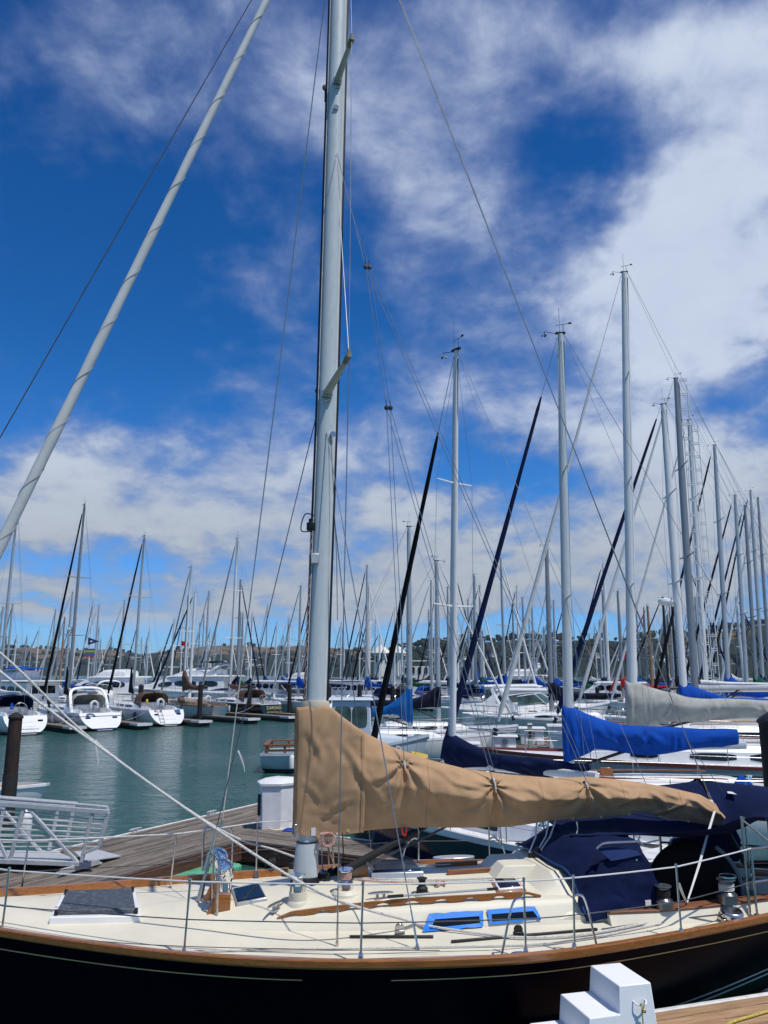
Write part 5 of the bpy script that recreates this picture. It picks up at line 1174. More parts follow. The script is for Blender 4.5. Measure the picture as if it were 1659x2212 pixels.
for s, z, sz in (('MAROTTA YACHTS', .585, .066), ('OF SAUSALITO', .51, .05), ('Z', .40, .13), ('74', .28, .08)): text(s, sz, (0, -.012, z), (R(90), 0, 0), SB, t)
mb = MB()
for s in (-1, 1): mb.box((s * .27, 0, .3), (.03, .03, .72))
mb.build('sign_post', GALV, t)

# ---- middle distance masts
mids = [(649, 1266, 74, ALU, BLUEC, JIB, R(133), 'white sloop with blue cover just left of the thick mast', HW1), (520, 1253, 84, ALUD, NAVYC, NAVYC, R(-45), 'sloop with bow towards us and navy furled sail beside the green cutter', HW2),
        (792, 1222, 82, ALU, BLUEC, BLACKC, R(133), 'white sloop with dark furled stay right of the thick mast', HW1), (795, 1260, 92, ALU, None, JIB, R(-45), 'pale sloop facing us behind the navy canvas trawler', HCREAM),
        (879, 1296, 88, ALU, GREENC, None, R(133), 'white sloop with green cover behind the black furled sail', HW3), (930, 1255, 80, ALU, None, JIB, R(150), 'white sloop with bare boom left of the light blue cover mast', HW1),
        (966, 1268, 78, ALU, NAVYC, None, R(133), 'white sloop with navy cover in the middle row', HW2), (1010, 1296, 86, ALU, None, None, R(140), 'white sloop with bare mast between the dark stays', HW1),
        (1035, 1265, 82, ALU, GREENC, BLACKC, R(140), 'green covered sloop behind the hardtop boats', HGREEN), (1148, 1302, 84, ALU, BLUEC, JIB, R(140), 'white sloop right of the flybridge trawler', HW1),
        (1333, 1277, 70, ALUD, REDC, None, R(176), 'sloop with red sail cover left of the grey sail cover', HW3), (1398, 1310, 76, WOODM, None, REDC, R(176), 'classic yacht with varnished wood mast and red furled sail', HGREEN),
        (1430, 1290, 72, BLACK, None, BLACKC, R(176), 'yacht with black mast left of the navy furled headsail', HNAVY), (1449, 1293, 80, BLACK, BLACKC, None, R(176), 'second yacht with black mast behind the navy furled headsail', HW1),
        (1294, 1340, 88, ALU, NAVYC, None, R(170), 'white sloop with low grey mast left of the tall grey mast', HW2), (1365, 1330, 90, ALU, BLUEC, JIB, R(170), 'blue hulled sloop behind the grey sail cover', HBLUE)]
for i, (px, py, Y, mm_, cv, jb, hd, lab, hm_) in enumerate(mids):
    sailboat(lab, at_mast(px, py, Y, hd, 11, .57), hd, 11, 3.5, 1.1, 1.4, hull=hm_, H=top_z(px, py, Y), mr=.11, mm=mm_, jib=jb, jr=.11, cov=cv, cm=1.3, boom=4.2, spr=(.38, .66) if i % 2 else (.5,), spw=1.1, rake=.3, lite=True, ladder=False, steps=False, seed=50 + i, dodger=(BLUEC, None, NAVYC, None)[i % 4], radar=i % 5 == 2)

# ---- far rows: six kinds built once, the rest copies
kinds = [dict(hull=HW1, mm=ALU, cov=BLUEC, jib=JIB, spr=(.5,), dodger=BLUEC), dict(hull=HW2, mm=ALUW, cov=NAVYC, jib=BLACKC, spr=(.38, .66)), dict(hull=HNAVY, mm=ALU, cov=GREYC, jib=JIB, spr=(.5,)),
         dict(hull=HW3, mm=ALUD, cov=GREENC, jib=None, spr=(.38, .66), dodger=GREENC), dict(hull=HGREEN, mm=WOODM, cov=WHITEC, jib=JIB, spr=(.6,)), dict(hull=HW1, mm=ALUW, cov=None, jib=NAVYC, spr=(.5,), bimini=NAVYC), dict(hull=HCREAM, mm=ALU, cov=BROWNC, jib=JIB, spr=(.38, .66), radar=True)]
klab = ['white sloop with blue sail cover in the far rows below the hills', 'white sloop with navy cover and black furled sail in the far rows', 'dark hulled sloop with grey sail cover in the far rows', 'white sloop with green cover and bare stay in the far rows',
        'dark green boat with varnished mast in the far rows', 'white sloop with bare boom and navy headsail in the far rows', 'cream sloop with brown cover and radar in the far rows']
kgrp = ['blue covered sloops in the far rows', 'navy covered sloops in the far rows', 'dark hulled sloops in the far rows', 'green covered sloops in the far rows', 'wood masted boats in the far rows', 'bare boomed sloops in the far rows', 'brown covered sloops in the far rows']
KP = []
for i, k in enumerate(kinds):
    KP.append(sailboat(klab[i], (0, 0, 0), LH, 10.5, 3.3, 1.05, 1.3, H=14, mr=.12, jr=.13, boom=4.0, cm=1.2, rake=.5, lite=True, ladder=False, steps=False, wheel=False, group=kgrp[i], seed=70 + i, spw=1.15, **k))
q = random.Random(20); used = set(); spots = []
for row, (Y, n) in enumerate([(88, 14), (100, 17), (112, 17), (128, 21), (145, 23), (165, 25), (188, 25)]):
    for j in range(n):
        px = -30 + 1740 * (j + q.uniform(.1, .9)) / n; spots.append((px, Y + q.uniform(-5, 5)))
for px, Y in spots:
    if Y < 106 and 640 < px < 720: continue
    i = q.choice((0, 0, 1, 1, 2, 3, 4, 5, 5, 6)); o = KP[i] if i not in used else copy_tree(KP[i]); used.add(i)
    x = (px - PCX) / FOC * Y; o.location = (x, Y, 0); o.rotation_euler = (0, 0, q.choice((LH, LH, R(-47), R(168))) + q.uniform(-.06, .06))
    s = q.uniform(.80, 1.12); hz = q.uniform(.78, 1.22)
    if px < 640: hz *= .88
    o.scale = (s, s, hz)
for o in KP:
    if o.location.length < .01: bpy.data.objects.remove(o)

# ------------------------------------------------------------------ the cream decked sloop in the foreground
# own frame: s = aft along the centreline from the mast, t = towards the far side, z = up from the water
HM, HTH = Vector((-.83, 9.23, 0)), R(9.1)
hero = thing('navy_sloop', 'long navy sloop with cream deck, varnished rail and tan sail cover in the foreground', 'sailboat', HM, HTH)
HW = Matrix.Translation(HM) @ Matrix.Rotation(HTH, 4, 'Z'); HI = HW.inverted()
def loc(p): return HI @ Vector(p)
HO = loc(ORI)
def hray(px, py): return HI.to_3x3() @ ray(px, py)
def ht(px, py, t=0.0):
    d = hray(px, py); k = (t - HO.y) / d.y; return HO + d * k
def hz(px, py, z):
    d = hray(px, py); k = (z - HO.z) / d.z; return HO + d * k
def smooth(xs, ys, n=70, w=4):
    X = np.linspace(xs[0], xs[-1], n); Y = np.interp(X, xs, ys); P = np.pad(Y, w, mode='reflect', reflect_type='odd'); K = np.ones(2 * w + 1) / (2 * w + 1)
    return X, np.convolve(P, K, 'valid')
BS, BB = smooth([-4.75, -4.3, -3.7, -2.92, -2.2, -1.46, -.8, -.37, .55, 1.36, 2.01, 2.75, 3.59, 4.19, 4.71, 5.4, 6.2], [.0, .20, .46, .78, 1.07, 1.35, 1.55, 1.66, 1.82, 1.88, 1.86, 1.71, 1.48, 1.30, 1.12, .88, .55], w=2)
def hb(s): return float(np.interp(s, BS, BB))
def hzs(s): return 1.35 + .010 * max(0, .5 - s) ** 2          # top of the bulwark
def hzk(s): return float(np.interp(s, [-4.75, -4.4, -3.8, -2.5, 1, 3.0, 4.2, 4.8, 5.4, 6.2], [1.2, .45, -.05, -.5, -.6, -.32, -.02, .17, .36, .72]))
def hull_t(s, z, off=0.0):
    zt = hzs(s) - .058; zk = hzk(s); f = min(1, max(0, (z - zk) / (zt - zk))); return hb(s) * f ** .42 + off
def zdeck(s, t): b = max(.05, hb(s)); return hzs(s) - .09 + .075 * (1 - min(1, (t / b) ** 2))
CAB = [(-1.75, .42, .0), (-1.4, .55, .03), (-1.0, .66, .10), (-.5, .76, .17), (0, .84, .215), (.8, .92, .245), (1.6, .97, .26), (2.4, .98, .27), (3.0, .96, .27)]
def cabp(s): xs = [c[0] for c in CAB]; return float(np.interp(s, xs, [c[1] for c in CAB])), float(np.interp(s, xs, [c[2] for c in CAB]))
def zcab(s, t):
    if s < CAB[0][0] or s > 3.05: return -9
    w, h = cabp(s); wt = w * .86; a = abs(t); zb = hzs(s) - .09
    if a <= wt: return zb + h + .085 * (1 - (a / wt) ** 2) + (.0)
    if a <= w: return lerp(zb + h, zb + .02, (a - wt) / (w - wt))
    return -9
def hs(px, py):
    """where the ray through a picture point first meets the deck or the coachroof"""
    d = hray(px, py); k = (1.75 - HO.z) / d.z; e = .003 / abs(d.z)
    for i in range(400):
        p = HO + d * k
        if p.z <= max(zdeck(p.x, p.y), zcab(p.x, p.y)): return p
        k += e
    return p
def hp(name, mb, m, parent=None, **k): return mb.build(name, m, parent or hero, **k)
# hull
rings = []
for s in BS:
    zt = hzs(s) - .058; zk = hzk(s); half = []
    for j in range(15):
        f = 1 - j / 14; z = lerp(zk, zt, f ** 1.5)
        half.append((s, -hull_t(s, z) if j < 14 else 0, z))
    rings.append(half + [(a, -b, c) for a, b, c in half[-2::-1]])
HULL = hp('hull', MB().loft(rings, close=False, caps=(False, True)), NAVYH, ang=50)
for nm, z0f, thk, m, spans in (('cove_stripe', lambda s: hzs(s) - .185, .010, GOLD, ((-4.3, -.15), (.62, 6.1))), ('boot_stripe', lambda s: .28 + .026 * max(0, s) ** 1.75, .020, WHITE, ((-4.0, 5.7),)), ('waterline_stripe', lambda s: .21 + .026 * max(0, s) ** 1.75, .026, WHITE, ((-4.0, 5.5),))):
    mb = MB()
    for a, b in spans:
        for sd in (-1, 1):
            r = []
            for s in np.linspace(a, b, 60):
                z = max(z0f(s), hzk(s) + .02); r.append([(s, sd * hull_t(s, z, .004), z), (s, sd * hull_t(s, z + thk, .004), z + thk)])
            mb.sheet(r)
    hp(nm, mb, m, HULL)
# varnished bulwark and deck
for sd in (-1, 1):
    r = []
    for s in BS:
        b = hb(s); z = hzs(s); o = [(b + .006, z - .062), (b + .010, z - .012), (b + .003, z), (b - .045, z), (b - .05, z - .012), (b - .05, z - .13), (b - .045, z - .125)]
        r.append([(s, sd * max(.0, q), zz) for q, zz in o])
    hp('bulwark', MB().loft(r), TEAK, ang=30)
rows = []
for s in BS: w = max(.0, hb(s) - .045); rows.append([(s, t * w, zdeck(s, t * w) - .002) for t in np.linspace(-1, 1, 13)])
DECK = hp('deck', MB().sheet(rows, skip=lambda i, j: BS[i] > 3.05 and BS[i + 1] < 6.0 and 3 <= j < 9), CREAM, fixn=False)
rows = []
for s in np.linspace(-1.75, 3.02, 44):
    w, h = cabp(s); zb = hzs(s) - .09; row = []
    for q in (-1, -.985, -.95, -.90, -.865, -.84, -.7, -.45, -.2, 0, .2, .45, .7, .84, .865, .90, .95, .985, 1):
        t = q * w; z = zcab(s, t) if abs(q) < 1 else zb - .03
        if .83 < abs(q) < .88: z -= .012
        row.append((s, t, max(z, zdeck(s, t) - .01) if abs(q) < 1 else min(z, zdeck(s, t) - .02)))
    rows.append(row)
TRUNK = hp('coachroof', MB().sheet(rows).add(rows[-1] , [list(range(19))]), CREAM, ang=50)
# raised companionway garage and the faceted breakwater the spray hood stands on
def ring_box(s0, s1, w, z0, z1, ch, rake=0.0): return [[(s0, -w, z0), (s0, w, z0), (s1, w, z0), (s1, -w, z0)], [(s0 + ch + rake, -w + ch, z1), (s0 + ch + rake, w - ch, z1), (s1 - .0, w - ch, z1), (s1 - .0, -w + ch, z1)]]
hp('hatch_garage', MB().loft(ring_box(1.95, 2.75, .36, 1.54, 1.73, .07, .12)), CREAM, TRUNK, bevel=.012)
r = []
for t in np.linspace(-.94, .94, 25):
    q = abs(t) / .94; s0 = 2.38 - .15 * (1 - q); zb = max(zcab(min(s0, 3.0), t), 1.28) - .03; zt = 1.755 - .06 * q - max(0, q - .62) * .85
    r.append([(s0, t, zb), (s0 + .24, t, zt), (s0 + .36, t, zt), (s0 + .62, t, zb - .02)])
hp('breakwater', MB().loft(r), CREAM, TRUNK, ang=20)
# cabin windows under blue masking tape
def on_side(c, off): p = hs(*c); return p + Vector((0, -1, .55)).normalized() * off
for tq, gq in (([(925, 1975), (1042, 1968), (1043, 2002), (912, 2014)], [(938, 1987), (1034, 1980), (1036, 1995), (930, 2006)]), ([(1050, 1966), (1154, 1959), (1168, 1988), (1057, 1998)], [(1060, 1976), (1150, 1969), (1161, 1984), (1062, 1992)])):
    To = [on_side(c, .022) for c in tq]; Gi = [on_side(c, .024) for c in gq]
    g = hp('cabin_window', MB().prism([p + Vector((0, .004, .002)) for p in Gi], (0, .012, -.006)), GLASS, TRUNK)
    mb = MB(); qr = random.Random(tq[0][0])
    for i in range(4):
        a, b, c, d = To[i], To[(i + 1) % 4], Gi[(i + 1) % 4], Gi[i]; n = 7; o1, o2 = [], []
        for k in range(n + 1):
            e = qr.uniform(-.006, .008) if 0 < k < n else 0
            o1.append(a.lerp(b, k / n) + (a - d).normalized() * e + Vector((0, -.003 - .003 * (i % 2), 0))); o2.append(d.lerp(c, k / n) + Vector((0, -.003 - .003 * (i % 2), 0)))
        mb.sheet([o1, o2], .002, (0, 1, -.4))
    hp('masking_tape', mb, TAPE, g)
# hatches
def quad_hatch(name, px, mglass, mframe, hgt=.04, grow=1.12, rise=0.0, parent=None, bev=.012, fh=.035):
    P = [hs(*c) for c in px]; c = sum(P, Vector()) / 4; up = (P[1] - P[0]).cross(P[3] - P[0]); up = up if up.z > 0 else -up; up.normalize()
    F = [c + (p - c) * grow for p in P]
    fr = hp(name, MB().loft([[p - up * .03 for p in F], [p + up * fh for p in F]]), mframe, parent or TRUNK, bevel=bev)
    hp('hatch_pane', MB().loft([[p + up * (fh + .001) for p in P], [c + (p - c) * .97 + up * (fh + hgt) for p in P]]), mglass, fr, bevel=bev)
    return fr, P, up
SILV = mat('silver_hatch_frame', (.52, .54, .55), .35, metal=.5, var=.06)
fh_, P, up = quad_hatch('fore_hatch', [(140, 1946), (284, 1940), (292, 1988), (118, 1992)], HATCHG, WHITE, .05, 1.14, fh=.06, parent=DECK)
for p in P: hp('hatch_dog', MB().box(p + up * .09, (.03, .03, .05)), BLACK, fh_)
quad_hatch('skylight_hatch', [(504, 1928), (560, 1917), (574, 1945), (513, 1957)], GLASS, SILV, .012, 1.10)
quad_hatch('saloon_hatch', [(790, 1871), (892, 1869), (911, 1892), (805, 1896)], GLASSB, SILV, .03, 1.07, fh=.05)
fr, P, up = quad_hatch('galley_hatch', [(1068, 1906), (1113, 1905), (1126, 1922), (1080, 1926)], mat('purple_tinted_acrylic', (.015, .008, .022), .08, var=.2), WHITE, .010, 1.16)
c = sum(P, Vector()) / 4
hp('teak_hatch_pad', MB().loft([[c + (p - c) * 1.42 - up * .03 for p in P], [c + (p - c) * 1.40 + up * .014 for p in P]]), TEAK, fr, bevel=.012)
# far deck ventilator lens on its teak pad
p = hs(980, 1858); hp('oval_vent', MB().loft([[(p.x + .30 * math.cos(a), p.y + .10 * math.sin(a), p.z + h) for a in np.linspace(0, 6.2832, 20, False)] for h in (.01, .05)]), SILV, TRUNK, bevel=.01)
# handrails with scalloped feet
def handrail(pts, h=.055, feet=7, w=.026):
    P = [hs(*c) for c in pts]; n = 60; D = []; L = [0.0]
    for a, b in zip(P, P[1:]): L.append(L[-1] + (b - a).length)
    S = np.linspace(0, L[-1], n); top, bot = [], []
    for s in S:
        q = Vector([float(np.interp(s, L, [p[k] for p in P])) for k in range(3)]); f = s / L[-1]; ph = (f * feet) % 1
        lift = h * min(1, 3.2 * min(f, 1 - f) * feet / 2.2 + .25)
        o = .62 * lift * max(0, math.sin(math.pi * min(1, max(0, (ph - .22) / .56)))) ** .5 if .02 < f < .98 else 0
        top.append(q + Vector((0, 0, lift))); bot.append(q + Vector((0, 0, o - .004)))
    r = [[a + Vector((0, -w / 2, 0)), a + Vector((0, w / 2, 0)), b + Vector((0, w / 2, 0)), b + Vector((0, -w / 2, 0))] for a, b in zip(top, bot)]
    return hp('handrail', MB().loft(r), TEAK, TRUNK, ang=40)
handrail([(598, 1985), (700, 1972), (829, 1957), (930, 1950), (1040, 1944), (1168, 1936)], feet=9)
handrail([(880, 1871), (930, 1867), (1000, 1862)], feet=3)
for a, b, m in (((940, 1873), (1031, 1868), TEAK), ((966, 1890), (1059, 1884), TEAKD)): hp('teak_slide_rail', MB().bar(hs(*a) + Vector((0, 0, .025)), hs(*b) + Vector((0, 0, .025)), .05, .055), m, TRUNK, bevel=.008)
# boathook lying on the rail
a, b = hs(836, 1955) + Vector((0, -.03, .085)), hs(1074, 1937) + Vector((0, -.03, .085))
bh = MB().tube([a.lerp(b, .14), a.lerp(b, .9)], .012, 8).build('boathook', ALU); tag(bh, 'silver boathook with black grips lying along the varnished cabin handrail', 'boathook'); bh.matrix_basis = HW
MB().tube([a, a.lerp(b, .14)], .016, 8).tube([a.lerp(b, .9), b], .015, 8).build('grip', BLACK, bh)
# winches
def winch(px, py, r, h, m=CHROME, base=None, bh=.0, br=None, handle=False, rope=None):
    p = hs(px, py) if not isinstance(px, Vector) else px
    root = hp('winch', MB().lathe([(r, 0), (r, h * .10), (r * .98, h * .36), (r * .80, h * .42), (r * .62, h * .50), (r * .58, h * .78), (r * .70, h * .90), (r * .92, h * .96), (r * .90, h), (r * .3, h * 1.0), (r * .28, h * .97)], p + Vector((0, 0, bh)), 24), m, ang=30)
    if base: hp('winch_pad', MB().lathe([(br * 1.25, -.03), (br * 1.18, .012), (br * 1.02, .03), (br, bh), (br * .6, bh + .001)], p, 24), base, root, ang=30)
    if rope:
        pts = [p + Vector((r * .68 * math.cos(a), r * .68 * math.sin(a), bh + h * .5 + a / 25 * h * .3)) for a in np.linspace(0, 25, 70)]; hp('rope_turns', MB().tube(pts, .009, 6), rope, root)
    return root
winch(643, 1950, .085, .17, CHROME, CREAM, .11, .09)
winch(746, 1930, .085, .21, CHROME, CREAM, .035, .12, rope=ROPEP)
winch(912, 1934, .06, .15, RUBBER, CREAM, .02, .075)
winch(634, 1894, .065, .17, RUBBER, CREAM, .10, .075)
# cleats
def hcleat(px, py, a, L): p = hs(px, py); return cleat(hero, p, a, L, STEEL)
hcleat(596, 1967, R(55), .30); hcleat(822, 1942, R(4), .27)
hcleat(215, 1964, R(10), .10); hcleat(431, 1947, R(0), .10)
# open teak halyard box beside the mast and the teak dorade boxes with cowl vents
p = hs(766, 1898); mb = MB(); w, d, h = .30, .22, .14
for x, y, sx, sy in ((0, -d / 2, w, .018), (0, d / 2, w, .018), (-w / 2, 0, .018, d), (w / 2, 0, .018, d)): mb.box((p.x + x, p.y + .10 + y, p.z + h / 2 - .01), (sx, sy, h), R(-3))
hp('halyard_box', mb, TEAK, bevel=.004)
def dorade(a, b, htop, hcowl, flip=0):
    A, B = hs(*a), hs(*b); c = (A + B) / 2 + Vector((0, .09, 0)); L = (B - A).length; z = min(A.z, B.z); h = .185; an = math.atan2(B.y - A.y, B.x - A.x)
    x0, x1, d = -L / 2, L / 2, .20; mb = MB()
    mb.loft([[(x0, y, z - .03), (x1, y, z - .03), (x1, y, z + h), (x0 + .10, y, z + h)] for y in (-d / 2, d / 2)])
    ca, sa = math.cos(an), math.sin(an); mb.v = [(c.x + q[0] * ca - q[1] * sa, c.y + q[0] * sa + q[1] * ca, q[2]) for q in mb.v]
    bx = hp('dorade_box', mb, TEAK, bevel=.004)
    o = Vector((c.x + .07, c.y, z + h)); path = curve_pts([o, o + Vector((0, 0, .09)), o + Vector((.008, -.0, .17)), o + Vector((-.02, -.012, .235)), o + Vector((-.075, -.03, .225))], 5)
    rs = list(np.interp(np.linspace(0, 1, len(path)), [0, .3, .55, .78, 1], [.062, .060, .072, .095, .115]))
    v = hp('cowl_vent', MB().tube(path, rs, 18, cap=False), CHROME, bx, ang=60)
    e = path[-1]; dd = (path[-1] - path[-2]).normalized(); hp('cowl_mouth', MB().lathe([(.118, -.006), (.122, .004), (.112, .008), (.09, -.02), (.01, -.03)], e, 20, dd), CHROME, v)
    return bx
dorade((443, 1976), (497, 1966), 0, 0)
dorade((436, 1948), (484, 1941), 0, 0)
hp('vent_guard', MB().tube(curve_pts([hs(469, 1977), hs(469, 1977) + Vector((0, 0, .42)), hs(469, 1977) + Vector((0, .06, .52)), hs(458, 1946) + Vector((0, -.02, .52)), hs(458, 1946) + Vector((0, 0, .42)), hs(458, 1946)], 5), .012, 8), STEEL)
# genoa tracks and blocks on the side deck
for a, b in (((755, 2026), (936, 2026)), ((975, 2037), (1290, 2010))): hp('genoa_track', MB().bar(hs(*a) + Vector((0, 0, .012)), hs(*b) + Vector((0, 0, .012)), .032, .022), BLACK, DECK, bevel=.004)
for c in ((863, 2022), (1120, 2026)): p = hs(*c); hp('track_block', MB().lathe([(.03, -.016), (.045, -.012), (.045, .012), (.03, .016)], p + Vector((0, 0, .075)), 14, (0, 1, .2)).box(p + Vector((0, 0, .035)), (.10, .04, .04)), BLACK if c[0] > 1000 else STEEL, bevel=.004)
hp('hawse_fairlead', MB().tube([(hz(1118, 2067, 1.29) + Vector((.075 * math.cos(a) * abs(math.cos(a)) ** -.4 if abs(math.cos(a)) > .01 else 0, -.012, .038 * math.sin(a)))) for a in np.linspace(0, 6.2832, 24)], .013, 8), STEEL)
# ------------------------------------------------------------------ stanchions and lifelines
def tostan(base, top, m=STEEL, r=.0125):
    b = base; tp = HO + hray(*top) * ((b.y - .012 * 0 - HO.y) / hray(*top).y); return b, tp
near_st = [((2, 2030), (21, 1903)), ((397, 2063), (414, 1930)), ((779, 2072), (787, 1938)), ((1136, 2061), (1133, 1935)), ((1241, 2052), (1243, 1928)), ((1472, 2019), (1462, 1903))]
tops, mids_ = [], []
for b, tp in near_st:
    z = 1.31; B = hz(*b, z); B, T = tostan(B, tp)
    T = Vector((B.x + (T.x - B.x) * .6, B.y, B.z + .63)); hp('stanchion', MB().tube([B, T], .0108, 8).lathe([(.03, -.03), (.028, .0), (.018, .05), (.013, .06)], B, 12).ball(T + Vector((0, 0, .006)), .016, 8), STEEL); tops.append(T - Vector((0, 0, .012))); mids_.append(B.lerp(T, .47))
ex = lambda P: [P[0] + (P[0] - P[1]) * .85 + Vector((0, .35, .05))] + P
sternN = hz(1635, 1977, 1.31)
ptop = sternN + Vector((0, 0, .66)); pmid = sternN + Vector((0, 0, .33))
hp('upper_lifeline', MB().tube(sum([sag(a, b, .004, 4) for a, b in zip(ex(tops), ex(tops)[1:] + [ptop])], []), .0075, 7), mat('white_coated_lifeline', (.62, .62, .60), .4, var=.06))
hp('lower_lifeline', MB().tube(sum([sag(a, b, .004, 4) for a, b in zip(ex(mids_), ex(mids_)[1:] + [pmid])], []), .0055, 6), WIRED)
for T, M_, bs, sgn in ((tops[3], mids_[3], (1083, 2066), -1), (tops[4], mids_[4], (1290, 2047), 1)):
    B = hz(*bs, 1.30); q = M_ + Vector((0, 0, .16)); hp('gate_brace', MB().tube(curve_pts([q, q + Vector((.05 * sgn, 0, .015)), q + Vector((.12 * sgn, -.0, -.05)), B], 6), .0115, 8), STEEL)
far_st = [((43, 1944), (59, 1827)), ((367, 1924), (378, 1816))]
ft, fm = [], []
for b, tp in far_st:
    B = hz(*b, 1.30); T = B + Vector((.04, 0, .63)); hp('stanchion', MB().tube([B, T], .0108, 8).lathe([(.04, -.02), (.03, 0), (.014, .05)], B, 12), STEEL); ft.append(T); fm.append(B.lerp(T, .47))
for s in (-.55, 1.6, 2.55, 3.6):
    B = Vector((s, hb(s) - .06, hzs(s) - .05)); T = B + Vector((0, 0, .63)); hp('stanchion', MB().tube([B, T], .0108, 8).lathe([(.04, -.02), (.03, 0), (.014, .05)], B, 12), STEEL); ft.append(T); fm.append(B.lerp(T, .47))
ft.append(Vector((4.7, hb(4.7) - .06, 1.97))); fm.append(Vector((4.7, hb(4.7) - .06, 1.6)))
hp('upper_lifeline', MB().tube(sum([sag(a, b, .004, 4) for a, b in zip(ex(ft), ex(ft)[1:])], []), .0075, 6), MC['white_coated_lifeline']); hp('lower_lifeline', MB().tube(ex(fm), .0055, 6), WIRED)
for s, sg in ((1.6, -1), (2.55, 1)):
    B = Vector((s, hb(s) - .06, 1.62)); hp('gate_brace', MB().tube(curve_pts([B, B + Vector((.08 * sg, 0, .01)), B + Vector((.18 * sg, 0, -.1)), B + Vector((.25 * sg, -.02, -.36))], 5), .0115, 8), STEEL)
B = Vector((-1.05, hb(-1.05) - .07, hzs(-1.05) - .06)); hp('mooring_gate', MB().tube(curve_pts([B + Vector((-.16, 0, .1)), B + Vector((-.16, 0, .54)), B + Vector((-.08, 0, .60)), B + Vector((.10, 0, .60)), B + Vector((.19, 0, .52)), B + Vector((.20, 0, 0))], 6), .0135, 8), STEEL)
for s in (-.35, .12): B = Vector((s, hb(s) - .03, hzs(s))); hp('turning_block', MB().lathe([(.045, -.05), (.06, -.03), (.06, .03), (.045, .05)], B + Vector((0, 0, .08)), 14, (1, 0, .2)).tube(curve_pts([B + Vector((-.08, 0, 0)), B + Vector((-.08, 0, .14)), B + Vector((0, 0, .19)), B + Vector((.08, 0, .14)), B + Vector((.08, 0, 0))], 5), .008, 6), RUBBER)
# pushpit at the stern
mb = MB(); b5_ = hb(5.7) - .06
for dz in (.66, .33): mb.tube(curve_pts([sternN + Vector((0, 0, dz)), (5.7, -b5_, 1.3 + dz), (6.1, -.2, 1.3 + dz), (6.1, .2, 1.3 + dz), (5.7, b5_, 1.3 + dz), (4.7, hb(4.7) - .06, 1.3 + dz)], 6), .0135, 8)
for p in (sternN, Vector((5.7, -b5_, 1.3)), Vector((5.1, -hb(5.1) + .07, 1.3)), Vector((6.08, .2, 1.3)), Vector((5.7, b5_, 1.3)), Vector((4.7, hb(4.7) - .06, 1.3))): mb.tube([p, p + Vector((0, 0, .66))], .0135, 8).lathe([(.045, -.02), (.04, .005), (.015, .02)], p, 12)
hp('pushpit', mb, STEEL)
# ------------------------------------------------------------------ mast and rig
MZ = 18.2
def mx(z): return float(np.interp(z, [1.5, 3.5, 7.2, 13, 18.2], [-.03, .045, .125, .195, .245]))
rings = []
for z in (1.5, 2.2, 3.5, 5, 7.2, 9, 11, 13, 15, 17, MZ):
    a, b_ = (.104, .080) if z < 15 else (lerp(.104, .07, (z - 15) / 3.2), lerp(.08, .055, (z - 15) / 3.2))
    rings.append([(mx(z) + a * math.copysign(abs(math.cos(h)) ** .9, math.cos(h)), b_ * math.sin(h), z) for h in np.linspace(0, 2 * math.pi, 28, False)])
MAST = hp('mast', MB().loft(rings), PAINTM, ang=60)
def on_mast(px, py, off=.0):
    """point on the near face of the mast"""
    return ht(px, py, -.088 - off)
zz = list(np.linspace(2.9, 17.6, 24))
hp('sail_track', MB().loft([[(mx(z) + .100, -.016, z), (mx(z) + .126, -.016, z), (mx(z) + .126, .016, z), (mx(z) + .100, .016, z)] for z in zz]), WHITEC, MAST)
hp('luff_groove', MB().loft([[(mx(z) + .127, -.02, z), (mx(z) + .150, -.02, z), (mx(z) + .150, .02, z), (mx(z) + .127, .02, z)] for z in zz]), BLACK, MAST)
for t_, m_, dx, rr_ in ((-.03, ROPEN, -.116, .009), (.01, ROPEN, -.126, .008), (-.055, ROPEW, -.108, .005)): hp('halyard', MB().tube([(mx(z) + dx, t_, z) for z in np.linspace(3.3, 16.5, 14)], rr_, 6), m_, MAST)
hp('luff_spirals', MB().tube([(mx(z) - .126 + .006 * math.cos(z * 60), -.045 + .006 * math.sin(z * 60), z) for z in np.linspace(3.4, 5.6, 420)], .006, 4), ROPEP, MAST)
# mast foot: collar, coat and partners
hp('mast_coat', MB().loft([[(mx(1.6) - .01 + a * k * math.cos(h), b_ * k * math.sin(h), z) for h in np.linspace(0, 6.2832, 24, False)] for z, k, a, b_ in ((1.50, 1.28, .13, .105), (1.60, 1.22, .13, .105), (1.64, 1.06, .13, .10))]), BLACK, MAST)
hp('mast_sleeve', MB().loft([[(mx(z) - .005 + a * math.cos(h), b_ * math.sin(h), z) for h in np.linspace(0, 6.2832, 24, False)] for z, a, b_ in ((1.63, .136, .104), (1.65, .138, .105), (1.98, .120, .093), (1.99, .116, .09))]), mat('grey_mast_sleeve', (.44, .48, .49), .4, var=.06), MAST)
hp('sleeve_band', MB().loft([[(mx(z) - .005 + .122 * math.cos(h), .095 * math.sin(h), z) for h in np.linspace(0, 6.2832, 24, False)] for z in (1.985, 1.998)]), BLACK, MAST)
hp('spinnaker_pole_fitting', MB().box((mx(2.1) - .155, -.06, 2.12), (.05, .07, .14)), STEEL, MAST, bevel=.005)
hp('maker_plate', MB().box((mx(2.1) + .05, -.097, 2.11), (.05, .012, .08)), WHITEC, MAST)
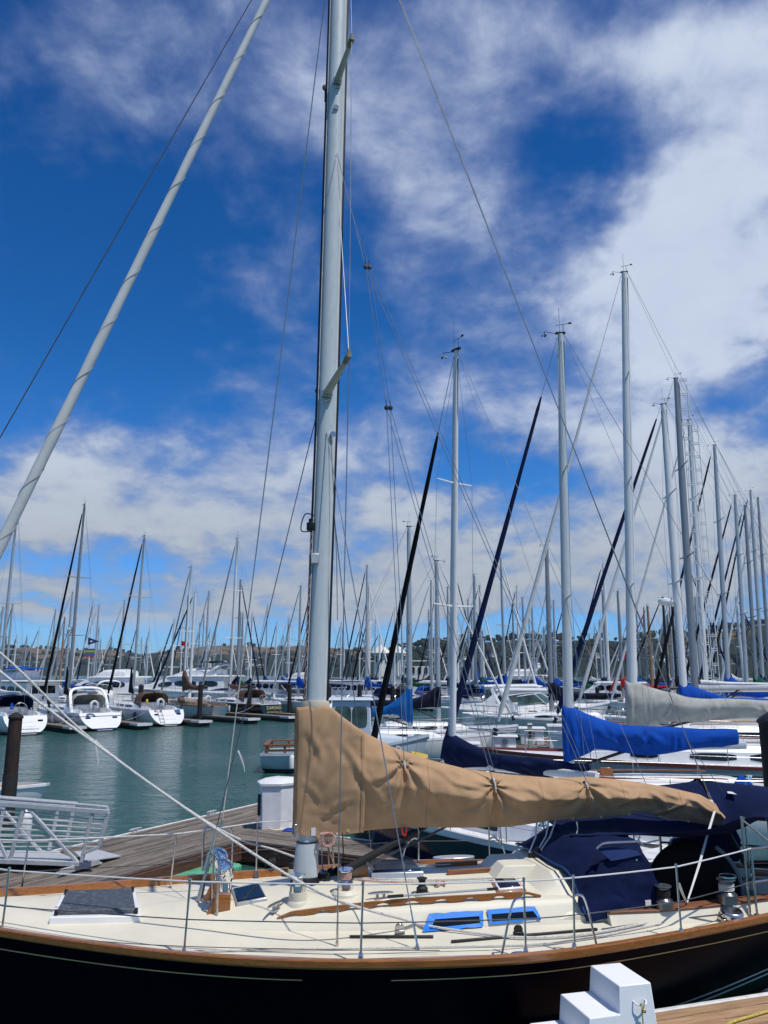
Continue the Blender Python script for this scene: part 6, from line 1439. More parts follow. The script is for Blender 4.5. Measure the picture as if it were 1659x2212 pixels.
# spreaders with boots
def spreader(root, tip, w0, w1, sd=-1):
    a, b = Vector(root), Vector(tip); d = (b - a).normalized(); side = Vector((1, 0, 0)); r = []
    for f, w, h in ((0, w0, .030), (.75, lerp(w0, w1, .75), .022), (.88, w1 * .95, .02)):
        c = a.lerp(b, f); r.append([c + side * (w / 2 * math.cos(th)) + Vector((0, 0, h * math.sin(th))) for th in np.linspace(0, 6.2832, 12, False)])
    sp_ = hp('spreader', MB().loft(r), mat('spreader_paint', (.40, .42, .37), .5, var=.12, vs=10), MAST, ang=60)
    hp('spreader_boot', MB().tube([a.lerp(b, .84), a.lerp(b, .92), b, b + Vector((.0, 0, .07))], [.03, .036, .034, .016], 8), mat('worn_leather_boot', (.20, .19, .12), .8, var=.3, vs=20), sp_)
    hp('spreader_socket', MB().box(a + d * .015 + Vector((0, 0, -.01)), (w0 * 1.15, .06, .08)).tube([a + Vector((-.03, 0, -.10)), a + Vector((.03, 0, -.08))], .018, 8), STEEL, sp_, bevel=.006)
    return b
r1 = Vector((mx(7.2) - .01, -.09, 7.17)); t1 = ht(754, 768, -1.28); spreader(r1, t1, .12, .055); spreader(Vector((r1.x, .09, r1.z)), Vector((t1.x, 1.28, t1.z)), .12, .055)
r2 = Vector((mx(11.7) + .01, -.09, ht(731, 176, -.09).z)); t2 = ht(760, 84, -.92); spreader(r2, t2, .10, .05); spreader(Vector((r2.x, .09, r2.z)), Vector((t2.x, .92, t2.z)), .10, .05)
top = Vector((mx(MZ), 0, MZ))
def wire(name, pts, r=.0055, m=WIRE, n=6): return hp(name, MB().tube(pts, r, n), m)
cA = hz(728, 2051, 1.27)
for sd in (1, -1):
    f = lambda p: Vector((p.x, p.y * sd, p.z))
    wire('cap_shroud', [f(cA + Vector((0, 0, .32))), f(t1)], .006); wire('cap_shroud', [f(t1), f(t2)], .005); wire('cap_shroud', [f(t2), Vector((top.x, -.06 * sd, 17.4))], .005)
    wire('diagonal_shroud', [f(t1), Vector((mx(11) + .02, -.09 * sd, ht(722, 340, -.09).z))], .0045)
    cB = hz(904, 2057, 1.27); mB = Vector((mx(7), -.085, ht(719, 935, -.09).z)); wire('lower_shroud', [f(cB.lerp(mB, .04)), f(mB)], .006)
    for c_, up_ in ((cA, t1), (cB, mB)):
        d = (up_ - c_).normalized(); a = c_; hp('turnbuckle', MB().tube([f(a), f(a + d * .07)], .016, 8).tube([f(a + d * .05), f(a + d * .24)], .011, 8).tube([f(a + d * .20), f(a + d * .36)], .0085, 8).box(f(a), (.075, .05, .03)), RUBBER if False else STEEL)
# inner forestay, furled genoa and the thin outer stay
bsty = hs(430, 1946); sup = ht(680, 900, -.0)
d = (sup - bsty).normalized(); wire('baby_stay', [bsty + d * .72, Vector((mx(7.3) - .13, 0, sup.z))], .0055, WIRED)
hp('stay_adjuster', MB().tube([bsty, bsty + d * .18], [.032, .026], 10).tube([bsty + d * .18, bsty + d * .30], .018, 10).tube([bsty + d * .30, bsty + d * .48], .034, 10).tube([bsty + d * .48, bsty + d * .74], .017, 10), STEEL)
hp('stay_foot_bracket', MB().tube(curve_pts([bsty + Vector((.03, -.03, 0)), bsty + Vector((.05, -.07, .0)), bsty + Vector((.10, -.12, .02))], 5), .014, 8), STEEL)
fa = ht(107, 960, 0.0); fb_ = ht(570, 12, 0.0); dd = fb_ - fa; f0_ = fa + dd * ((1.55 - fa.z) / dd.z); f1_ = fa + dd * ((17.3 - fa.z) / dd.z)
qq = random.Random(4); pts, rs = [], []
for i in range(90): f = i / 89; pts.append(f0_.lerp(f1_, .04 + .93 * f)); rs.append(lerp(.072, .038, f ** .8) * (1 + .035 * math.sin(f * 70) + qq.uniform(-.02, .02)))
FUR = hp('furled_genoa', MB().tube(pts, rs, 18), JIB, ang=70)
mb = MB(); dn = dd.normalized(); e1 = Vector((0, 1, 0)); e2 = dn.cross(e1).normalized(); e1 = e2.cross(dn)
sp_ = []
for i in range(700): f = i / 699; r_ = lerp(.072, .038, f ** .8) * 1.01; a = f * 2 * math.pi * 22; sp_.append(f0_.lerp(f1_, .05 + .91 * f) + (e1 * math.cos(a) + e2 * math.sin(a)) * r_)
hp('sail_leech_edge', MB().tube(sp_, .005, 4), mat('sail_edge_grey', (.34, .34, .31), .8), FUR)
wire('forestay', [f0_, f1_], .008)
oa, ob = ht(0, 945, 0.0), ht(543, 0, 0.0); od = ob - oa; wire('outer_forestay', [oa + od * ((1.9 - oa.z) / od.z), oa + od * ((MZ - oa.z) / od.z)], .0075, WIRED)
g = Vector((-1.0, hb(-1.0) - .07, hzs(-1.0) + .52)); hl = ht(700, 0, .1); wire('spinnaker_halyard', sag(g, g + (hl - g) * 1.3, .12, 16), .0075, ROPEW)
hp('shackle', MB().ball(g + Vector((0, 0, .02)), .03, 8).tube([g, g + (hl - g).normalized() * .12], .012, 6), mat('sea_green_plastic', (.12, .30, .24), .5))
# topping lift with its tail, and lazy jacks
be = ht(1541, 1742, 0.0); tl = ht(862, 0, 0.0); dl = tl - be; wire('topping_lift', [be, be + dl * .155, be + dl * 1.32], .0075, WIRE)
wire('topping_lift', [be + Vector((.0, .02, 0)) + dl * .155, be + dl * 1.32 + Vector((.06, .05, 0))], .0055, WIRE)
hp('lift_shackle', MB().tube([be - Vector((0, 0, .05)), be + dl.normalized() * .02], .022, 8).tube([be + dl.normalized() * .03, be + dl.normalized() * .17], .014, 8), STEEL)
wire('lift_tail', [be + dl * .07, ht(1560, 1709, .35)], .004)
def jack(sd):
    t = -.16 * sd; o = Vector((mx(10) + .04, -.09 * sd, ht(722, 330, -.09).z)); j1 = ht(790, 577, t); j2 = ht(835, 881, t); k = Vector((.05 if sd < 0 else 0, 0, 0))
    e1 = ht(1268, 1690, t); e2 = ht(1067, 1695, t); e3 = ht(873, 1648, t)
    for nm, a, b in (('lazy_jack', o, j1 + k), ('lazy_jack', j1 + k, e1 + k), ('lazy_jack', j1 + k, j2 + k), ('lazy_jack', j2 + k, e2 + k), ('lazy_jack', j2 + k, e3 + k)): wire(nm, [a, b], .0042)
    for j in (j1, j2): hp('lazy_jack_block', MB().lathe([(.012, -.012), (.03, -.008), (.03, .008), (.012, .012)], j + k, 12, (0, 1, 0)).tube([j + k + Vector((0, 0, .02)), j + k + Vector((-.01, 0, .10))], .006, 6), BLACK)
jack(1); jack(-1)
wire('reef_line', [Vector((mx(7) + .05, -.1, ht(720, 938, -.1).z)), ht(727, 1200, -.105), ht(729, 1340, -.11)], .004, WIRED)
# fittings on the mast
c = on_mast(726, 232); hp('halyard_exit', MB().tube([c + Vector((0, .012, 0)), c - Vector((0, .012, 0))], .035, 12), STEEL, MAST)
c = on_mast(719, 938); hp('shroud_tang', MB().tube([c + Vector((0, .012, 0)), c - Vector((0, .014, 0))], .035, 12), STEEL, MAST)
c = ht(672, 1137, -.02); hp('steaming_light', MB().lathe([(.05, 0), (.055, .01), (.055, .09), (.03, .10), (.03, .14), (.01, .145)], c + Vector((-.0, 0, -.05)), 14).tube(curve_pts([c + Vector((.03, -.05, .13)), c + Vector((-.08, -.05, .13)), c + Vector((-.12, -.05, -.06)), c + Vector((-.0, -.05, -.07))], 5), .007, 6).box(c + Vector((.05, 0, -.06)), (.12, .06, .02)), BLACK, MAST)
c = ht(680, 1207, -.07); hp('deck_light', MB().box(c, (.10, .07, .12)), GALV, MAST, bevel=.01); hp('lamp_face', MB().box(c + Vector((-.055, 0, 0)), (.02, .06, .10)), RUBBER, MAST)
for px, py in ((688, 846), (703, 192)): c = ht(px, py, 0); hp('halyard_block', MB().lathe([(.015, -.015), (.045, -.01), (.045, .01), (.015, .015)], c + Vector((.0, -.02, 0)), 12, (0, 1, 0)).tube([c, c + Vector((.02, 0, .16))], .01, 6).tube([c, c + Vector((-.0, 0, -.20))], .012, 6), BLACK, MAST)
# ------------------------------------------------------------------ boom, vang, sail cover
bz0, bz1 = 2.32, 2.26
hp('boom', MB().tube([(.14, 0, bz0), (4.84, 0, bz1)], .06, 14, sq=.8), PAINTM, ang=60)
vb = Vector((.34, -.02, 1.66)); ve = Vector((1.55, 0, 2.22)); hp('boom_vang', MB().tube([vb, vb.lerp(ve, .7)], .042, 12).tube([vb.lerp(ve, .68), ve], .028, 12), RUBBER)
for k in (0, 1, 2): hp('vang_tackle', MB().tube([vb + Vector((.05, -.03, -.05 + .02 * k)), ve + Vector((.2, -.02 + .02 * k, -.04))], .0045, 6), WIRED)
TOP = [(650, 1524), (662, 1521), (700, 1519), (716, 1525), (740, 1545), (765, 1564), (790, 1580), (850, 1612), (930, 1640), (1010, 1660), (1100, 1672), (1200, 1680), (1270, 1677), (1350, 1685), (1440, 1699), (1510, 1715), (1540, 1732), (1549, 1752)]
BOT = [(641, 1800), (660, 1806), (700, 1809), (730, 1804), (760, 1799), (820, 1792), (880, 1788), (1000, 1788), (1100, 1786), (1190, 1772), (1300, 1766), (1350, 1761), (1380, 1754), (1405, 1759), (1430, 1767), (1500, 1778), (1530, 1783), (1549, 1782)]
Tp = [ht(*c, 0) for c in TOP]; Bp = [ht(*c, 0) for c in BOT]
s0, s1 = -.175, 4.93; ties = [(873, 1648), (1067, 1697), (1268, 1694), (735, 1560)]; tie = [ht(*c, -.15) for c in ties]
n, k = 340, 72; rings = []
TX = [p.x for p in Tp]; TZ = [p.z for p in Tp]; BX = [p.x for p in Bp]; BZ = [p.z for p in Bp]
CR = []
for A_c, B_c, w_c, a_c in (((712, 1532), (662, 1655), .055, .030), ((748, 1556), (700, 1700), .06, .030), ((735, 1600), (800, 1705), .05, .024), ((655, 1752), (742, 1770), .030, .022), ((650, 1690), (700, 1735), .035, .020), ((660, 1575), (700, 1640), .05, .026),
        ((752, 1592), (806, 1598), .022, .022), ((770, 1572), (800, 1606), .020, .018), ((870, 1660), (832, 1742), .05, .026), ((880, 1660), (962, 1762), .06, .026), ((868, 1652), (795, 1690), .04, .022), ((905, 1640), (1000, 1700), .04, .022),
        ((1064, 1702), (990, 1742), .045, .024), ((1070, 1702), (1150, 1752), .05, .024), ((1060, 1700), (975, 1690), .03, .018), ((1110, 1690), (1190, 1730), .045, .022), ((1264, 1700), (1205, 1742), .04, .024), ((1272, 1700), (1330, 1748), .045, .026), ((1262, 1694), (1200, 1702), .03, .018), ((1275, 1690), (1360, 1706), .035, .022),
        ((1385, 1698), (1335, 1748), .04, .028), ((1395, 1703), (1448, 1752), .045, .028), ((1490, 1722), (1415, 1768), .04, .028), ((1480, 1718), (1540, 1760), .035, .022), ((1370, 1690), (1470, 1722), .035, .020), ((760, 1650), (850, 1765), .06, .020), ((690, 1770), (760, 1720), .04, .020)):
    p_, q_ = ht(*A_c, -.15), ht(*B_c, -.15); CR.append((p_.x, p_.z, q_.x - p_.x, q_.z - p_.z, w_c * .72, a_c * .82))
def crease(s, z):
    d = 0.0
    for x0_, z0_, dx_, dz_, w_c, a_c in CR:
        L2 = dx_ * dx_ + dz_ * dz_; f_ = ((s - x0_) * dx_ + (z - z0_) * dz_) / L2
        if -.15 < f_ < 1.15:
            L_ = math.sqrt(L2); e_ = ((s - x0_) * dz_ - (z - z0_) * dx_) / L_ + .02 * math.sin(f_ * 4)
            if abs(e_) < 4 * w_c:
                tp_ = max(0.0, 1 - abs(2 * f_ - 1) ** 3) if 0 <= f_ <= 1 else 0
                d += a_c * tp_ * (math.exp(-(e_ / w_c) ** 2) - .75 * math.exp(-((abs(e_) - 1.9 * w_c) / (1.1 * w_c)) ** 2) * (1 if e_ * dx_ > 0 else .35))
    return d
def cov_pt(s, h, side):
    """near or far skin of the cover; h runs from the hem (0) to the ridge (1)"""
    zt, zb = float(np.interp(s, TX, TZ)), float(np.interp(s, BX, BZ)); f = (s - s0) / (s1 - s0)
    w = float(np.interp(s, [-.2, -.1, 0, .14, .5, 1.2, 2.5, 4.2, 4.93], [.115, .150, .158, .165, .20, .235, .225, .19, .135]))
    H = zt - zb
    sh = float(np.interp(h, [0, .12, .35, .55, .75, .9, .97, 1], [.20, .40, .75, 1.05, .93, .58, .30, 0])) if s > .6 else float(np.interp(h, [0, .1, .4, .6, .8, .93, .985, 1], [.62, .72, .94, 1.04, .96, .82, .70, .0 if s > .25 else .55]))
    z = lerp(zb, zt, h); t = w * sh
    # folds: long slanting creases falling from the mast, sag folds between ties, gathers at each tie
    g = math.exp(-max(0, s) / .9)
    u = s * 1.0; d = 0.0
    d += .022 * g * math.sin(4.5 * z + 5.0 * s + 1.6 * fbm(s * 1.4, z * 1.4, 5, 2)) * (.35 + .65 * h)
    d += .020 * fbm(u * .9 + z * .7, z * 1.5 - u * .5, 2.0 + side, 2)
    r1_ = fbm(u * 1.6 - z * 1.1, z * 1.9 + u * 1.2, 7.0 + side, 2); d += .014 * max(0, 1 - abs(r1_) * 5) * (.25 + .75 * h) * (1 - .6 * g) - .006
    r2_ = fbm(u * 2.0 + z * 2.2, z * 2.4 - u * 1.7, 21.0 + side, 2); d += .005 * max(0, 1 - abs(r2_) * 7) * (1 - .5 * g)
    per = (s - tie[1].x) / (tie[2].x - tie[1].x); pf = per % 1
    sagc = z - zb - .30 * H + .42 * H * (1 - (2 * pf - 1) ** 2)
    d += .022 * math.sin(2 * math.pi * sagc / max(.2, H) * 1.9) * (1 - g) * math.sin(math.pi * pf) * (.3 + .7 * h)
    if side == 0: d += crease(s, z) * (1 - .35 * g)
    for q in tie[:3]:
        dx, dz_ = s - q.x, z - q.z; rr_ = math.hypot(dx * 1.0, dz_ * .75); a = math.atan2(dz_, dx)
        d += .034 * math.exp(-(rr_ / .24) ** 2) * math.sin(9 * a + 1.1) * min(1, rr_ / .05) - .045 * math.exp(-(rr_ / .11) ** 2)
        d -= .035 * math.exp(-(dx / .045) ** 2) * (1 if z < q.z + .05 else .2)
    for ss in (.55,): d -= .010 * math.exp(-((s - ss) / .012) ** 2)
    return t + d * min(1, 4 * (1 - h)) * (1 if h > .02 else .5), z
for i in range(n + 1):
    f = i / n; s = lerp(s0, s1, f); ring = []
    edge = .70 if i == 0 else (.86 if i == 1 else (.75 if i == n else 1))
    for j in range(k):
        side = 0 if j < k // 2 else 1; h = (j + .5) / (k // 2) if side == 0 else 1 - (j - k // 2 + .5) / (k // 2)
        t, z = cov_pt(s, h, side); ring.append((s, (-t if side == 0 else t) * edge, z))
    rings.append(ring)
COV = hp('sail_cover', MB().loft(rings), TAN, ang=80)
hp('cover_collar', MB().loft([[(mx(3.45) + .150 * kk * math.cos(h), .108 * kk * math.sin(h), z) for h in np.linspace(0, 6.2832, 24, False)] for z, kk in ((3.42, 1.10), (3.46, 1.14), (3.50, 1.04))]), mat('pale_tan_webbing', (.52, .45, .34), .8), COV)
for q in tie[:3]:
    t_, z_ = cov_pt(q.x, .80, 0); p = Vector((q.x, -t_ - .012, z_)); mb = MB(); zb = float(np.interp(q.x, BX, BZ))
    mb.tube(curve_pts([p + Vector((0, .02, .06)), p + Vector((.01, -.006, .0)), p + Vector((.025, -.004, -.12))], 5), [.015] * 5 + [.012] * 6, 8); hp('lashing', mb, ROPEW, COV)
    hp('slit_edge', MB().tube(curve_pts([p + Vector((-.045, .03, .02)), p + Vector((-.01, .012, .05)), p + Vector((.05, .025, .02))], 5), .010, 6), BLACK, COV)
for s in (.42, 1.15, 1.95, 2.3, 2.62, 3.05, 3.4, 3.75, 4.15, 4.5): t_, z_ = cov_pt(s, .045, 0); hp('grommet', MB().lathe([(.006, .0), (.008, .004), (.015, .005), (.017, 0)], (s, -t_ - .004, z_), 10, (0, -1, 0)), GOLD, COV)
seam = [];
for h in np.linspace(.02, .93, 40): t_, z_ = cov_pt(.56, h, 0); seam.append((.56 + .004 * math.sin(h * 90), -t_ - .003, z_))
hp('cover_seam', MB().tube(seam, .0045, 4), TAN, COV)
for s_ in (1.30, 2.62, 3.62, 4.35):
    seam = []
    for h_ in np.linspace(.02, .93, 30): t_, z_ = cov_pt(s_ + .02 * h_, h_, 0); seam.append((s_ + .02 * h_, -t_ - .002, z_))
    hp('cover_seam', MB().tube(seam, .0035, 4), TAN, COV)
front = [(s0 - .004, -.118 + .004 * math.sin(z * 40), z) for z in np.linspace(2.10, 3.44, 60)]; hp('cover_lacing', MB().tube(front, .010, 5), BROWNC, COV)
# ropes hanging from the boom and cover hem
for px, y0, y1, m, r_ in ((1076, 1786, 1825, ROPEW, .006), (1080, 1786, 1827, WIRED, .006), (902, 1788, 1800, ROPEW, .005)): wire('hanging_line', [ht(px, y0, -.05), ht(px + 4, y1, -.05)], r_, m)
for a, b in (((1160, 1770), (1143, 1842)), ((1186, 1772), (1161, 1838)), ((1201, 1770), (1164, 1842))): A, B = ht(*a, .02), ht(*b, -.05); wire('mainsheet', [A, A.lerp(B, .5) + Vector((.03, 0, -.01)), B], .010, ROPEW)
c = ht(1160, 1838, -.05); hp('mainsheet_block', MB().lathe([(.02, -.02), (.045, -.015), (.045, .015), (.02, .02)], c, 14, (0, 1, .3)).box(c - Vector((.05, 0, .04)), (.10, .05, .05)), BLACK)
wire('hanging_line', curve_pts([ht(1245, 1775, -.05), ht(1248, 1790, -.05), ht(1245, 1806, -.05), ht(1254, 1813, -.05)], 5), .008, ROPEW)
wire('red_lashing', curve_pts([ht(868, 1789, -.17), ht(870, 1802, -.17), ht(876, 1804, -.17), ht(878, 1789, -.17)], 5), .009, ROPER)
# pink halyard coil at the mast and lines down to the deck
for j in range(5): c = Vector((mx(2.0) + .17 + .012 * j, -.10 - .008 * j, 2.03)); wire('halyard_coil', [c + Vector(((.065 + .006 * (j % 3)) * math.cos(a), -.01 * math.sin(a * 2 + j), .07 * math.sin(a))) for a in np.linspace(0, 6.2832, 18)], .006, ROPEP)
for a, b, m in (((694, 1800), (697, 1888), ROPEW), ((707, 1802), (712, 1885), ROPEP), ((700, 1803), (728, 1882), ROPEP), ((717, 1800), (722, 1880), ROPEW), ((728, 1800), (738, 1885), ROPEW), ((740, 1798), (744, 1890), WIRED)):
    A, B = ht(*a, -.13), hs(*b); wire('mast_line', sag(A, B, .02, 8), .008, m)
for px, py in ((697, 1893), (714, 1892), (728, 1890), (740, 1893), (706, 1903), (690, 1903)): p = hs(px, py); hp('deck_block', MB().lathe([(.012, -.02), (.04, -.018), (.042, .018), (.012, .02)], p + Vector((0, 0, .045)), 14, (.5, 1, 0)).box(p + Vector((0, 0, .012)), (.07, .05, .03)), STEEL if px % 2 else BLACK)
# lines led aft over the coachroof
def deckline(name, pts, r, m, lift=.008): P = [hs(*c) + Vector((0, 0, r + lift)) for c in pts]; return wire(name, curve_pts(P, 5), r, m)
deckline('halyard_tail', [(752, 1894), (800, 1901), (860, 1909), (948, 1914)], .008, ROPEP)
deckline('halyard_tail', [(730, 1896), (800, 1906), (900, 1912), (950, 1913)], .007, ROPEP)
deckline('control_line', [(760, 1899), (850, 1903), (960, 1903), (1060, 1899), (1150, 1893)], .0075, ROPEW)
deckline('control_line', [(762, 1902), (850, 1907), (960, 1908), (1060, 1904), (1160, 1896)], .0075, ROPEW)
deckline('control_line', [(880, 1868), (930, 1872), (1000, 1868), (1060, 1862)], .0075, ROPEW)
p = hs(952, 1915); hp('rope_knot', MB().tube(curve_pts([p + Vector((.05 * math.cos(a), .04 * math.sin(a * 1.7), .03 + .02 * math.sin(a * 2.3))) for a in np.linspace(0, 9, 12)], 4), .011, 6), ROPEP)
# heavy jib sheets: from the furled sail's clew, out of view, to the deck
def sheet_line(pts, r, m=ROPEW): return wire('jib_sheet', curve_pts(pts, 8), r, m, 8)
clew = ht(-230, 1240, -.12)
q1 = [clew, ht(0, 1410, -.2), ht(205, 1603, .05), ht(470, 1789, .55), ht(600, 1838, .85), ht(680, 1866, 1.05)]
q2 = [clew + Vector((.02, -.05, -.03)), ht(0, 1450, -.45), ht(240, 1632, -.70), ht(480, 1800, -.95), ht(700, 1932, -1.2), hs(900, 2001) + Vector((0, 0, .03))]
sheet_line(q1, .0125); sheet_line(q2, .0135)
deckline('jib_sheet', [(900, 2001), (1000, 2017), (1120, 2030), (1240, 2026), (1340, 2010), (1440, 1990), (1560, 1972)], .012, ROPEW, .01)
deckline('jackline', [(330, 2060), (600, 2055), (900, 2050), (1200, 2040), (1420, 2000), (1570, 1972)], .008, ROPEW)
deckline('deck_wire', [(10, 2024), (330, 2050), (700, 2060), (950, 2062)], .004, WIRED, .03)
kn = q1[2]; hp('telltale_rag', MB().sheet([[kn + Vector((0, -.03, 0)), kn + Vector((.02, -.03, 0))], [kn + Vector((.03, -.04, -.10)), kn + Vector((.043, -.04, -.095))], [kn + Vector((.045, -.03, -.20)), kn + Vector((.065, -.03, -.195))], [kn + Vector((.05, -.02, -.26)), kn + Vector((.055, -.02, -.26))]], .003, (0, 1, 0)), WHITEC)
hp('sheet_knot', MB().ball(kn, .03, 8).ball(kn + Vector((.03, -.01, -.02)), .024, 8), ROPEW)
kn = g + (hl - g) * .075; kn = ht(513, 1622, .60); hp('telltale_rag', MB().sheet([[kn, kn + Vector((.015, 0, .01))], [kn + Vector((.03, -.02, -.06)), kn + Vector((.045, -.02, -.05))], [kn + Vector((.07, 0, -.16)), kn + Vector((.085, 0, -.155))], [kn + Vector((.09, 0, -.24)), kn + Vector((.095, 0, -.24))]], .003, (0, 1, 0)), WHITEC)
# ------------------------------------------------------------------ spray hood, awning, cockpit
wl = [hs(1116, 1830), None]
base = [(2.66, .80, 1.70), (2.60, .45, 1.77), (2.60, 0, 1.78), (2.64, -.45, 1.76), (2.73, -.75, 1.70), (2.80, -.96, 1.36)]
mid = [(2.95, .84, 1.84), (2.90, .50, 1.95), (2.92, 0, 1.975), (2.98, -.48, 1.95), (3.05, -.82, 1.84), (3.00, -.965, 1.42)]
roof = [(3.25, .88, 1.87), (3.20, .52, 1.985), (3.22, 0, 2.0), (3.25, -.50, 1.985), (3.20, -.86, 1.88), (3.3, -.97, 1.50)]
aft = [(3.62, .90, 1.90), (3.62, .55, 1.98), (3.62, 0, 2.0), (3.60, -.52, 1.98), (3.50, -.90, 1.92), (3.74, -.98, 1.36)]
def densify(rows, n=4):
    cols = [curve_pts(r, n) for r in rows]; out = []
    for j in range(len(cols[0])): out.append(curve_pts([c[j] for c in cols], n))
    return [[out[j][i] for j in range(len(out))] for i in range(len(out[0]))]
def wrinkle(rows, a, f, sd):
    return [[p + Vector((fbm(p.x * f, p.y * f, p.z * f + sd) * a, fbm(p.x * f + 9, p.y * f, p.z * f + sd) * a, fbm(p.x * f, p.y * f + 5, p.z * f + sd) * a * .6)) for p in r] for r in rows]
front = [base, mid, roof, aft]
DG = hp('spray_hood', MB().sheet(wrinkle(densify(front, 7), .035, 4.0, 1), .006, (.5, 0, -1)), NAVYC, ang=50)
# hanging side curtain with its lower hem
sc_ = [[ht(1263, 1988, -.985), ht(1360, 1983, -.995), ht(1441, 1976, -1.0)], [ht(1249, 1935, -.94), ht(1345, 1925, -.96), ht(1412, 1918, -.97)], [ht(1300, 1866, -.90), ht(1345, 1856, -.91), ht(1388, 1848, -.92)]]
hp('side_curtain', MB().sheet(wrinkle(densify(sc_, 10), .028, 5.0, 4), .006, (0, 1, 0)), NAVYC, DG, ang=60)
hp('window_flap', MB().sheet(wrinkle([[ht(1318, 1860, -.925), ht(1350, 1854, -.93), ht(1387, 1847, -.93)], [ht(1290, 1832, -.88), ht(1330, 1830, -.88), ht(1380, 1838, -.90)]], .02, 5, 2), .006, (0, 1, 0)), cloth('faded_navy_canvas', (.015, .032, .11)), DG)
hp('hood_piping', MB().tube(curve_pts([Vector(p) + Vector((-.03, -.01, .03)) for p in base], 6), .012, 6), cloth('piping_blue', (.02, .05, .16)), DG)
hp('hood_handrail', MB().tube(curve_pts([ht(1288, 1833, -.90), ht(1300, 1823, -.90), ht(1316, 1820, -.9), ht(1365, 1818, -.9), ht(1380, 1817, -.9), ht(1387, 1826, -.9)], 5), .0125, 8), STEEL, DG)
hp('care_label', MB().prism([ht(1394, 1945, -1.01), ht(1406, 1944, -1.01), ht(1407, 1958, -1.01), ht(1395, 1958, -1.01)], (0, .006, 0)), WHITEC, DG)
for c in ((1375, 1858), (1327, 1972)): hp('press_stud', MB().lathe([(.012, 0), (.012, .006), (.003, .008)], ht(*c, -.985), 10, (0, -1, 0)), STEEL, DG)
bim = [[(2.95, -.22, 2.0), (2.95, -.05, 1.98), (2.95, .25, 2.02), (2.95, .9, 2.10), (2.95, 1.45, 2.0)], [(3.75, -.34, 2.02), (3.75, -.1, 1.975), (3.75, .25, 2.05), (3.75, .95, 2.22), (3.8, 1.45, 2.14)], [(4.36, -.58, 2.09), (4.4, -.2, 1.95), (4.4, .22, 2.02), (4.5, .9, 2.30), (4.65, 1.45, 2.26)],
       [(4.66, -.92, 2.27), (4.80, -.5, 2.06), (4.95, 0, 2.0), (5.2, .8, 2.40), (5.36, 1.45, 2.29)], [(5.05, -.92, 2.26), (5.15, -.5, 2.20), (5.3, 0, 2.22), (5.45, .8, 2.40), (5.6, 1.45, 2.26)], [(5.7, -.90, 2.23), (5.75, -.5, 2.32), (5.8, 0, 2.36), (5.85, .8, 2.36), (5.9, 1.45, 2.2)], [(6.5, -.84, 2.17), (6.5, -.4, 2.26), (6.55, 0, 2.28), (6.6, .8, 2.26), (6.6, 1.4, 2.12)]]
BI = hp('cockpit_awning', MB().sheet(wrinkle(densify(bim, 6), .02, 2.5, 8), .006), NAVYC, ang=60)
hp('awning_batten', MB().tube(curve_pts([Vector(p) + Vector((0, 0, .012)) for p in (bim[3])], 6), .016, 6), BLACKC, BI)
pole = sternN + Vector((-.06, .03, 0)); hp('awning_pole', MB().tube([pole, pole + Vector((0, 0, .98))], .015, 8), STEEL, BI)
hp('awning_strut', MB().tube([Vector(bim[3][0]), pole + Vector((0, 0, .95)), pole + Vector((.55, .1, .55))], .013, 8), STEEL, BI)
hp('awning_emblem', MB().prism([hz(c[0], c[1], 2.33) for c in ((1570, 1707), (1580, 1710), (1592, 1717), (1579, 1715), (1572, 1714))], (0, 0, .004)), WHITEC, BI)
# cockpit
zc = 1.36
mb = MB(); r = []
for s, t_ in ((3.0, -.98), (3.6, -1.0), (4.2, -.92), (4.9, -.80), (5.6, -.62)): r.append([(s, t_ - .14, 1.24), (s, t_ - .05, 1.40), (s, t_ + .10, 1.40), (s, t_ + .12, .85)])
hp('coaming', MB().loft(r), CREAM, ang=30); hp('coaming', MB().loft([[(a, -b, c) for a, b, c in q] for q in r]), CREAM, ang=30)
for sd in (1, -1): hp('coaming_cap', MB().loft([[(a[0], sd * (a[1] - .01), 1.402), (a[0], sd * (a[1] - .01), 1.425), (b[0], sd * (b[1] + .02), 1.425), (b[0], sd * (b[1] + .02), 1.402)] for a, b in [(q[1], q[2]) for q in r]]), TEAKD, bevel=.006)
mb = MB(); mb.box((4.1, 0, .84), (2.2, 1.1, .04)); mb.box((4.1, .50, 1.05), (2.1, .30, .38)); mb.box((4.1, -.50, 1.05), (2.1, .30, .38)); mb.box((3.06, 0, 1.2), (.06, 1.6, .8)); mb.box((5.25, 0, 1.08), (.06, 1.1, .44)); mb.box((5.6, 0, 1.27), (.75, 1.0, .05)); hp('cockpit', mb, CREAM, bevel=.02)
hp('companionway_washboard', MB().box((3.095, 0, 1.28), (.02, .55, .70)), TEAKD)
c = ht(1499, 1924, -.12); ax = Vector((-.15, -1, .12)).normalized()
WC = hp('wheel_cover', MB().lathe([(.50, -.05), (.535, -.03), (.54, .02), (.52, .045), (.40, .06), (.2, .065), (.01, .068)], c, 48, ax), BLACKC, ang=60)
hp('wheel_rim', MB().tube([c + Matrix.Rotation(0, 3, 'Z') @ ((Vector((1, 0, 0)) - ax * ax.x).normalized() * .555 * math.cos(a) + ax.cross((Vector((1, 0, 0)) - ax * ax.x).normalized()) * .555 * math.sin(a)) for a in np.linspace(-1.1, .95, 24)], .034, 10), mat('grey_leather', (.16, .19, .21), .6), WC)
hp('steering_pedestal', MB().tube([c + Vector((0, .12, -.75)), c + Vector((0, .12, .1))], [.13, .10], 14), CREAM)
winch(Vector((3.62, -1.0, 1.425)), 0, .095, .22, mat('dull_steel', (.20, .205, .21), .3, metal=.9), None, 0, rope=RUBBER)
winch(Vector((4.38, -.93, 1.425)), 0, .105, .24, mat('dull_steel', (.20, .205, .21), .3, metal=.9), None, 0, rope=ROPEW)
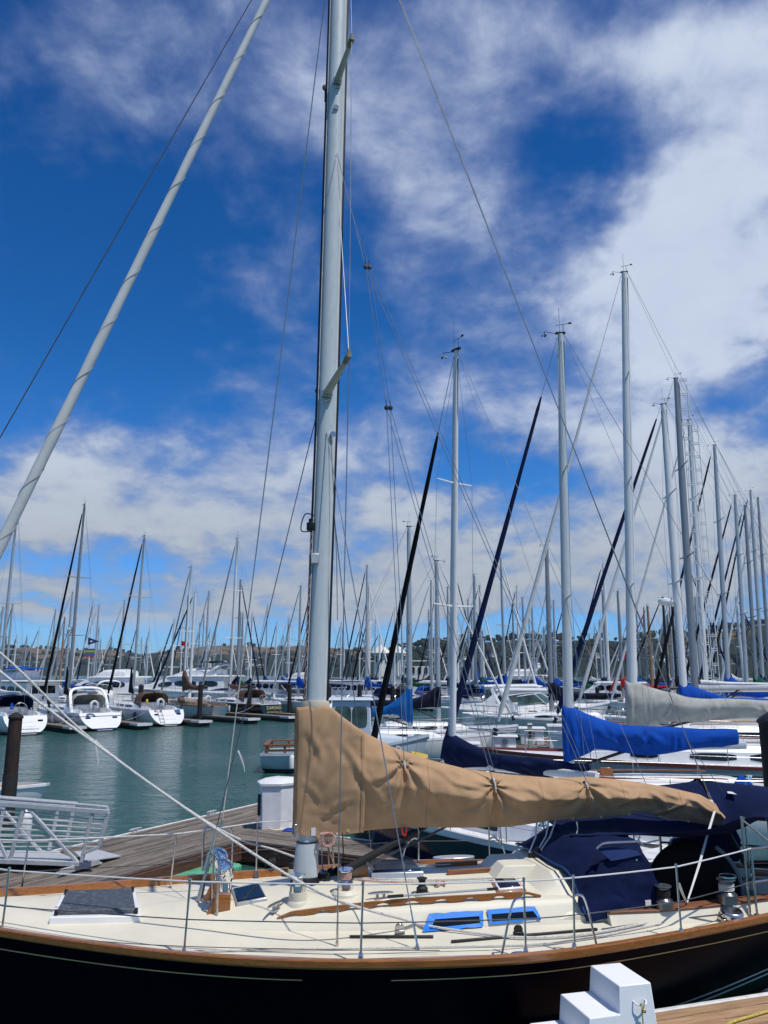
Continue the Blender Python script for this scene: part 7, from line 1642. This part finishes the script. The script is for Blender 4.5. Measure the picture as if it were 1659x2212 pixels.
hp('winch_wrap', MB().ball(Vector((4.40, -.93, 1.685)), .085, 10, (1.2, 1, .35)), CHROME)
c = hz(1580, 1974, 1.36); hp('footblock', MB().lathe([(.02, 0), (.11, .005), (.115, .05), (.10, .075), (.03, .08)], c - Vector((0, 0, .03)), 20, (0, -.25, 1)).box(c - Vector((0, 0, .06)), (.26, .12, .05)), STEEL, bevel=.006)
wire('block_line', [c + Vector((-.1, 0, 0)), hs(1440, 1992) + Vector((0, 0, .02)), hs(1300, 2012) + Vector((0, 0, .02))], .008, WIRED)
wire('jib_sheet', [Vector((4.38, -.83, 1.56)), c + Vector((.06, .05, .06)), c + Vector((.1, .02, .03))], .011, ROPEW)
# white webbing mainsheet strap
a_, b_ = ht(1544, 1752, -.16), ht(1484, 1951, -.95); w_ = Vector((.016, 0, .003)); md = a_.lerp(b_, .6) + Vector((0, 0, -.02))
hp('boom_strap', MB().sheet([[a_ - w_, a_ + w_], [a_.lerp(b_, .3) - w_, a_.lerp(b_, .3) + w_], [md - w_, md + w_], [b_ - w_ * .6, b_ + w_ * .6]], .004, (0, 1, 0)), WHITEC)
c_ = ht(1466, 1908, -1.25); hp('boom_strap', MB().sheet([[b_ - w_ * .6, b_ + w_ * .6], [b_.lerp(c_, .5) - w_, b_.lerp(c_, .5) + w_ + Vector((0, 0, -.02))], [c_ - w_, c_ + w_]], .004, (0, 1, 0)), WHITEC)
# gear on the far stern rail: raft canister, outboard, barbecue tube
c = ht(1556, 1822, .95); rc = MB().loft([[(c.x + x * kx, c.y + y, c.z + z) for x, z in ((-.16, -.28), (.20, -.26), (.16, .26), (-.14, .27))] for y, kx in ((-.12, .94), (-.10, 1), (.12, 1), (.14, .94))]).build('raft_canister', BOXW, None, bevel=.02)
rc.matrix_basis = HW; tag(rc, 'white life raft canister with dark lettering strapped to the far stern rail', 'life raft')
text('AERCUTOCH', .060, c + Vector((.02, -.128, .09)), frame((1, 0, .05), (0, -1, 0)), RUBBER, rc)
fb2 = MB()
for dx in (-.05, .09):
    for k in range(4): pass
    fb2.tube([c + Vector((dx - .05, -.125, -.06)), c + Vector((dx + .05, -.125, -.065)), c + Vector((dx + .055, -.125, -.20)), c + Vector((dx - .045, -.125, -.195)), c + Vector((dx - .05, -.125, -.06))], .005, 4)
fb2.build('panel_outline', RUBBER, rc)
c = ht(1482, 1826, .95); om = thing('outboard_motor', 'navy blue outboard engine clamped to the far rail under the awning', 'outboard motor', HW @ c, HTH + R(-12))
rr4 = []
for x, w, h0, h1 in ((-.22, .07, -.05, .03), (-.17, .11, -.09, .09), (0, .13, -.10, .13), (.14, .12, -.10, .12), (.23, .08, -.06, .08)): rr4.append([(x, w * math.cos(a), lerp(h0, h1, .5 + .5 * math.sin(a))) for a in np.linspace(0, 6.2832, 14, False)])
OB = MB().loft(rr4).build('engine_cowl', mat('navy_engine_paint', (.012, .035, .10), .25, coat=.4), om, ang=50); MB().box((.02, 0, -.22), (.14, .12, .30)).build('leg', mat('navy_engine_paint', (.012, .035, .10)), om, bevel=.02); MB().box((.0, -.132, .0), (.34, .004, .02)).build('cowl_band', ALU, OB)
text('YAMAHA', .06, Vector((-.02, -.134, .045)), frame((1, 0, 0), (0, -1, .1)), ALU, OB)
a_, b_ = ht(1572, 1798, .5), ht(1612, 1868, .3); hp('boathook_tube', MB().tube([a_, b_], .032, 10).lathe([(.036, -.02), (.036, .06)], a_, 10, b_ - a_), BLACK)
bq = Vector((5.25, .75, 1.75)); hp('rail_bag', MB().loft([[(bq.x - .28, bq.y - .12, 1.45), (bq.x + .3, bq.y - .12, 1.45), (bq.x + .3, bq.y + .1, 1.45), (bq.x - .28, bq.y + .1, 1.45)], [(bq.x - .3, bq.y - .14, 1.7), (bq.x + .33, bq.y - .14, 1.72), (bq.x + .33, bq.y + .1, 1.7), (bq.x - .3, bq.y + .1, 1.7)], [(bq.x - .22, bq.y - .06, 1.95), (bq.x + .26, bq.y - .06, 1.96), (bq.x + .26, bq.y + .06, 1.95), (bq.x - .22, bq.y + .06, 1.95)]]), NAVYC, bevel=.03)

# lettering becomes plain meshes
bpy.context.view_layer.update(); dg_ = bpy.context.evaluated_depsgraph_get()
for o in [o for o in SC.objects if o.type == 'FONT']:
    me = bpy.data.meshes.new_from_object(o.evaluated_get(dg_)); me.name = 'lettering'
    n_ = bpy.data.objects.new('lettering', me); COL.objects.link(n_); n_.parent = o.parent; n_.matrix_basis = o.matrix_basis.copy()
    bpy.data.objects.remove(o)
# ------------------------------------------------------------------ thin sea air round the whole place
def haze():
    m = bpy.data.materials.new('sea_haze'); m.use_nodes = True; nt = m.node_tree; nt.nodes.clear()
    o = nt.nodes.new('ShaderNodeOutputMaterial'); v = nt.nodes.new('ShaderNodeVolumePrincipled')
    v.inputs['Color'].default_value = (.72, .80, .90, 1); v.inputs['Density'].default_value = HAZE_D; v.inputs['Anisotropy'].default_value = .25
    nt.links.new(v.outputs[0], o.inputs['Volume'])
    b = MB().box((0, 2940, 119), (10400, 6200, 242)).build('haze', m); tag(b, 'thin pale sea haze lying over the harbour and hills', 'haze', kind='stuff')
HAZE_D = .000055
haze()
